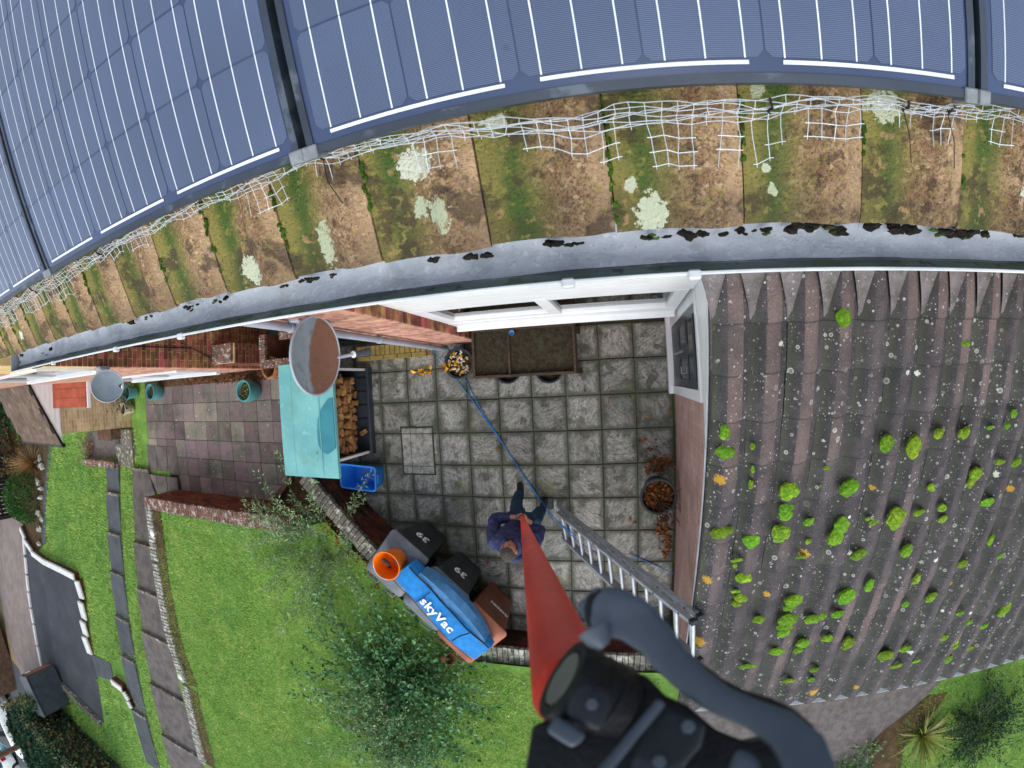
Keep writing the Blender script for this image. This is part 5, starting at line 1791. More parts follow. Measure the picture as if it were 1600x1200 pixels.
# ================================================================== DRAIN COVERS
c_ = [Zp(*q) for q in ((626, 667), (676, 666), (682, 738), (630, 741))]
t = thing('inspection_cover', 'rectangular recessed drain cover filled with cut paving in the patio', 'drain cover', (c_[0] + c_[2]) / 2)
x0, x1, y0, y1 = (c_[0].x + c_[3].x) / 2, (c_[1].x + c_[2].x) / 2, c_[3].y, c_[0].y
fr = MB()
e_ = .018
fr.box((x0, y0, -.02), (x1, y0 + e_, .010)).box((x0, y1 - e_, -.02), (x1, y1, .010)).box((x0, y0 + e_, -.02), (x0 + e_, y1 - e_, .010)).box((x1 - e_, y0 + e_, -.02), (x1, y1 - e_, .010))
fr.obj('frame', 'joint', t)
xs_, ys_ = [x0 + e_, x0 + .16, x1 - e_], [y0 + e_, y0 + .13, y1 - .10, y1 - e_]
for i in range(2):
    for j in range(3):
        MB().box((xs_[i] + .004, ys_[j] + .004, -.01), (xs_[i + 1] - .004, ys_[j + 1] - .004, .012 + random.uniform(-.002, .002))).obj('infill_slab', 'slab_cut', t, bevel=.003)
g_ = Zp(856, 786)
t = thing('drain_grate', 'small dark square gully grate beside the foot of the ladder', 'drain grate', g_)
MB().cbox((g_.x, g_.y, .002), (.16, .16, .012)).obj('frame', 'tie', t)
for k in range(6):
    MB().cbox((g_.x - .055 + k * .022, g_.y, .011), (.010, .13, .010)).obj('bar', 'darkplastic', t)


# ================================================================== LOG STORE
t = thing('log_store', 'open-fronted garden store with teal roof full of split firewood', 'log store', (-4.0, -.3, 0))
SX0, SX1, SY0, SY1, SZ = -4.38, -3.72, -.94, .30, 1.02
MB().box((SX0, SY0, .06), (SX0 + .03, SY1, SZ)).obj('back_panel', 'darkplastic', t)
for y in (SY0, SY1 - .03):
    MB().box((SX0 + .03, y, .06), (SX1, y + .03, SZ)).obj('side_panel', 'darkplastic', t)
for y in (SY0 - .004, SY1 - .030):
    MB().box((SX1, y, .10), (SX1 + .05, y + .034, SZ + .02)).obj('front_edge', 'white', t, bevel=.004)
MB().box((SX0, SY0, 0), (SX1 + .02, SY1, .06)).obj('base_tray', 'darkplastic', t, bevel=.006)
lip = MB()
lip.box((SX1 + .06, SY0 - .02, 0), (SX1 + .10, SY1 + .02, .12)).box((SX1 - .02, SY0 - .02, 0), (SX1 + .06, SY0 + .02, .11)).box((SX1 - .02, SY1 - .02, 0), (SX1 + .06, SY1 + .02, .11))
lip.obj('tray_lip', 'darkplastic', t, bevel=.006)
for k in range(6):
    MB().box((SX1 - .15, SY0 + .1 + k * .2, .062), (SX1 + .02, SY0 + .11 + k * .2, .075)).obj('tray_rib', 'pot_black', t)
R0, R1 = (-4.42, -1.10), (-3.50, .375)
rf = MB()
nxr, nyr = 10, 14
top = [[V(R0[0] + (R1[0] - R0[0]) * i / nxr, R0[1] + (R1[1] - R0[1]) * j / nyr, SZ + .13 + .02 * math.sin(math.pi * i / nxr) - .028 * math.exp(-((i / nxr - .8) ** 2 / .03 + (j / nyr - .45) ** 2 / .09))) for j in range(nyr + 1)] for i in range(nxr + 1)]
bot = [[p - V(0, 0, .05) for p in r] for r in top]
rf.loft(top, False, False)
rf.loft([r[::-1] for r in bot], False, False)
edge = [r[0] for r in top] + top[-1][1:] + [r[-1] for r in top[::-1]][1:] + top[0][::-1][1:-1]
rf.loft([[p - V(0, 0, .05) for p in edge], edge], False)
roof = rf.obj('roof', 'teal', t, True)
MB().box((R0[0], R0[1] - .012, SZ + .09), (R1[0], R0[1] - .001, SZ + .128)).obj('hinge_edge', 'teal', roof)
for x_ in (.25, .5, .75):
    xx = R0[0] + (R1[0] - R0[0]) * x_
    MB().tube([V(xx, R0[1] + .01, SZ + .145), V(xx, R1[1] - .01, SZ + .145)], .006, 6).obj('ridge', 'teal', roof, True)
pd = [Zp(*q, SZ + .131) for q in ((526, 622), (512, 625), (502, 640), (497, 655), (496, 675), (498, 695), (503, 705), (512, 710), (520, 705), (526, 700))]
MB().prism([V(min(p.x, R1[0] - .01), p.y, SZ + .110) for p in pd], (0, 0, .030)).obj('rain_puddle', 'teal_wet', roof)

def log_mesh(seed):
    rs = np.random.default_rng(seed)
    kind = seed % 3
    w_, h_ = rs.uniform(.08, .13), rs.uniform(.06, .10)
    if kind == 0:
        pr = [(-w_ / 2, 0), (w_ / 2, 0), (w_ * .42, h_ * .55), (w_ * .15, h_ * .95), (-w_ * .2, h_), (-w_ * .45, h_ * .5)]
    elif kind == 1:
        pr = [(-w_ / 2, 0), (w_ * .5, h_ * .08), (w_ * .46, h_ * .8), (-w_ * .4, h_ * .9)]
    else:
        pr = [(-w_ * .5, h_ * .1), (0, 0), (w_ * .5, h_ * .15), (w_ * .3, h_ * .8), (-w_ * .1, h_)]
    L_ = .26
    rings = []
    for u in (0, .3, .7, 1):
        rings.append([V(-L_ * u, y + rs.normal() * .004, z - h_ / 2 + rs.normal() * .004) for y, z in pr])
    return MB().loft(rings).mesh('firewood_log', bevel=.004)


LOGM = [log_mesh(k) for k in range(9)]
zc = .10
row = 0
ORD = ['bottom', 'second', 'third', 'fourth', 'fifth', 'sixth', 'seventh', 'eighth', 'ninth', 'tenth', 'eleventh', 'twelfth', 'thirteenth']
ORF = ['nearest', 'second', 'third', 'fourth', 'fifth', 'sixth', 'seventh', 'eighth', 'ninth', 'tenth', 'eleventh', 'twelfth', 'thirteenth', 'fourteenth']
while zc < .92:
    y = SY0 + .09 + random.uniform(0, .04)
    kk = 0
    setback = .0 + .20 * (zc / .92) ** 2 * 0
    while y < SY1 - .08:
        mw = Matrix.Translation((SX1 - .02 - .10 * (zc < .3) + random.uniform(-.07, .03), y, zc + .04 + random.uniform(-.008, .008))) @ Euler((random.uniform(-.5, .5) + random.choice((0, 0, 3.14)), random.uniform(-.12, .12), random.uniform(-.3, .3))).to_matrix().to_4x4()
        lg = put('firewood_log', LOGM[random.randrange(9)], 'log_bark', None, mw)
        tag(lg, 'split firewood log in the store, %s row up, %s from the blue box end' % (ORD[row], ORF[kk]), 'log', 'firewood logs in the store')
        kk += 1
        y += random.uniform(.095, .125)
    zc += .083
    row += 1
lg = put('firewood_log', LOGM[4], 'log_bark', None, Matrix.Translation(Zp(573, 672, .1)) @ Matrix.Rotation(.5, 4, 'Z') @ Matrix.Scale(.5, 4))
tag(lg, 'small loose chip of wood lying on the dark tray of the log store', 'log')

# ================================================================== BLUE RECYCLING BOX
t = thing('recycling_box', 'empty bright blue recycling box beside the log store', 'box', Zp(560, 748, 0))
bc = Zp(557, 748, .33)
cx, cy = bc.x + .03, bc.y + .02


def rrect(w_, d_, r_, z, n=5):
    o = []
    for sx, sy, a0 in ((1, 1, 0), (-1, 1, 90), (-1, -1, 180), (1, -1, 270)):
        for k in range(n + 1):
            a = rad(a0 + 90 * k / n)
            o.append(V(sx * (w_ / 2 - r_) + r_ * math.cos(a), sy * (d_ / 2 - r_) + r_ * math.sin(a), z))
    return o


ROT = Matrix.Rotation(-.06, 4, 'Z')


def place(vs_, c, R):
    return [R @ v + Vector(c) for v in vs_]


c0_ = (cx, cy, 0)
MB().loft([place(rrect(.50, .26, .04, 0), c0_, ROT), place(rrect(.60, .34, .05, .32), c0_, ROT), place(rrect(.63, .37, .055, .325), c0_, ROT), place(rrect(.63, .37, .055, .35), c0_, ROT), place(rrect(.585, .325, .045, .345), c0_, ROT), place(rrect(.49, .25, .035, .02), c0_, ROT)]).obj('box_body', 'blue_box', t, True)
for s in (-1, 1):
    MB().obox(Vector(c0_) + ROT @ V(s * .305 - .015, -.07, .23), ROT @ V(.03 , 0, 0), ROT @ V(0, .14, 0), (0, 0, .08)).obj('handle', 'blue_box', t, bevel=.006)
MB().cbox(Vector(c0_) + V(-.05, .02, .025), (.05, .04, .01)).obj('leaf_scrap', 'leaf_litter', t)

# ================================================================== WHEELIE BINS
BD, BN = V(.77, -.63, 0).normalized(), V(.63, .77, 0).normalized()


def wheelie_bin(label, c, body, lid, txt, tilt=0, h=1.0, tsize=.16, toff=.0):
    c = Vector(c)
    t = thing('wheelie_bin', label, 'wheelie bin', c, 'wheelie bins against the diagonal wall')
    RR = Matrix((-BD, -BN, V(0, 0, 1))).transposed().to_4x4() @ Matrix.Rotation(tilt, 4, 'Z')
    W = lambda v: c + (RR.to_3x3() @ Vector(v))
    pl = lambda w_, d_, r_, z, oy=0: [W(v + V(0, oy, 0)) for v in rrect(w_, d_, r_, z)]
    bd = MB().loft([pl(.44, .50, .05, .06, .03), pl(.47, .56, .05, .3, .02), pl(.55, .68, .06, h - .04), pl(.585, .73, .06, h - .035), pl(.585, .73, .06, h)]).obj('bin_body', body, t, True)
    ld = MB().loft([pl(.60, .76, .06, h + .002, 0), pl(.605, .765, .06, h + .025, 0), pl(.55, .71, .08, h + .055, 0), pl(.30, .4, .08, h + .072, 0)]).obj('lid', lid, t, True)
    MB().loft([pl(.50, .60, .06, h + .05, -.02), pl(.46, .56, .06, h + .066, -.02), pl(.36, .46, .06, h + .066, -.02)]).obj('lid_panel', lid, ld, True)
    for s in (-1, 1):
        MB().tube([W((s * .22, .36, h - .02)), W((s * .22, .44, h + .02)), W((s * .22 - s * .16, .44, h + .02)), W((s * .22 - s * .16, .36, h - .02))], .014, 8).obj('handle', body if body != 'bin_black' else 'bin_lid', t, True)
        MB().lathe(W((s * .25, .28, .10)), [(0, -.025), (.09, -.025), (.10, -.015), (.10, .015), (.09, .025), (0, .025)], 20, RR.to_3x3() @ V(1, 0, 0)).obj('wheel', 'tyre', t, True)
    if txt:
        # number on the front face: x to the viewer's right when facing it, y up the face
        up = (W((0, -.34, h - .04)) - W((0, -.26, .3))).normalized()
        rgt = RR.to_3x3() @ V(1, 0, 0)
        nrm = rgt.cross(up)
        Mx = Matrix((rgt, up, nrm)).transposed().to_4x4()
        Mx.translation = W((toff, -.307 - .004, .60)) + nrm * .006
        u = (.60 - .3) / (h - .04 - .3)
        q = W((toff, 0.02 - .28 + u * (-.34 + .26), .60))
        Mx.translation = q + nrm * .004
        text_mesh('number' if len(txt) < 3 else 'lettering', txt, tsize, 'print', bd, Mx, bold=.004 if len(txt) < 3 else .0015)
    return t


b1 = V(-2.84, -2.22, 0)
wheelie_bin('black wheelie bin numbered 39 with a grey lid under the orange bucket', b1, 'bin_black', 'bin_lid', '39', h=1.02, tsize=.2)
wheelie_bin('black wheelie bin numbered 39 in the middle, under the blue bag', b1 + BD * .66 + BN * -.04, 'bin_black', 'bin_lid', '39', tilt=-.06, h=1.0, tsize=.2)
wheelie_bin('brown wheelie bin beside the low wall, under the end of the blue bag', b1 + BD * 1.28 + BN * -.10, 'bin_brown', 'bin_brown_lid', 'GARDEN', tilt=-.12, h=1.0, tsize=.075, toff=-.06)

# ================================================================== ORANGE BUCKET WITH BRUSH
bk = Zp(604, 884, 1.36)
t = thing('bucket', 'orange bucket standing on the grey bin lid with a brush inside', 'bucket', (bk.x, bk.y, 1.09))
MB().lathe((bk.x, bk.y, 1.085), [(0, 0), (.125, 0), (.135, .02), (.172, .27), (.182, .272), (.184, .29), (.172, .29), (.130, .02), (0, .016)], 32).obj('bucket_body', 'orange', t, True)
MB().tube([V(bk.x + .18 * math.cos(a), bk.y + .18 * math.sin(a), 1.372 + .01 * math.sin(a * 2)) for a in np.linspace(2.4, 5.4, 14)], .004, 6).obj('handle', 'white', t, True)
t = thing('hand_brush', 'dark brown handled brush standing in the orange bucket', 'brush', (bk.x, bk.y, 1.11))
MB().tube([V(bk.x - .10, bk.y - .13, 1.12), V(bk.x + .02, bk.y + .05, 1.38)], .020, 8).obj('handle', 'wood_dark', t, True)
MB().tube([V(bk.x - .03, bk.y + .09, 1.385), V(bk.x + .06, bk.y + .03, 1.385)], .026, 8).obj('head', 'wood_dark', t, True)
t = thing('cloth', 'pale blue crumpled cloth in the orange bucket', 'cloth', (bk.x + .05, bk.y - .02, 1.11))
cm = MB()
for k in range(5):
    blob(cm, V(bk.x + .06 + random.uniform(-.04, .04), bk.y - .02 + random.uniform(-.05, .05), 1.14), (.04, .035, .03), seed=70 + k, lump=.3)
cm.obj('crumpled_cloth', 'bag_faded', t, True)

# ================================================================== BLUE BAG
q = [Zp(*p, 1.33) for p in ((612, 906), (641, 880), (766, 1012), (737, 1038))]
bd_ = ((q[2] - q[1]) + (q[3] - q[0])).normalized()
bn_ = V(-bd_.y, bd_.x, 0)
bctr = (q[0] + q[1] + q[2] + q[3]) / 4
L_ = ((q[2] - q[1]).length + (q[3] - q[0]).length) / 2
W_ = ((q[1] - q[0]).length + (q[2] - q[3]).length) / 2
t = thing('equipment_bag', 'long blue nylon equipment bag with white lettering lying on the wheelie bins', 'bag', (bctr.x, bctr.y, 1.09))
RBg = Matrix((bd_, bn_, V(0, 0, 1))).transposed()
Wb = lambda v: V(bctr.x, bctr.y, 0) + RBg @ Vector(v)
rings = []
for k in range(21):
    u = -1 + 2 * k / 20
    e = 1 - .10 * abs(u) ** 6
    ww = W_ * (1.0 + .04 * math.sin(u * 4)) * (.96 + .04 * u)
    zt_ = 1.335 + .012 * math.sin(u * 5) - .02 * abs(u) ** 4
    hh = zt_ - 1.085
    ring = []
    for v in rrect(ww * e, hh * e, min(.06, hh * .3), 0, 4):
        ring.append(Wb((u * L_ / 2, v.x, 1.085 + hh / 2 + v.y + .004 * math.sin(v.x * 40 + u * 20))))
    rings.append(ring)
bag = MB().loft(rings).obj('bag_body', 'bag', t, True)
# side pocket towards the patio, sagging over the bins
rings = []
for k in range(15):
    u = -1 + 2 * k / 14
    dpt = .012 + .125 * (1 - abs(u) ** 2.4)
    x = .02 + u * L_ * .40
    rings.append([Wb((x, W_ / 2 - .05, 1.32)), Wb((x, W_ / 2 + dpt * .45, 1.315)), Wb((x, W_ / 2 + dpt, 1.24)), Wb((x, W_ / 2 + dpt * .95, 1.12)), Wb((x, W_ / 2 - .05, 1.11))])
MB().loft(rings).obj('side_pocket', 'bag_faded', t, True)
for yy, zz in ((W_ / 2 - .035, 1.335), (-W_ / 2 + .03, 1.335)):
    MB().tube([Wb((u * L_ / 2, yy + .006 * math.sin(u * 9), zz + .006 + .012 * math.sin(u * 5) - .02 * abs(u) ** 4)) for u in np.linspace(-.97, .97, 24)], .009 if yy > 0 else .004, 6).obj('piping', 'piping', t, True)
for xx in (.24, -.22):
    MB().tube([Wb((L_ * xx, -W_ / 2 + .05, 1.343)), Wb((L_ * xx + .01, 0, 1.347)), Wb((L_ * xx + (.05 if xx > 0 else .02), W_ / 2 - .06, 1.343))], .005, 5).obj('strap', 'piping', t)
Mx = Matrix((bd_, bn_, V(0, 0, 1))).transposed().to_4x4()
Mx.translation = Wb((-.02, -.03, 1.3505))
text_mesh('lettering', 'skyVac', .170, 'print', bag, Mx, extrude=.002, bold=.005, space=1.12)

# ================================================================== LADDER
la0, la1 = Zp(872, 790, 0), Zp(881, 836, 0)
lb0, lb1 = Zp(1092, 962, 2.30), Zp(1092, 1030, 2.30)
t = thing('ladder', 'aluminium extension ladder leaning against the garage verge', 'ladder', (la0 + la1) / 2)
ldn = ((lb0 + lb1) / 2 - (la0 + la1) / 2).normalized()
sd_ = (la1 - la0).normalized()
nn_ = ldn.cross(sd_).normalized()
if nn_.z < 0:
    nn_ = -nn_
for sec, off in ((0, 0), (1, .062)):
    ins = .035 * sec
    for s, (a, b) in enumerate(((la0, lb0), (la1, lb1))):
        inw = sd_ * (ins if s == 0 else -ins)
        a_, b_ = a + inw + nn_ * off + ldn * .12 * sec, b + inw + nn_ * off - ldn * .02 * sec
        st = MB().obox(a_ - sd_ * .019 - nn_ * .027, (b_ - a_), sd_ * .040, nn_ * .055).obj('stile', 'metal', t, bevel=.003)
        MB().cbox(b_ + ldn * .012, (.05, .045, .06), Matrix((ldn, sd_, nn_)).transposed()).obj('end_cap', 'pot_black', st, bevel=.004)
        if s == 0:
            for k in range(7):
                MB().cbox(a_.lerp(b_, (k + .6) / 7) + nn_ * .029, (.022, .014, .003), Matrix((ldn, sd_, nn_)).transposed()).obj('slot', 'tie', st)
    nr_ = 12
    for k in range(nr_):
        u = (k + .55) / nr_
        a_, b_ = la0.lerp(lb0, u) + nn_ * off + sd_ * ins + ldn * .10 * sec, la1.lerp(lb1, u) + nn_ * off - sd_ * ins + ldn * .10 * sec
        MB().tube([a_, b_], .018, 10).obj('rung', 'rung', t, True)

# ================================================================== BLUE ROPE
t = thing('rope', 'thin blue rope running across the patio from the downpipe past the ladder', 'rope', Zp(780, 690, 0))
for k, pts in enumerate(([(672, 541, .25), (700, 575, .02), (740, 628, .012), (790, 700, .012), (840, 775, .02), (868, 812, .35), (900, 838, .5)], [(697, 541, .02), (728, 595, .012), (752, 640, .012), (792, 703, .012), (842, 780, .012), (866, 815, .3)],
                         [(985, 866, .02), (1000, 873, .012), (1030, 886, .012), (1052, 896, .05)], [(868, 812, .34), (905, 848, .55), (940, 868, .75)])):
    MB().tube([Zp(*p) for p in pts], .0065, 6).obj('strand', 'rope', t, True)

# ================================================================== PERSON
def skinned(name, verts, edges, radii, m, parent, sub=2, root=0, smooth=True, wrinkle=0):
    me = bpy.data.meshes.new(name)
    me.from_pydata([tuple(v) for v in verts], edges, [])
    o = bpy.data.objects.new(name, me)
    COL.objects.link(o)
    md = o.modifiers.new('skin', 'SKIN')
    for i, r in enumerate(radii):
        me.skin_vertices[0].data[i].radius = r if isinstance(r, tuple) else (r, r)
        me.skin_vertices[0].data[i].use_root = (i == root)
    sb = o.modifiers.new('sub', 'SUBSURF')
    sb.levels = sb.render_levels = sub
    dg = bpy.context.evaluated_depsgraph_get()
    out = bpy.data.meshes.new_from_object(o.evaluated_get(dg))
    bpy.data.objects.remove(o)
    if wrinkle:
        from mathutils import noise as mn
        for v in out.vertices:
            q = v.co
            k = mn.noise(V(q.x * 9, q.y * 9, q.z * 22)) * .6 + (1 - abs(mn.noise(V(q.x * 14 + 5, q.y * 14, q.z * 9)))) * .7 - .5
            v.co = q + v.normal * wrinkle * k
        out.update()
    if smooth:
        out.polygons.foreach_set('use_smooth', [True] * len(out.polygons))
    return put(name, out, m, parent)


P0_ = V(-1.22, -1.66, 0)
per = thing('person', 'person in a navy jacket and jeans holding the red pole and looking up', 'person', P0_)
J = dict(pel=V(-1.21, -1.66, .93), belly=V(-1.22, -1.655, 1.10), chest=V(-1.225, -1.68, 1.30), neck=V(-1.215, -1.70, 1.47), head=V(-1.20, -1.685, 1.58), crown=V(-1.205, -1.735, 1.70),
         ls=V(-1.42, -1.665, 1.40), le=V(-1.47, -1.50, 1.17), lh=V(-1.235, -1.475, 1.16), rs=V(-1.02, -1.72, 1.40), re=V(-.95, -1.62, 1.16), rh=V(-1.105, -1.575, 1.28),
         lhip=V(-1.31, -1.64, .90), lkn=V(-1.38, -1.50, .50), lan=V(-1.43, -1.47, .10), ltoe=V(-1.44, -1.33, .04), rhip=V(-1.11, -1.68, .90), rkn=V(-1.11, -1.64, .50), ran=V(-1.14, -1.70, .10), rtoe=V(-1.10, -1.56, .04))
body = skinned('body', [J[k] for k in ('pel', 'belly', 'chest', 'neck', 'head', 'crown', 'ls', 'le', 'lh', 'rs', 're', 'rh', 'lhip', 'lkn', 'lan', 'rhip', 'rkn', 'ran')],
               [(0, 1), (1, 2), (2, 3), (3, 4), (4, 5), (2, 6), (6, 7), (7, 8), (2, 9), (9, 10), (10, 11), (0, 12), (12, 13), (13, 14), (0, 15), (15, 16), (16, 17)],
               [.10, .10, .115, .055, (.082, .09), (.066, .07), .06, .045, .026, .06, .045, .026, .08, .06, .045, .08, .06, .045], 'skin', per)
skinned('jacket', [J['pel'] + V(0, 0, -.06), J['belly'], J['chest'], J['neck'] + V(0, -.01, -.02), J['ls'], J['le'], J['le'].lerp(J['lh'], .82), J['rs'], J['re'], J['re'].lerp(J['rh'], .78)],
        [(0, 1), (1, 2), (2, 3), (2, 4), (4, 5), (5, 6), (2, 7), (7, 8), (8, 9)], [(.20, .16), (.185, .15), (.20, .16), (.09, .09), .098, .085, .052, .098, .085, .052], 'jacket', per, sub=4, wrinkle=.026)
skinned('jeans', [J['pel'] + V(0, 0, -.05), J['lhip'] + V(0, 0, -.08), J['lkn'], J['lan'], J['rhip'] + V(0, 0, -.08), J['rkn'], J['ran']], [(0, 1), (1, 2), (2, 3), (0, 4), (4, 5), (5, 6)], [.14, .10, .08, .065, .10, .08, .065], 'jeans', per, sub=3, wrinkle=.014)
for a, b in (('lan', 'ltoe'), ('ran', 'rtoe')):
    an, to = J[a], J[b]
    heel = an + (an - to) * .35
    heel.z = .045
    skinned('shoe', [heel, V(an.x, an.y, .06), an.lerp(to, .6) + V(0, 0, -.02), to], [(0, 1), (1, 2), (2, 3)], [(.045, .04), (.052, .05), (.05, .042), (.042, .03)], 'shoe', per)
# hood and collar of the jacket
cp_ = [J['neck'] + V(.095 * math.cos(a), .09 * math.sin(a) - .015, .02 - .02 * math.sin(a)) for a in np.linspace(.6, 2 * math.pi + .0 - .0 + .0, 20)]
MB().tube([J['neck'] + V(.10 * math.cos(a), .095 * math.sin(a) - .01, .015) for a in np.linspace(math.pi * .62, math.pi * 2.38, 22)], .028, 8).obj('collar', 'jacket', per, True)
hd = MB()
blob(hd, J['neck'] + V(.03, -.14, -.03), (.11, .07, .06), seed=3, lump=.12)
hd.obj('hood', 'jacket', per, True)
# head: face looks up and towards the house
hc = V(-1.195, -1.70, 1.635)
fd = V(-.12, .95, .26).normalized()                     # where the face points
fx = fd.cross(V(0, 0, 1)).normalized()
fu = fx.cross(fd).normalized()
hm = MB()
bm = bmesh.new()
bmesh.ops.create_icosphere(bm, subdivisions=4, radius=1)
bm.verts.index_update()
vv = []
for v in bm.verts:
    p = v.co                                             # x = right, y = up (crown), z = face direction
    x, y, z = p.x * .078, p.y * .115, p.z * .098
    if z > 0:
        z -= .012 * max(0, -p.y) * p.z                   # tapering jaw
        x *= 1 - .22 * max(0, -p.y)
        z += .020 * math.exp(-((p.x / .16) ** 2 + ((p.y + .12) / .20) ** 2))      # nose
        for s in (-1, 1):
            z -= .012 * math.exp(-(((p.x - s * .36) / .16) ** 2 + ((p.y - .06) / .12) ** 2))   # eye sockets
        z += .006 * math.exp(-((p.x / .5) ** 2 + ((p.y - .22) / .12) ** 2))       # brow
        z -= .007 * math.exp(-((p.x / .24) ** 2 + ((p.y + .46) / .05) ** 2))      # mouth
    vv.append(hc + fx * x + fu * y + fd * z)
hm.add(vv, [tuple(v.index for v in f.verts) for f in bm.faces])
hmesh = hm.obj('head', 'skin', per, 'all')
for s in (-1, 1):
    em = MB()
    blob(em, hc + fx * (s * .080) - fd * .012 + fu * .0, (.012, .030, .020), (fx, fu, fd), seed=5, lump=.1)
    em.obj('ear', 'skin', hmesh, True)
    em = MB()
    blob(em, hc + fx * (s * .028) + fu * .008 + fd * .083, (.011, .008, .008), (fx, fu, fd), seed=6, lump=.0)
    em.obj('eye', 'shoe', hmesh, True)
hr = MB()
hv_ = []
keep = []
for v in bm.verts:
    p = v.co
    keep.append(p.y > .35 - .15 * (p.z < 0) or p.z < -.12 - .3 * (p.y < -.45))
    x, y, z = p.x * .083, p.y * .121, p.z * .104
    hv_.append(hc + fx * x + fu * y + fd * z)
hr.add(hv_, [tuple(v.index for v in f.verts) for f in bm.faces if all(keep[v.index] for v in f.verts)])
hr.obj('hair', 'hair', hmesh, 'all')
bm.free()
# hands closing round the pole: palm plus five bent fingers each
PA = V(-1.19, -1.515, 1.02)
PB = Dp(872, 1000, .345)
pdir = (PB - PA).normalized()


def hand(label, wrist, frm, side):
    """palm beside the pole, fingers wrap round it"""
    tt = (Vector(wrist) - PA).dot(pdir)
    gp = PA + pdir * tt
    out = (Vector(frm) - gp)
    out -= pdir * out.dot(pdir)
    out.normalize()
    crs = pdir.cross(out)
    pr_ = .0225
    hb = MB()
    blob(hb, gp + out * (pr_ + .016) + pdir * .0, (.018, .040, .045), (out, crs, pdir), seed=8, lump=.06)
    hb.obj('palm', 'skin', body, True)
    for k in range(4):
        off = pdir * (-.034 + k * .0225)
        ln = (2.55, 2.8, 2.7, 2.2)[k]
        pts = [gp + off + (out * math.cos(a * side) + crs * math.sin(a * side)) * (pr_ + .011) for a in np.linspace(.45, ln, 6)]
        MB().tube(pts, [.0105, .0105, .010, .0098, .009, .0075], 8).obj('finger', 'skin', body, True)
    pts = [gp + pdir * (.028 + .008 * k) + (out * math.cos(-a * side) + crs * math.sin(-a * side)) * (pr_ + .012) for k, a in enumerate(np.linspace(.3, 1.7, 4))]
    MB().tube(pts, [.013, .012, .011, .009], 8).obj('thumb', 'skin', body, True)
    MB().tube([Vector(frm).lerp(gp, .55), gp + out * (pr_ + .02)], [.031, .026], 10).obj('wrist', 'skin', body, True)


hand('left', J['lh'], J['le'], 1)
hand('right', J['rh'], J['re'], -1)

# ================================================================== POLE AND CAMERA CLAMP
t = thing('telescopic_pole', 'long red telescopic pole held up by the person towards the camera', 'pole', PA)
PEND = PB + pdir * .10
MB().tube([PA - pdir * .06, PA + pdir * 1.2], .0222, 20).obj('lower_section', 'pole', t, True)
MB().tube([PA + pdir * 1.19, PEND], .0212, 28).obj('upper_section', 'pole', t, True)
col_ = MB().lathe(PA + pdir * .30, [(.0225, 0), (.030, .004), (.030, .05), (.0225, .054)], 20, pdir).obj('locking_collar', 'clamp', t, True)
sdv = pdir.cross(V(0, 0, 1)).normalized()
MB().obox(PA + pdir * .24 + V(-.075, -.02, 0), V(.05, 0, 0), V(0, .03, 0), pdir * .12).obj('collar_lever', 'darkplastic', col_, bevel=.006)

t = thing('camera_clamp', 'blurred black metal clamp with a curved grey lever close to the lens', 'clamp', Dp(1000, 1120, .2))


def Dk(px, py, d):
    return Dp(px, py, d)


# solid blocks: an outline as wide as the part really is, given its own thickness away from the lens
def block(name, px, d, depth, m, parent, bevel=.003):
    vw = Vector(ray(sum(p[0] for p in px) / len(px), sum(p[1] for p in px) / len(px)))
    f = [Dk(a, b, d) for a, b in px]
    mb = MB()
    mb.prism([v + vw * depth for v in f], vw * -depth)
    return mb.obj(name, m, parent, True, bevel=bevel, seg=3)


ctr = [(918, 962, .206, 24), (935, 950, .203, 34), (962, 958, .200, 41), (995, 972, .197, 37), (1025, 1000, .194, 31), (1050, 1032, .190, 28), (1086, 1066, .186, 26), (1126, 1095, .182, 23), (1178, 1117, .177, 22), (1224, 1141, .172, 29), (1254, 1173, .168, 35), (1266, 1212, .165, 37), (1272, 1270, .162, 39)]
vd = Vector(ray(1080, 1080))
rings = []
for k, (px, py, d, hw) in enumerate(ctr):
    p = Dk(px, py, d)
    a_, b_ = ctr[max(k - 1, 0)], ctr[min(k + 1, len(ctr) - 1)]
    tg = (Dk(b_[0], b_[1], b_[2]) - Dk(a_[0], a_[1], a_[2])).normalized()
    sdw = tg.cross(vd).normalized()
    dp_ = sdw.cross(tg).normalized()
    hw_ = hw * .92 * d / F_PX
    rings.append([p + sdw * hw_ * (abs(math.cos(a)) ** .45 * math.copysign(1, math.cos(a))) + dp_ * .0042 * (abs(math.sin(a)) ** .45 * math.copysign(1, math.sin(a))) for a in np.linspace(0, 2 * math.pi, 21)[:-1]])
lv = MB().loft(rings).obj('lever', 'lever', t, True)
block('lever_rib', [(1062, 1006), (1090, 1030), (1125, 1058), (1165, 1078), (1205, 1090), (1240, 1106), (1280, 1140), (1250, 1150), (1200, 1118), (1150, 1108), (1100, 1080), (1070, 1050)], .205, .016, 'clamp', lv)
block('lever_tip', [(912, 950), (918, 930), (936, 919), (958, 916), (985, 922), (970, 945), (940, 962), (925, 985), (914, 975)], .200, .014, 'clamp', lv)
MB().tube([Dk(930, 985, .198), Dk(938, 1002, .197), Dk(944, 1011, .197)], [.0075, .0052, .0025], 12).obj('lever_hook', 'lever', lv, True)
ex_, ey_, ez_ = (Dk(890, 1060, .22) - Dk(880, 1060, .22)).normalized(), (Dk(880, 1070, .22) - Dk(880, 1060, .22)).normalized(), Vector(ray(880, 1060))
body_ = block('clamp_body', [(820, 1200), (830, 1135), (862, 1120), (905, 1100), (955, 1078), (968, 1085), (978, 1060), (992, 1051), (1008, 1053), (1040, 1086), (1075, 1102), (1120, 1140), (1170, 1160), (1215, 1150), (1235, 1190), (1240, 1290), (810, 1290)], .215, .035, 'clamp', t, .005)
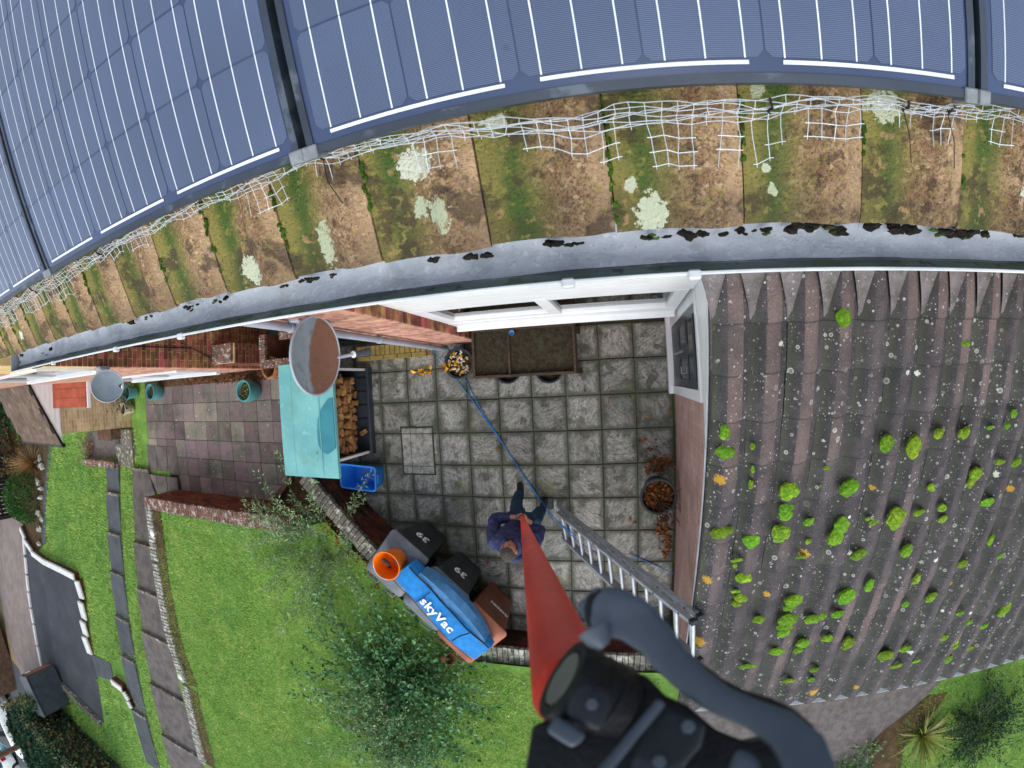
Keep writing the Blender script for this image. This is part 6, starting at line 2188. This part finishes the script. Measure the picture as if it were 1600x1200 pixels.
kax = (ex_ * .82 + ey_ * .44 + ez_ * .30).normalized()
br = MB().lathe(Dk(878, 1060, .214), [(0, .002), (.0135, .002), (.0140, 0), (.0185, .0), (.0198, .003), (.0198, .009), (.0180, .011), (.0180, .014), (.0186, .0145), (.0186, .0165), (.0180, .017), (.0180, .020), (.0186, .0205), (.0186, .0225), (.0180, .023), (.0180, .030), (.0, .030)], 28, kax).obj('screw_barrel', 'clamp', t, True)
MB().lathe(Dk(878, 1060, .2142), [(0, .0), (.0128, .0), (.0128, .002), (0, .002)], 28, kax).obj('screw_face', mat('dull_green_metal', '6a6f66', '5a5f58', scale=20, rough=.6), br)
block('screw_block', [(888, 1088), (906, 1063), (958, 1080), (956, 1108), (938, 1146), (884, 1122)], .196, .012, 'clamp_face', br)
block('jaw_pad', [(852, 1142), (870, 1118), (918, 1146), (908, 1160), (894, 1170)], .194, .010, 'lever', t, .002)
block('holder_plate', [(1034, 1100), (1106, 1128), (1096, 1166), (1066, 1200), (1050, 1290), (965, 1290), (985, 1190)], .178, .014, 'clamp_face', t)
MB().tube([Dk(1032, 1098, .176), Dk(990, 1148, .172), Dk(944, 1204, .168), Dk(915, 1250, .166)], .0019, 8).obj('holder_rib', 'lever', t, True)
block('holder_arm', [(1150, 1166), (1186, 1182), (1190, 1215), (1215, 1290), (1125, 1290), (1138, 1200)], .165, .012, 'lever', t)

# ================================================================== SHRUBS AND TREES
shrub('shrub', 'dense green leafy shrub on the lawn below the blue bag', 'shrub', (-3.25, -4.35, .62), 165, 1.4, .084, 'foliage', spread=1.35, up=.72, nleaf=40, droop=.4, wid=.62, lvar=.65)
shrub('shrub', 'feathery grey-green shrub spreading over the wall corner', 'shrub', (-4.35, -2.15, .2), 120, 1.5, .062, 'foliage_grey', spread=1.1, up=.75, bias=(-.58, -.48, .1), nleaf=90, droop=.65, wid=.30, lvar=.5)
shrub('shrub', 'loose pale grey-green sprays spreading over the lawn at the bottom centre', 'shrub', (-3.45, -5.45, .78), 110, 1.35, .065, 'foliage_grey', spread=1.35, up=.5, nleaf=46, droop=.5, wid=.42, lvar=.6)
shrub('shrub', 'small leafy plants with pale stones in the corner beside the log store', 'plant', (-4.65, -1.6, -.12), 30, .35, .05, 'foliage', spread=1.2, up=.6, nleaf=18, stemr=.003)
n_ = 60
cb = rng.normal(size=(n_, 3)) * [.14, .2, 0] + [-4.75, -1.75, -.1]
tag(leaf_mesh('pale_petals', cb, rng.normal(size=(n_, 3)) * [1, 1, .2], rng.uniform(.03, .06, n_), 'lichen_white', None, .8), 'pale scattered petals in the planted corner by the log store', 'petals', kind='stuff')
q = Tp(1530, 1130, lawn_h)
shrub('shrub', 'dark green low shrub beside the yellow strap-leaved plant at the lower right', 'shrub', (q.x, q.y, q.z), 90, .95, .07, 'hedge', spread=1.3, up=.55, nleaf=40, droop=.4, wid=.3)
q = Tp(1440, 1148, lawn_h)
strap_plant('strap_leaved_plant', 'yellow-green strap-leaved plant beside the concrete path at the lower right', 'plant', (q.x, q.y, q.z), 80, .62, .028, 'blade_yellow', .75)
q = Tp(1355, 1170, lawn_h)
shrub('weed', 'small pale green weed growing in the crack of the concrete path', 'plant', (q.x, q.y, q.z), 14, .22, .06, 'foliage_grey', spread=1.3, up=.4, nleaf=9, wid=.6)
q = Tp(1330, 1195, lawn_h)
shrub('weed', 'dark green ground ivy at the lower edge of the concrete path', 'plant', (q.x, q.y, q.z), 30, .35, .05, 'foliage', spread=1.4, up=.3, nleaf=14)
# red and white bedding plants along the neighbour's wall
n_ = 420
fb_ = np.stack([rng.uniform(-8.6, -5.4, n_), rng.uniform(.28, .44, n_), rng.uniform(-.28, -.12, n_)], 1)
tag(leaf_mesh('bedding_plants', fb_, rng.normal(size=(n_, 3)) + [0, 0, .4], rng.uniform(.04, .09, n_), mat('bedding_leaf', '6b5a3a', '7a3a30', scale=6, island=.5, hrnd=.03), None, .6), 'reddish and green bedding plants in the narrow bed along the neighbouring wall', 'plants', kind='stuff')
# debris of leaves on the back of the diagonal wall
n_ = 200
u_ = rng.uniform(.15, .75, n_)
bb_ = np.array([tuple(DWA.lerp(DWB, u)) for u in u_]) + np.array([-dwn.x, -dwn.y, 0]) * (.30 + rng.uniform(0, .25, n_))[:, None]
bb_[:, 2] = .56
tag(leaf_mesh('leaf_drift', bb_, rng.normal(size=(n_, 3)) * [1, 1, .2], rng.uniform(.03, .07, n_), 'leaf_litter', None, .6), 'drift of dead leaves behind the coping of the diagonal wall', 'leaves', kind='stuff')
# terracotta ornament on the lawn by the brown bin
q = Tp(695, 1025, lawn_h)
t = thing('terracotta_pot', 'broken terracotta pot lying on the lawn under the end of the blue bag', 'plant pot', q)
MB().lathe(q + V(0, 0, .06), [(.05, 0), (.06, .02), (.08, .16), (.09, .17), (.075, .17), (.055, .03), (0, .02)], 18, V(.7, .3, .4)).obj('pot_body', 'terracotta', t, True)

# stake lights on the coping of the lawn's left wall
for (px, py), lab in (((237, 833), 'small white stake light on the lawn wall nearest the coloured patio'), ((281, 1058), 'small white stake light on the lawn wall farther from the patio')):
    q = Tp(px, py, lambda x, y: lawn_h(x, y) + .2)
    t = thing('stake_light', lab, 'garden light', (q.x, q.y, q.z - .2), 'stake lights on the wall')
    MB().tube([V(q.x, q.y, q.z - .2), V(q.x, q.y, q.z)], .012, 8).obj('stake', 'metal', t, True)
    MB().lathe((q.x, q.y, q.z - .03), [(.03, 0), (.075, .01), (.08, .03), (.05, .05), (0, .055)], 16).obj('lamp_head', 'white', t, True)
    MB().tube([V(q.x, q.y, q.z), V(q.x + .22, q.y + .03, q.z + .0)], .006, 5).obj('spike', 'metal', t)

# ---- neighbour's garden: low white wall by the drive, kerb wall, bed plants, fence
t = thing('white_wall', 'curved low white-topped wall between the tarmac drive and the lawn', 'wall', Tp(125, 905))
wp = [Tp(*p) for p in ((37, 826), (44, 846), (56, 866), (74, 880), (100, 892), (124, 904), (129, 935), (132, 965), (135, 990), (141, 1020))]
for k in range(len(wp) - 1):
    a, b = wp[k], wp[k + 1]
    d_ = V((b - a).x, (b - a).y, 0)
    n__ = V(-d_.y, d_.x, 0).normalized() * (.16 if k < 5 else .30)
    if k < 5:
        n__ = n__ * 1.2
    z_ = min(a.z, b.z) - .30
    MB().obox(V(a.x, a.y, z_), d_, n__, (0, 0, .42)).obj('wall_core', 'brick_dark', t)
    m_ = max(1, int(d_.length / .32))
    for q in range(m_):
        o_ = V(a.x, a.y, z_ + .42) + d_ * (q + .03) / m_
        MB().obox(o_ + n__ * -.05, d_ * .94 / m_, n__ * 1.1, (0, 0, .08)).obj('cap_stone', 'stone_white', t, bevel=.02)
t = thing('dwarf_wall', 'short white-capped dwarf wall beside the grey stepped path near the drive', 'wall', Tp(190, 1075))
wp = [Tp(*p) for p in ((182, 1066), (198, 1078), (204, 1092), (208, 1103))]
for k in range(3):
    a, b = wp[k], wp[k + 1]
    d_ = V((b - a).x, (b - a).y, 0)
    n__ = V(-d_.y, d_.x, 0).normalized() * .2
    MB().obox(V(a.x, a.y, a.z - .2), d_, n__, (0, 0, .32)).obj('wall_core', 'brick_dark', t)
    for q in range(4):
        MB().obox(V(a.x, a.y, a.z + .12) + d_ * (q + .03) / 4, d_ * .94 / 4, n__, (0, 0, .06)).obj('cap_stone', 'stone_white', t, bevel=.015)
t = thing('boundary_kerb', 'row of pale kerb stones between the pink drive and the tarmac drive', 'kerb', Tp(50, 930))
kp = [Tp(*p) for p in ((36, 824), (40, 870), (45, 925), (53, 975), (66, 1043))]
for k in range(len(kp) - 1):
    m_ = max(1, int((kp[k + 1] - kp[k]).length / .6))
    for q in range(m_):
        a, b = kp[k].lerp(kp[k + 1], q / m_), kp[k].lerp(kp[k + 1], (q + .9) / m_)
        d_ = b - a
        MB().obox(a - V(0, 0, .05), d_, V(-d_.y, d_.x, 0).normalized() * .18, (0, 0, .13)).obj('kerb_stone', 'stone_white', t, bevel=.01)
t = thing('forecourt_wall', 'low pale stone kerb along the small concrete forecourt next door', 'wall', Tp(165, 716))
kp = [Tp(138, 715), Tp(188, 720)]
for q in range(6):
    a, b = kp[0].lerp(kp[1], q / 6), kp[0].lerp(kp[1], (q + .94) / 6)
    MB().obox(a - V(0, 0, .1), b - a, V(0, -.18, 0), (0, 0, .3)).obj('kerb_stone', 'coping_red', t, bevel=.01)
q = Tp(197, 700)
t = thing('manhole', 'grey stone slab with a dark drain opening beside the grass strip', 'drain cover', q)
MB().cbox(q + V(0, 0, .03), (.9, .95, .1)).obj('slab', 'coping', t, bevel=.01)
MB().cbox(q + V(-.25, .25, .09), (.22, .3, .02)).obj('grate', 'darkplastic', t)
q = Tp(182, 672)
t = thing('timber_box', 'small brown timber box beside the yellow brick wall', 'box', q)
MB().cbox(q + V(0, 0, .18), (.75, .42, .35)).obj('box_body', 'wood_brown', t, bevel=.01)
MB().cbox(q + V(0, 0, .37), (.8, .46, .03)).obj('lid', 'wood_brown', t, bevel=.008)
q = Tp(142, 700)
shrub('shrub', 'dry pinkish heather clump at the corner of the concrete forecourt', 'shrub', (q.x, q.y, q.z), 40, .5, .06, mat('heather', 'a08478', '86705f', island=.35), spread=1.1, up=.8, nleaf=22, wid=.35)
for k in range(9):
    a = Tp(65 + 3 * math.sin(k * 2.3), 716 + k * 16 + 5 * math.sin(k * 4.1))
    st_o = MB()
    blob(st_o, a + V(0, 0, .06), (random.uniform(.08, .22), random.uniform(.07, .14), .10), seed=500 + k, lump=.25)
    o = st_o.obj('rock', 'coping_pale', None, True)
    tag(o, 'pale edging rock of the far left bed, %s from the tiled roof' % ORF[k], 'rock', 'pale rocks edging the bed')
q = Tp(49, 775)
t = shrub('shrub', 'round clipped dark green ball shrub in the far left bed', 'shrub', (q.x, q.y, q.z), 10, .3, .08, 'hedge', nleaf=5)
n_ = 2600
d_ = rng.normal(size=(n_, 3)); d_ /= np.linalg.norm(d_, axis=1, keepdims=True); d_[:, 2] = np.abs(d_[:, 2])
rr_ = .95
leaf_mesh('foliage', np.array([q.x, q.y, q.z]) + d_ * rr_ * rng.uniform(.8, 1.02, n_)[:, None] * [1, 1, 1.1], d_ + rng.normal(size=(n_, 3)) * .5, rng.uniform(.06, .11, n_), mat('ball_leaf', '3f6a2c', '2f5522', island=.4), t, .6)
q = Tp(54, 725)
strap_plant('ornamental_grass', 'straw-coloured ornamental grass tuft in the far left bed', 'plant', (q.x, q.y, q.z), 170, 1.0, .03, 'blade_straw', .9)
q = Tp(8, 770)
strap_plant('cordyline', 'dark red cordyline with long strap leaves at the left picture edge', 'plant', (q.x, q.y, q.z), 90, 1.6, .10, 'blade_red', .8, trunk=.5)
q = Tp(24, 712)
shrub('shrub', 'russet brown shrub in the far left bed below the tiled roof', 'shrub', (q.x, q.y, q.z), 70, 1.5, .12, 'shrub_brown', spread=1.2, up=.7, nleaf=30)
q = Tp(38, 750)
shrub('shrub', 'olive and brown straggly shrub between the fence and the ball shrub', 'shrub', (q.x, q.y, q.z), 50, 1.1, .10, 'hedge_dry', spread=1.2, up=.6, nleaf=26)
q = Tp(8, 665)
shrub('shrub', 'dark green bush at the left edge below the mossy roof', 'shrub', (q.x, q.y, q.z), 120, 1.6, .14, 'hedge', spread=1.1, up=.8, nleaf=34)
t = thing('picket_fence', 'dark timber picket fence at the far left edge', 'fence', Tp(15, 750))
fa, fb2 = Tp(4, 655), Tp(36, 802)
for k in range(26):
    p = fa.lerp(fb2, (k + .5) / 26)
    z_ = terr(p.x, p.y)
    MB().cbox((p.x, p.y, z_ + .5), (.03, .11, 1.0)).obj('picket', 'fence', t, bevel=.006)
for zz in (.3, .8):
    MB().tube([V(fa.x - .03, fa.y, terr(fa.x, fa.y) + zz), V(fb2.x - .03, fb2.y, terr(fb2.x, fb2.y) + zz)], .045, 4).obj('rail', 'fence', t)
MB().cbox((fb2.x, fb2.y, terr(fb2.x, fb2.y) + .6), (.13, .13, 1.3)).obj('post', 'fence', t)

# ---- hedge along the road
ha, hb_, hc_, hd_ = Tp(24, 1010), Tp(80, 995), Tp(190, 1199), Tp(66, 1199)
hp = [Tp(18, 1000), Tp(70, 1004), Tp(100, 1045), Tp(180, 1215), Tp(75, 1215)]
hgh = 1.3
t = thing('hedge', 'thick dark green clipped hedge between the drive and the road', 'hedge', Tp(90, 1090))
hb3 = [Tp(*p, fn=lambda x, y: terr(x, y) + hgh) for p in ((9, 1110), (28, 1102), (50, 1099))] + [Tp(*p) for p in ((86, 1106), (110, 1122), (146, 1158), (192, 1201), (210, 1225))] + [Tp(*p, fn=lambda x, y: terr(x, y) + hgh) for p in ((75, 1235), (48, 1196), (22, 1142))]
core = MB().prism([V(p.x, p.y, terr(p.x, p.y)) for p in hb3], (0, 0, hgh - .12)).obj('woody_core', 'twig', t)
xs = [p.x for p in hb3]; ys = [p.y for p in hb3]
n_ = 130000
x = rng.uniform(min(xs), max(xs), n_); y = rng.uniform(min(ys), max(ys), n_)
k = inside_np([(p.x, p.y) for p in hb3], x, y)
x, y = x[k], y[k]
n_ = len(x)
bump_ = .16 * np.sin(x * 2.3) * np.sin(y * 2.9) + .10 * np.sin(x * 5.1 + 1) * np.sin(y * 6.3) + .05 * np.sin(x * 13) * np.sin(y * 11)
z = np.array([terr(a, b) for a, b in zip(x, y)]) + hgh - .12 + bump_ + rng.uniform(-.12, .06, n_)
leaf_mesh('foliage', np.stack([x, y, z], 1), rng.normal(size=(n_, 3)) + [0, 0, .5], rng.uniform(.10, .18, n_), 'hedge', t, .6)
E_, F_ = [], []
for a, b in zip(hb3, hb3[1:] + hb3[:1]):
    L_ = (b - a).length
    m_ = int(L_ * 420)
    u = rng.random(m_)
    zz = rng.random(m_) * hgh
    for q, w_ in zip(u, zz):
        p = a.lerp(b, q)
        E_.append((p.x + random.gauss(0, .08), p.y + random.gauss(0, .08), terr(p.x, p.y) + w_))
E_ = np.array(E_)
leaf_mesh('side_foliage', E_, rng.normal(size=E_.shape) + [0, 0, .2], rng.uniform(.1, .18, len(E_)), 'hedge', t, .6)
E_ = E_[rng.random(len(E_)) < .3]
leaf_mesh('dry_foliage', E_ + [-.1, .1, .2], rng.normal(size=E_.shape) + [0, 0, .2], rng.uniform(.1, .16, len(E_)), 'hedge_dry', t, .6)

# ---- dark storage container with a brown side near the hedge end
a, b = Tp(52, 1082), Tp(104, 1062)
t = thing('storage_container', 'dark grey storage container with a rusty brown side beside the hedge end', 'container', (a + b) / 2)
ctr_ = Tp(92, 1068)
cz = terr(ctr_.x, ctr_.y)
Rc = Matrix.Rotation(.35, 3, 'Z')
MB().cbox(ctr_ + V(0, 0, .55), (1.15, 1.45, 1.1), Rc).obj('box_body', 'darkplastic', t, bevel=.03)
MB().cbox(ctr_ + V(0, 0, .55) + Rc @ V(-.02, .74, 0), (1.05, .05, 1.0), Rc).obj('brown_side', 'bin_brown', t)
MB().cbox(ctr_ + V(0, 0, .85) + Rc @ V(-.3, .77, 0), (.2, .03, .2), Rc).obj('label_plate', 'white', t)
MB().cbox(ctr_ + V(0, 0, 1.13), (1.2, 1.5, .06), Rc).obj('lid', 'darkplastic', t, bevel=.01)
# timber shed roof at the left edge
p = Tp(12, 1030)
t = thing('shed', 'brown timber shed with a plank roof at the left picture edge', 'shed', p)
MB().cbox(p + V(-1.3, .6, .9), (4.0, 3.6, 1.8)).obj('wall', 'wood_brown', t)
for k in range(12):
    MB().obox(p + V(-3.4, -1.3 + k * .33, 1.84), V(4.2, 0, .0), V(0, .31, 0), V(0, 0, .05)).obj('roof_plank', 'wood_dark', t)
MB().box(p + V(.78, -1.35, 1.72), p + V(.86, 2.7, 1.95)).obj('fascia', mat('rusty_board', '8a4a30', '6e3a26', scale=3), t)


# ---- parked cars beyond the hedge
def car(label, c, ang, paint, scale=1.0):
    c = Vector(c)
    t = thing('parked_car', label, 'car', c, 'cars parked along the road')
    R = Matrix.Rotation(ang, 3, 'Z')
    W = lambda x, y, z: c + R @ V(x, y, z)
    secs = [(-2.05, .30, .55, .62), (-2.0, .25, .95, .74), (-1.6, .22, 1.0, .80), (-.9, .2, 1.02, .84), (.6, .2, .98, .84), (1.4, .22, .85, .80), (1.95, .26, .70, .70), (2.05, .34, .55, .60)]
    rings = [[W(x, -w_, zb), W(x, -w_ - .03, (zb + zt) / 2), W(x, -w_ * .93, zt), W(x, w_ * .93, zt), W(x, w_ + .03, (zb + zt) / 2), W(x, w_, zb)] for x, zb, zt, w_ in secs]
    MB().loft(rings).obj('car_body', paint, t, True, bevel=.03)
    cab = [(-1.75, 1.0, .70), (-1.35, 1.40, .58), (-.2, 1.46, .58), (.35, 1.40, .58), (1.05, .98, .70)]
    top = [[W(x, -w_, z), W(x, w_, z)] for x, z, w_ in cab]
    gh = MB()
    lo2 = [W(-1.75, -.74, .98), W(1.05, -.74, .96), W(1.05, .74, .96), W(-1.75, .74, .98)]
    hi2 = [W(-1.3, -.58, 1.40), W(.35, -.58, 1.40), W(.35, .58, 1.40), W(-1.3, .58, 1.40)]
    gh.loft([lo2, hi2])
    gh.obj('glasshouse', 'glass_dark', t, bevel=.04)
    MB().loft([[W(-1.33, -.59, 1.40), W(.38, -.59, 1.40), W(.38, .59, 1.40), W(-1.33, .59, 1.40)], [W(-1.2, -.52, 1.47), W(.2, -.52, 1.47), W(.2, .52, 1.47), W(-1.2, .52, 1.47)]]).obj('roof', paint, t, True, bevel=.02)
    for sx in (-1.25, 1.3):
        for sy in (-1, 1):
            wv = MB().lathe(W(sx, sy * .80, .31), [(0, -.1), (.28, -.1), (.31, -.07), (.31, .07), (.28, .1), (0, .1)], 20, R @ V(0, 1, 0)).obj('wheel', 'tyre', t, True)
            MB().lathe(W(sx, sy * .80, .31), [(0, -.106), (.19, -.106), (.19, .106), (0, .106)], 16, R @ V(0, 1, 0)).obj('rim', 'metal', wv)
    for sy in (-1, 1):
        MB().cbox(W(-2.02, sy * .60, .80), (.10, .2, .28), R).obj('tail_light', 'red_lens', t, bevel=.02)
        MB().cbox(W(1.98, sy * .58, .62), (.12, .26, .14), R).obj('headlight', 'white', t, bevel=.02)
    MB().cbox(W(-2.07, 0, .62), (.02, .5, .12), R).obj('number_plate', 'lichen_yellow', t)
    MB().cbox(W(-2.02, 0, .45), (.14, 1.5, .2), R).obj('bumper', paint, t, bevel=.03)
    return t


q = Tp(14, 1168)
rr1, rr2 = Tp(8, 1148), Tp(26, 1179)
angc = math.atan2((rr2 - rr1).x, -(rr2 - rr1).y)
mid = (rr1 + rr2) / 2
dirc = V(-(rr2 - rr1).y, (rr2 - rr1).x, 0).normalized()
if dirc.x > 0:
    dirc = -dirc
ang_ = math.atan2(dirc.y, dirc.x)
car('white parked car seen from behind with red tail lights beyond the hedge', V(mid.x, mid.y, terr(mid.x, mid.y)) + dirc * 2.05, ang_, 'car_white')
m2 = Tp(4, 1110)
car('teal and dark parked car at the left picture edge beyond the hedge', V(m2.x, m2.y, terr(m2.x, m2.y)) + dirc * 2.6, ang_, 'car_blue')
m3 = Tp(12, 1078)
car('white parked vehicle nearest the brown shed at the left edge', V(m3.x, m3.y, terr(m3.x, m3.y)) + dirc * 2.2, ang_ + .1, 'car_white')
pa = Tp(0, 1180)
p0_, p1_ = Tp(36, 1162), Tp(-6, 1187)
t = thing('utility_pole', 'grey-brown timber pole crossing the parked cars at the lower left', 'pole', (p0_.x, p0_.y, terr(p0_.x, p0_.y)))
MB().tube([V(p0_.x, p0_.y, terr(p0_.x, p0_.y) - .1), V(p0_.x, p0_.y, 5.4)], [.14, .12], 12).obj('post', 'wood_brown', t, True)
for px, py, d in ((1075, 1135, .176), (1030, 1190, .176), (925, 1100, .194)):
    vw = Vector(ray(px, py))
    MB().lathe(Dk(px, py, d), [(0, -.0012), (.0022, -.0012), (.0026, -.0004), (.0026, .001)], 6, vw).obj('screw_head', 'lever', t)
